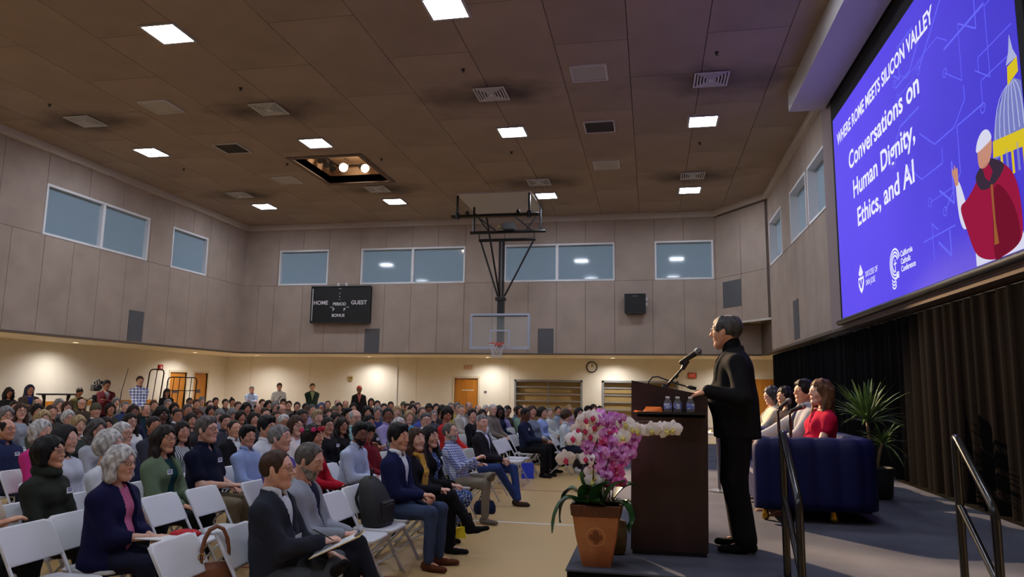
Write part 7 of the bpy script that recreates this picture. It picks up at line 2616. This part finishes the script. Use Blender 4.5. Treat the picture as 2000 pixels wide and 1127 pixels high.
# checked shirt, beige trousers
hero(-2.5, 9.35, -8, .95, 'seated person in blue checked shirt and beige trousers, reclining with legs crossed', dict(sex='m', fat=.2, top='shirt', collar=True, hyaw=-10, hpitch=-8, lean=20, legs='ankleL', hands={1: (.25, .06, .76), -1: (.24, -.05, .84)}, hpose={1: 'rest', -1: 'clasp'}),
     dict(skin=0, hair=('recede', 'salt'), beard='lgrey', glasses=2, tag=1, top=pattern_mat('check_blue', 'check', (70, 86, 150), (190, 198, 220), 30), bottom=(128, 118, 104), shoes=(110, 100, 92)))
# dark blazer, jeans
hero(-2.5, 10.8, -10, .985, 'seated person in black blazer, open white shirt and blue jeans', dict(sex='m', top='jacket', collar=True, hyaw=-28, lean=10, legs='ankles', hands=LAPC, hpose={1: 'clasp', -1: 'clasp'}, head='m2', vdepth=.34),
     dict(skin=0, hair=('crop', 'grey'), top=(34, 32, 38), inner=(206, 212, 226), bottom=(44, 62, 112), shoes=(60, 44, 32)))
# navy jumper, far end of the front row
nj, an = hero(-2.5, 14.4, -14, 1.0, 'seated person in navy jumper and black trousers holding a cup', dict(sex='m', top='shirt', topname='sweater', hyaw=-10, hpitch=8, lean=4, hands={1: (.34, .05, .7), -1: (.35, -.04, .72)}, hpose={1: 'grip', -1: 'grip'}, head='m1'),
              dict(skin=4, hair=('crop', 'black'), tag=-1, top=(30, 38, 66), bottom=(20, 20, 24)))
hero(-2.5, 16.6, -16, .98, 'seated person in light blue sweater with hands folded', dict(sex='f', top='shirt', topname='sweater', hyaw=-16, lean=3, hands=LAPC), dict(skin=0, hair=('bob', 'dark'), top=(150, 170, 226), bottom=(30, 34, 50)))
hero(-1.75, 14.9, -10, .97, 'seated person in white denim jacket looking down', dict(sex='f', top='shirt', topname='jacket', collar=True, hyaw=-10, hpitch=22, lean=2), dict(skin=0, hair=('shortf', 'brown'), top=(206, 216, 222), bottom=(34, 40, 60)))
cp = empty('paper_cup', (-2.13, 14.32, .7), 0, 'small white paper cup held by the navy jumper', 'cup')
MB().lathe([(.028, 0), (.038, .095), (.04, .1), (.036, .098)], 14).build('cup_wall', m_white, cp)
MB().lathe([(.0335, .04), (.0345, .07)], 14, caps=False).build('cup_sleeve', mat('kraft', (170, 130, 90), .8), cp)

# second and third rows
wh, an = hero(-3.8, 4.58, 2, .945, 'seated person in dark blue cardigan over pink top with a booklet on the lap', dict(sex='f', fat=.5, top='cardigan', sleeve='three', hyaw=-4, lean=-3, hands={1: (.36, .04, .68), -1: (.36, -.04, .7)}, hpose={1: 'flat', -1: 'flat'}, head='f2', loose=.01, hem=.13),
              dict(skin=0, hair=('wavy', 'white'), glasses=1, top=(22, 22, 62), inner=(196, 110, 150), bottom=(26, 28, 50)))
extra(wh, 'earring', MB().ball((.02, -.09, 1.2), .008), m_steel)
bl = empty('booklet', (-3.4, 4.56, .66), 0, 'white booklet on the dark blue cardigan lap', 'booklet')
MB().box(-.1, .12, -.08, .08, 0, .004).build('pages', m_white, bl)
MB().box(-.1, .12, -.081, .081, -.002, 0).build('cover', mat('cover_pale', (206, 210, 226), .5), bl)
rb = empty('red_pouch', (-3.28, 4.72, .63), .4, 'red fabric pouch beside the booklet', 'pouch')
mb = MB()
mb.ball((0, 0, .03), (.11, .07, .035), 12, 7)
mb.build('pouch_body', mat('red_fabric', (186, 24, 40), .8), rb, smooth=True)
MB().tube([(-.09, 0, .05), (0, 0, .068), (.09, 0, .05)], .004, 5).build('zip', mat('red_zip', (120, 14, 24), .5), rb)
hero(-4.5, 4.78, 2, .97, 'seated person in dark olive cowl neck sweater with name sticker', dict(sex='f', fat=.2, top='cowl', hyaw=12, hpitch=-6, lean=6), dict(skin=5, hair=('bob', 'black'), glasses=2, tag=1, top=(46, 50, 44), bottom=(26, 26, 28)))
hero(-4.5, 4.12, 0, 1.0, 'seated person in cream knit top with crossed arms at the left edge', dict(sex='f', fat=.3, top='shirt', sleeve='short', hyaw=4, lean=5, hands={1: (.2, -.05, .82), -1: (.22, .05, .78)}, poles={1: (-.1, 1, -.9), -1: (-.1, -1, -.9)}), dict(skin=5, hair=('long', 'black'), glasses=1, tag=1, top=(206, 192, 172), bottom=(24, 24, 28)))
hero(-4.5, 6.08, -4, .985, 'seated person in sage green jacket over teal top', dict(sex='f', top='cardigan', hyaw=-6, hpitch=-2, lean=5, loose=.006), dict(skin=5, hair=('long', 'dark'), glasses=2, tag=-1, top=(104, 122, 98), inner=(20, 58, 66), bottom=(30, 32, 34)))
hero(-4.5, 6.72, -2, 1.03, 'seated person in navy polo shirt with folded name sticker', dict(sex='m', fat=.5, top='shirt', sleeve='short', vneck=.1, collar=True, hyaw=-2, hpitch=-4, lean=4, head='m2', hands={1: (.3, .04, .68), -1: (.3, -.04, .7)}), dict(skin=0, hair=('side', 'salt'), glasses=1, tag=1, top=(19, 23, 48), bottom=(120, 108, 88)))
hero(-4.5, 7.9, -6, 1.0, 'seated person in white open-collar shirt, rimless glasses, between the blazers', dict(sex='m', top='shirt', collar=True, vneck=.08, hyaw=-6, lean=4, head='m3'), dict(skin=5, hair=('quiff', 'black'), glasses=2, top=(218, 222, 226), bottom=(40, 42, 50)))
fc, an = hero(-3.55, 7.2, -4, .97, 'seated person in red sweater with a flower crown holding a phone', dict(sex='f', top='shirt', topname='sweater', sleeve='long', hyaw=6, lean=4, hands={1: (.36, .02, .7), -1: (.38, -.06, .71)}, hpose={1: 'rest', -1: 'grip'}), dict(skin=5, hair=('long', 'dark'), top=(176, 22, 44), bottom=(24, 24, 28)))
HMn = an['HM']
random.seed(4)
for k in range(11):
    a = 2 * PI * k / 11
    p = HMn @ Vector((-.014 + .115 * math.cos(a), .092 * math.sin(a), .075 + .012 * math.cos(a)))
    mb = MB()
    if k % 3 == 2:
        mb.ball(p, (.024, .016, .012), 8, 5)
        extra(fc, 'crown_leaf', mb, mat('crown_green', (70, 110, 50), .6))
    else:
        for q in range(5):
            b = 2 * PI * q / 5
            d = Vector((math.cos(a), math.sin(a), 0))
            t = Vector((-d.y, d.x, 0))
            mb.ball(p + (t * math.cos(b) + Vector((0, 0, 1)) * math.sin(b)) * .016, .013, 7, 5)
        extra(fc, 'crown_flower', mb, mat('crown_pink', (224, 50, 120), .6) if k % 2 else mat('crown_red', (200, 30, 60), .6))
ph = empty('mobile_phone', (-3.16, 7.1, .69), .3, 'dark mobile phone in the red sweater hand', 'phone')
ph.rotation_euler = (0, -.5, .2)
MB().bbox((0, 0, 0), (.072, .036, .004), .008).build('phone_body', m_blackplastic, ph)
MB().box(-.066, .066, -.032, .032, .004, .0046).build('phone_screen', mat('phone_glass', (30, 34, 44), .1), ph)
hero(-3.55, 8.12, -10, .97, 'seated person in pale blue-white shirt leaning forward towards the aisle', dict(sex='m', top='shirt', collar=True, hyaw=-34, hpitch=6, lean=-10, crane=.02, hands={1: (.36, .06, .68), -1: (.38, -.04, .7)}), dict(skin=3, hair=('thick', 'black'), glasses=2, beard='dark', top=(190, 202, 228), bottom=(40, 44, 60)))

# ------------------------------------------------------------------ people standing along the walls
def standing(x, y, z, rz, label, spec, look):
    spec = dict(dict(stand=True, res=.017, hres=.008), **spec)
    M4 = person_meshes(spec)
    return put_person(M4, (x, y, 0), math.radians(rz), z / 1.61, label, dict(dict(hh=.009), **look), 'people standing along the walls'), M4[3]
XC = dict(hands={1: (.2, -.06, 1.2), -1: (.22, .06, 1.16)}, poles={1: (-.1, 1, -.9), -1: (-.1, -1, -.9)})
FR = dict(hands={1: (.2, .03, .92), -1: (.22, -.03, .94)})
standing(-15.4, 14.85, 1.45, -30, 'standing person in black top at the far left, next to the tall table', dict(sex='f', top='shirt'), dict(skin=3, hair=('curly', 'black'), top=(26, 25, 28)))
standing(-15.4, 15.45, 1.52, -28, 'standing person in brown hooded jacket over blue shirt, arms crossed', dict(sex='m', top='jacket', **XC), dict(skin=2, hair=('veil', (40, 44, 70)), top=(92, 84, 78), inner=(40, 60, 140)))
standing(-15.3, 16.95, 1.47, -25, 'standing person in olive jacket bent over beside the video camera', dict(sex='m', top='jacket', hpitch=30, **FR), dict(skin=2, hair=('short', 'dark'), top=(104, 98, 66), inner=(60, 56, 40)))
standing(-15.2, 17.8, 1.66, -30, 'standing person in maroon sweater with grey scarf, arms folded', dict(sex='m', top='jacket', **XC), dict(skin=3, hair=('thick', 'black'), glasses=1, top=(92, 34, 42), inner=(120, 116, 122)))
standing(-14.7, 18.5, 1.8, -38, 'standing person in blue and white checked shirt with name sticker', dict(sex='m', top='shirt', collar=True, **FR), dict(skin=1, hair=('short', 'brown'), tag=1, top=pattern_mat('gingham', 'check', (52, 66, 140), (216, 220, 232), 13), bottom=(60, 60, 72)))
standing(-14.6, 19.6, 1.46, -40, 'standing person in black with a dark hat beside the black racks', dict(sex='f', top='coat', hpitch=10), dict(skin=2, hair=('capv', (22, 22, 24)), under=('long', 'dark'), top=(30, 28, 30)))
standing(-14.4, 24.0, 1.57, -52, 'standing person in light blue shirt with arms crossed at the back wall', dict(sex='m', top='shirt', collar=True, **XC), dict(skin=1, hair=('crop', 'dgrey'), glasses=2, top=(170, 190, 230), bottom=(40, 44, 60)))
wp, an = standing(-13.3, 24.0, 1.69, -54, 'standing person in white polo with a shoulder strap', dict(sex='m', top='shirt', sleeve='short', collar=True, hpitch=6), dict(skin=1, hair=('short', 'dark'), top=(216, 220, 226), bottom=(70, 66, 60)))
MB().tube([an['N'] + an['lt'] * .09 + an['fw'] * .02, an['N'] + an['fw'] * .135 - an['u'] * .2 + an['lt'] * .03, an['P'] + an['fw'] * .13 - an['lt'] * .14], .012, 6).build('shoulder_strap', m_blackplastic, wp)
standing(-12.0, 24.0, 1.69, -56, 'standing person in dark green vest over light green shirt', dict(sex='m', top='jacket', collar=True, **FR), dict(skin=1, hair=('short', 'brown'), top=(36, 52, 44), inner=(150, 164, 120), bottom=(50, 50, 52)))
standing(-10.2, 24.0, 1.62, -60, 'standing person in black jacket over pink shirt with red cap', dict(sex='m', top='jacket'), dict(skin=3, hair=('capv', (176, 60, 50)), under=('short', 'dark'), top=(40, 38, 42), inner=(206, 120, 116)))

# ------------------------------------------------------------------ the panel on the sofas
ZP = STAGE - .035
rd, an = hero(1.63, 7.62, 190, .995, 'seated person in red dress with hoop earrings on the near sofa', dict(sex='f', fat=.3, top='dress', sleeve='cap', hyaw=8, hpitch=-4, lean=6, bottom='skirt', head='f2', hands={1: (.3, .1, .66), -1: (.3, -.06, .66)}, hem=.05, vneck=.06), dict(skin=0, hair=('long', 'lbrown'), top=(196, 20, 62), bottom=(196, 20, 62), shoes=(150, 110, 90)), z=ZP, ch=False, group='panel speakers')
HMn = an['HM']
for sd in (1, -1):
    c = HMn @ Vector((-.002, sd * .084, -.045))
    extra(rd, 'earring', MB().tube([c + Vector((.014 * math.cos(t), 0, .016 * math.sin(t))) for t in [2 * PI * k / 12 for k in range(13)]], .0035, 5, False), mat('earring_silver', (216, 206, 196), .25, metal=.8))
mb = MB()
for k in range(14):
    a = -1.9 + 3.8 * k / 13
    mb.ball(an['N'] + an['u'] * (.035 - .03 * math.cos(a)) + an['fw'] * (.012 + .072 * math.cos(a)) + an['lt'] * .068 * math.sin(a), .009, 7, 5)
extra(rd, 'necklace', mb, mat('necklace_beads', (206, 120, 130), .3))
gm, an = hero(1.62, 8.45, 190, 1.01, 'seated person in light grey suit jacket and dark tie on the near sofa', dict(sex='m', top='jacket', collar=True, hyaw=12, hpitch=-2, lean=8, head='m3', hands={1: (.36, .16, .66), -1: (.42, -.16, .7)}, vdepth=.32), dict(skin=5, hair=('side', 'dark'), top=(178, 176, 180), inner=(216, 222, 232), bottom=(150, 148, 152)), z=ZP - .01, ch=False, group='panel speakers')
extra(gm, 'tie', MB().tube([an['N'] + an['fw'] * .088 - an['u'] * .0, an['N'] + an['fw'] * .138 - an['u'] * .12, an['N'] + an['fw'] * .138 - an['u'] * .3], [.012, .02, .028], 8), mat('tie_dark', (56, 60, 80), .6))
hero(1.62, 9.52, 190, .95, 'seated person in dark top with long dark hair on the far sofa', dict(sex='f', top='shirt', hyaw=28, lean=6), dict(skin=5, hair=('long', 'dark'), top=(50, 40, 44)), z=ZP, ch=False, group='panel speakers')
hero(1.6, 10.3, 184, .955, 'seated person in cream cardigan with clasped hands on the far sofa', dict(sex='f', top='cardigan', hyaw=20, hpitch=10, lean=4, hands={1: (.38, .03, .8), -1: (.38, -.03, .82)}, hpose={1: 'clasp', -1: 'clasp'}), dict(skin=0, hair=('bob', 'dgrey'), top=(216, 204, 184), inner=(206, 200, 194), bottom=(40, 36, 36)), z=ZP, ch=False, group='panel speakers')

# ------------------------------------------------------------------ the speaker at the podium
pr_, an = hero(.635, 5.74, 180, 1.015, 'standing person in black suit and clerical collar speaking at the podium', dict(sex='m', stand=True, fat=.55, top='jacket', hyaw=-22, hpitch=2, crane=.015, lean=-1, head='m2', res=.0105, hands={1: (.23, .285, 1.155), -1: (.27, -.2, 1.12)}, hpose={1: 'rest', -1: 'rest'}, hdir={1: ((.9, .1, -.25), (.1, .25, 1)), -1: ((.9, -.1, -.2), (0, 0, 1))}, poles={1: (-.8, .35, -.7), -1: (-.8, -.35, -.7)}, vdepth=.3, wr=.0022, flare=.012, legr=.02, turtle=True),
               dict(skin=5, hair=('tonsure', 'dgrey'), glasses=2, top=(22, 22, 25), inner=(16, 16, 18), bottom=(20, 20, 23), shoes=(14, 14, 16)), z=STAGE, ch=False, group='speaker')
del pr_['group']
N, u, fw, lt = an['N'], an['u'], an['fw'], an['lt']
S_, E_, T_ = an['arm'][1]
d_ = (T_ - E_).normalized()
extra(pr_, 'wrist_watch', MB().tube([T_ - d_ * .012, T_ + d_ * .012], [.034, .034], 14), m_steel)
# ------------------------------------------------------------------ empty chairs
for x, y, rz, lb in ((-2.5, 5.95, -2, 'empty white folding chair between pale grey blazer and backpack'), (-2.5, 6.42, -3, 'white folding chair carrying the black backpack'), (-2.5, 8.65, -4, 'empty white folding chair beside the blue floral dress'), (-2.5, 11.9, -5, 'empty white folding chair beside the black blazer'), (-2.5, 12.75, -5, 'empty white folding chair, middle of the far front row gap'),
                     (-2.5, 13.3, -6, 'empty white folding chair next to the navy jumper'), (-2.58, 3.98, 2, 'empty white folding chair with a brown handbag hanging on its back'), (-3.78, 4.12, 1, 'empty white folding chair left of the dark blue cardigan'), (-3.8, 5.45, 0, 'empty white folding chair in front of the sage green jacket'), (-3.75, 5.95, 0, 'empty white folding chair in front of the navy polo')):
    chair(x, y, math.radians(rz), lb, 'empty folding chairs')

# ------------------------------------------------------------------ bags and things around the seats
m_leather = mat('brown_leather', (120, 66, 34), .5, var=.2, vscale=12)
hb = empty('handbag', (-2.7, 4.2, .36), math.radians(40), 'brown leather handbag hanging from an empty chair', 'handbag')
mb = MB()
rings = []
for z, hx, hy in ((0, .1, .035), (.02, .13, .05), (.12, .14, .055), (.22, .12, .04), (.26, .1, .018)):
    rings.append([(hx * math.cos(t), hy * math.sin(t), z) for t in [2 * PI * k / 20 for k in range(20)]])
mb.loft(rings)
mb.build('bag_body', m_leather, hb, smooth=True)
for s in (-1, 1):
    MB().tube([(-.08, s * .02, .24), (-.078, s * .02, .33), (-.066, s * .018, .4), (-.04, s * .016, .455), (0, s * .015, .475), (.04, s * .016, .455), (.066, s * .018, .4), (.078, s * .02, .33), (.08, s * .02, .24)], .011, 8).build('strap', m_leather, hb, smooth=True)
MB().tube([(-.08 + .02 * math.cos(t), -.03, .3 + .02 * math.sin(t)) for t in [2 * PI * k / 12 for k in range(13)]], .003, 5, False).build('buckle_ring', mat('brass', (196, 150, 50), .25, metal=.9), hb)
bp = empty('backpack', (-2.52, 6.42, .458), math.radians(-8), 'black backpack propped upright on a folding chair', 'backpack')
mb = MB()
rings = []
for z, hx, hy, ox in ((0, .1, .14, .03), (.03, .12, .16, .03), (.2, .12, .165, .0), (.34, .09, .14, -.05), (.41, .06, .1, -.075), (.435, .03, .05, -.085)):
    rings.append([(ox + hx * math.copysign(abs(math.cos(t)) ** .6, math.cos(t)), hy * math.copysign(abs(math.sin(t)) ** .6, math.sin(t)), z) for t in [2 * PI * k / 24 for k in range(24)]])
mb.loft(rings)
m_bp = mat('backpack_nylon', (20, 20, 23), .6, bump=.3, bscale=200)
mb.build('bag_body', m_bp, bp, smooth=True)
MB().bbox((.125, 0, .14), (.03, .1, .09), .028).build('front_pocket', m_bp, bp, auto=40)
MB().tube([(.152, -.08, .19), (.158, 0, .2), (.152, .08, .19)], .004, 5).build('zip', m_steel, bp)
MB().tube([(-.06, 0, .44), (-.05, -.03, .5), (-.05, .03, .5), (-.06, 0.02, .44)], .008, 6).build('carry_handle', m_bp, bp)
for s in (-1, 1):
    MB().tube([(-.11, s * .08, .4), (-.15, s * .1, .25), (-.1, s * .1, .06)], .014, 6).build('shoulder_strap', m_bp, bp)
bottle((-4.6, 5.28, 0), 'small clear water bottle on the floor at lower left', 1.5)
bottle((-2.3, 8.4, 0), 'small water bottle on the floor beside the yellow bag', 1.4)
yb = empty('yellow_bag', (-2.22, 8.3, 0), .4, 'small bright yellow paper bag on the floor', 'paper bag')
MB().add([(-.08, -.04, 0), (.08, -.04, 0), (.08, .04, 0), (-.08, .04, 0), (-.07, -.025, .1), (.06, -.03, .13), (.065, .02, .12), (-.06, .025, .11)], [(3, 2, 1, 0), (4, 5, 6, 7), (0, 1, 5, 4), (1, 2, 6, 5), (2, 3, 7, 6), (3, 0, 4, 7)]).build('bag_body', mat('yellow_paper', (236, 220, 30), .7), yb)
MB().tube([(-.03, 0, .115), (-.02, 0, .16), (.02, 0, .16), (.03, 0, .12)], .004, 5).build('handle', mat('yellow_paper', (236, 220, 30), .7), yb)
def tote(x, y, rz, c, sx, sy, h, label, nm='tote_bag'):
    r = empty(nm, (x, y, 0), rz, label, 'bag')
    rings = []
    for z, k in ((0, .9), (.03, 1), (h * .6, 1), (h, .8)):
        rings.append([(sx * k * math.copysign(abs(math.cos(t)) ** .5, math.cos(t)), sy * (k if z < h else .4) * math.copysign(abs(math.sin(t)) ** .5, math.sin(t)), z) for t in [2 * PI * q / 20 for q in range(20)]])
    MB().loft(rings).build('bag_body', cloth(c), r, auto=50)
    for s in (-1, 1):
        MB().tube([(-sx * .5, s * sy * .4, h * .97), (-sx * .3, s * sy * .5, h * 1.35), (sx * .3, s * sy * .5, h * 1.35), (sx * .5, s * sy * .4, h * .97)], .008, 6).build('strap', cloth(c), r, smooth=True)
    return r
tote(-2.3, 8.75, .3, (20, 20, 22), .13, .07, .2, 'black bag on the floor beside the floral dress')
tote(-2.3, 9.95, .5, (30, 38, 66), .15, .09, .17, 'navy bag on the floor beyond the reclining person')
tote(-2.15, 15.6, .2, (70, 70, 78), .12, .1, .28, 'grey bag standing beside the front row end')
tote(-1.55, 15.9, .2, (60, 54, 46), .16, .12, .22, 'brown bag on the floor behind the orchids')
fo = empty('blue_folder', (-2.38, 13.95, 0), .1, 'blue folder leaning under a front row chair', 'folder')
MB().box(-.12, .12, -.012, .012, 0, .3).build('cover', mat('folder_blue', (34, 60, 190), .5), fo)
MB().box(-.115, .117, -.008, .008, .005, .303).build('pages', m_white, fo)
fo.rotation_euler = (-.12, 0, .3)
sh = empty('sneaker', (-1.5, 15.2, 0), -.4, 'white sneaker of the denim jacket wearer near the bag', 'shoe')
sh_s = SDF()
sh_s.cone((-.09, 0, .045), (.02, 0, .04), .038, .042, .02)
sh_s.cone((.0, 0, .04), (.12, 0, .032), .043, .034, .02, ((0, 0, 1), .8))
sh_s.cone((-.08, 0, .05), (-.07, 0, .09), .034, .034, .02)
sh_s.post.append(lambda D, Q: np.maximum(D, F32(.002) - Q[..., 2]))
v, q = sh_s.mesh(.01)
me = np_mesh('upper', [(v, q, 0)])
me.materials.append(m_white)
link('upper', me, sh)
MB().bbox((.01, 0, .011), (.15, .046, .01), .04).build('sole', mat('sole_grey', (190, 190, 196), .6), sh)

# ------------------------------------------------------------------ things along the left wall
vc = empty('video_camera', (-14.75, 16.85, 1.38), math.radians(-35), 'black video camera on its tripod by the left wall', 'video camera')
MB().bbox((0, 0, .22), (.2, .08, .09), .03).build('camera_body', m_blackplastic, vc, auto=40)
MB().cyl((.2, 0, .23), (.36, 0, .23), .065, .075).build('lens', m_blackplastic, vc, auto=40)
MB().tube([(-.12, 0, .31), (-.1, 0, .38), (.12, 0, .38), (.16, 0, .31)], .018, 7).build('top_handle', m_blackplastic, vc)
MB().bbox((.12, .09, .36), (.09, .03, .045), .015).build('viewfinder', m_blackplastic, vc)
MB().box(-.24, -.2, -.06, .06, .16, .29).build('battery', m_grey, vc)
MB().cyl((.08, 0, .42), (.3, 0, .42), .022).build('shotgun_microphone', m_blackplastic, vc)
tr = empty('tripod', (-14.75, 16.85, 0), .3, 'black tripod holding the video camera', 'tripod')
for k in range(3):
    a = 2 * PI * k / 3 + .5
    MB().tube([(.03 * math.cos(a), .03 * math.sin(a), 1.3), (.2 * math.cos(a), .2 * math.sin(a), .7), (.38 * math.cos(a), .38 * math.sin(a), .01)], [.026, .022, .014], 7).build('leg', m_black, tr)
    MB().tube([(0, 0, .75), (.19 * math.cos(a), .19 * math.sin(a), .72)], .01, 5).build('spreader', m_black, tr)
MB().cyl((0, 0, .7), (0, 0, 1.32), .022).build('centre_column', m_black, tr)
MB().lathe([(.06, 0), (.07, .03), (.05, .09), (.06, .1), (.06, .115)], 14, c=(0, 0, 1.29)).build('fluid_head', m_black, tr, auto=40)
MB().tube([(-.04, .02, 1.36), (-.42, .1, 1.12)], .012, 6).build('pan_handle', m_black, tr)
tb = empty('tall_table', (-15.1, 15.95, 0), math.radians(55), 'tall narrow black table by the left wall', 'table')
MB().bbox((0, 0, 1.42), (.42, .22, .02), .02).build('table_top', m_blackplastic, tb)
for s in (-1, 1):
    MB().tube([(s * .28, 0, 1.4), (s * .26, 0, 1.28), (s * .25, 0, .03)], [.05, .032, .032], 8).build('leg', m_black, tb)
    MB().box(s * .25 - .04, s * .25 + .04, -.22, .22, 0, .035).build('foot', m_black, tb)
cs = empty('equipment_case', (-15.25, 16.4, 0), .4, 'black equipment case standing under the video camera', 'case')
MB().bbox((0, 0, .35), (.22, .16, .33), .03).build('case_body', m_blackplastic, cs, auto=40)
MB().tube([(-.08, 0, .68), (-.07, 0, .73), (.07, 0, .73), (.08, 0, .68)], .01, 6).build('handle', m_black, cs)
for zz in (.25, .5):
    MB().box(-.225, .225, -.165, -.155, zz, zz + .02).build('band', m_steel, cs)
ms = empty('microphone_stand', (-14.9, 17.95, 0), 0, 'thin tall microphone stand behind the maroon sweater', 'microphone stand')
MB().cyl((0, 0, 0.02), (.05, 0, 1.5), .011).build('stand_tube', m_black, ms)
MB().cyl((.05, 0, 1.48), (.16, .06, 2.15), .008).build('boom', m_black, ms)
for k in range(3):
    a = 2 * PI * k / 3
    MB().tube([(0, 0, .3), (.25 * math.cos(a), .25 * math.sin(a), .01)], .01, 6).build('leg', m_black, ms)
# black tubular chair carts
def cart(x, y, rz, tilt, w, h, n, label):
    r = empty('chair_cart', (x, y, 0), rz, label, 'cart', 'tubular chair carts')
    def pt(s, z):
        return (tilt * z, s, z)
    pts = [pt(-w, .1), pt(-w, h - .12), pt(-w + .03, h - .03), pt(-w + .12, h), pt(w - .12, h), pt(w - .03, h - .03), pt(w, h - .12), pt(w, .1)]
    MB().tube(pts, .02, 8).build('outer_loop', m_black, r, smooth=True)
    for k in range(n):
        s = -w + 2 * w * (k + 1) / (n + 1)
        MB().tube([pt(s, .12), pt(s, h)], .013, 6).build('upright_bar', m_black, r)
    for z in ((.14, h * .42, h * .78) if n > 2 else (.14, h * .5)):
        MB().tube([pt(-w, z), pt(w, z)], .016, 6).build('cross_bar', m_black, r)
    MB().box(-.3, .35, -w, w, .1, .14).build('platform', m_black, r)
    for sx in (-.25, .3):
        for s in (-w + .06, w - .06):
            MB().cyl((sx, s - .015, .05), (sx, s + .015, .05), .05).build('caster', m_blackplastic, r, auto=40)
    return r
cart(-15.6, 20.1, math.radians(-20), .14, .24, 2.18, 1, 'tall narrow black tubular cart left of the side doors')
cart(-15.3, 21.1, math.radians(-25), .1, .5, 1.95, 4, 'wide black tubular cart in front of the side doors')
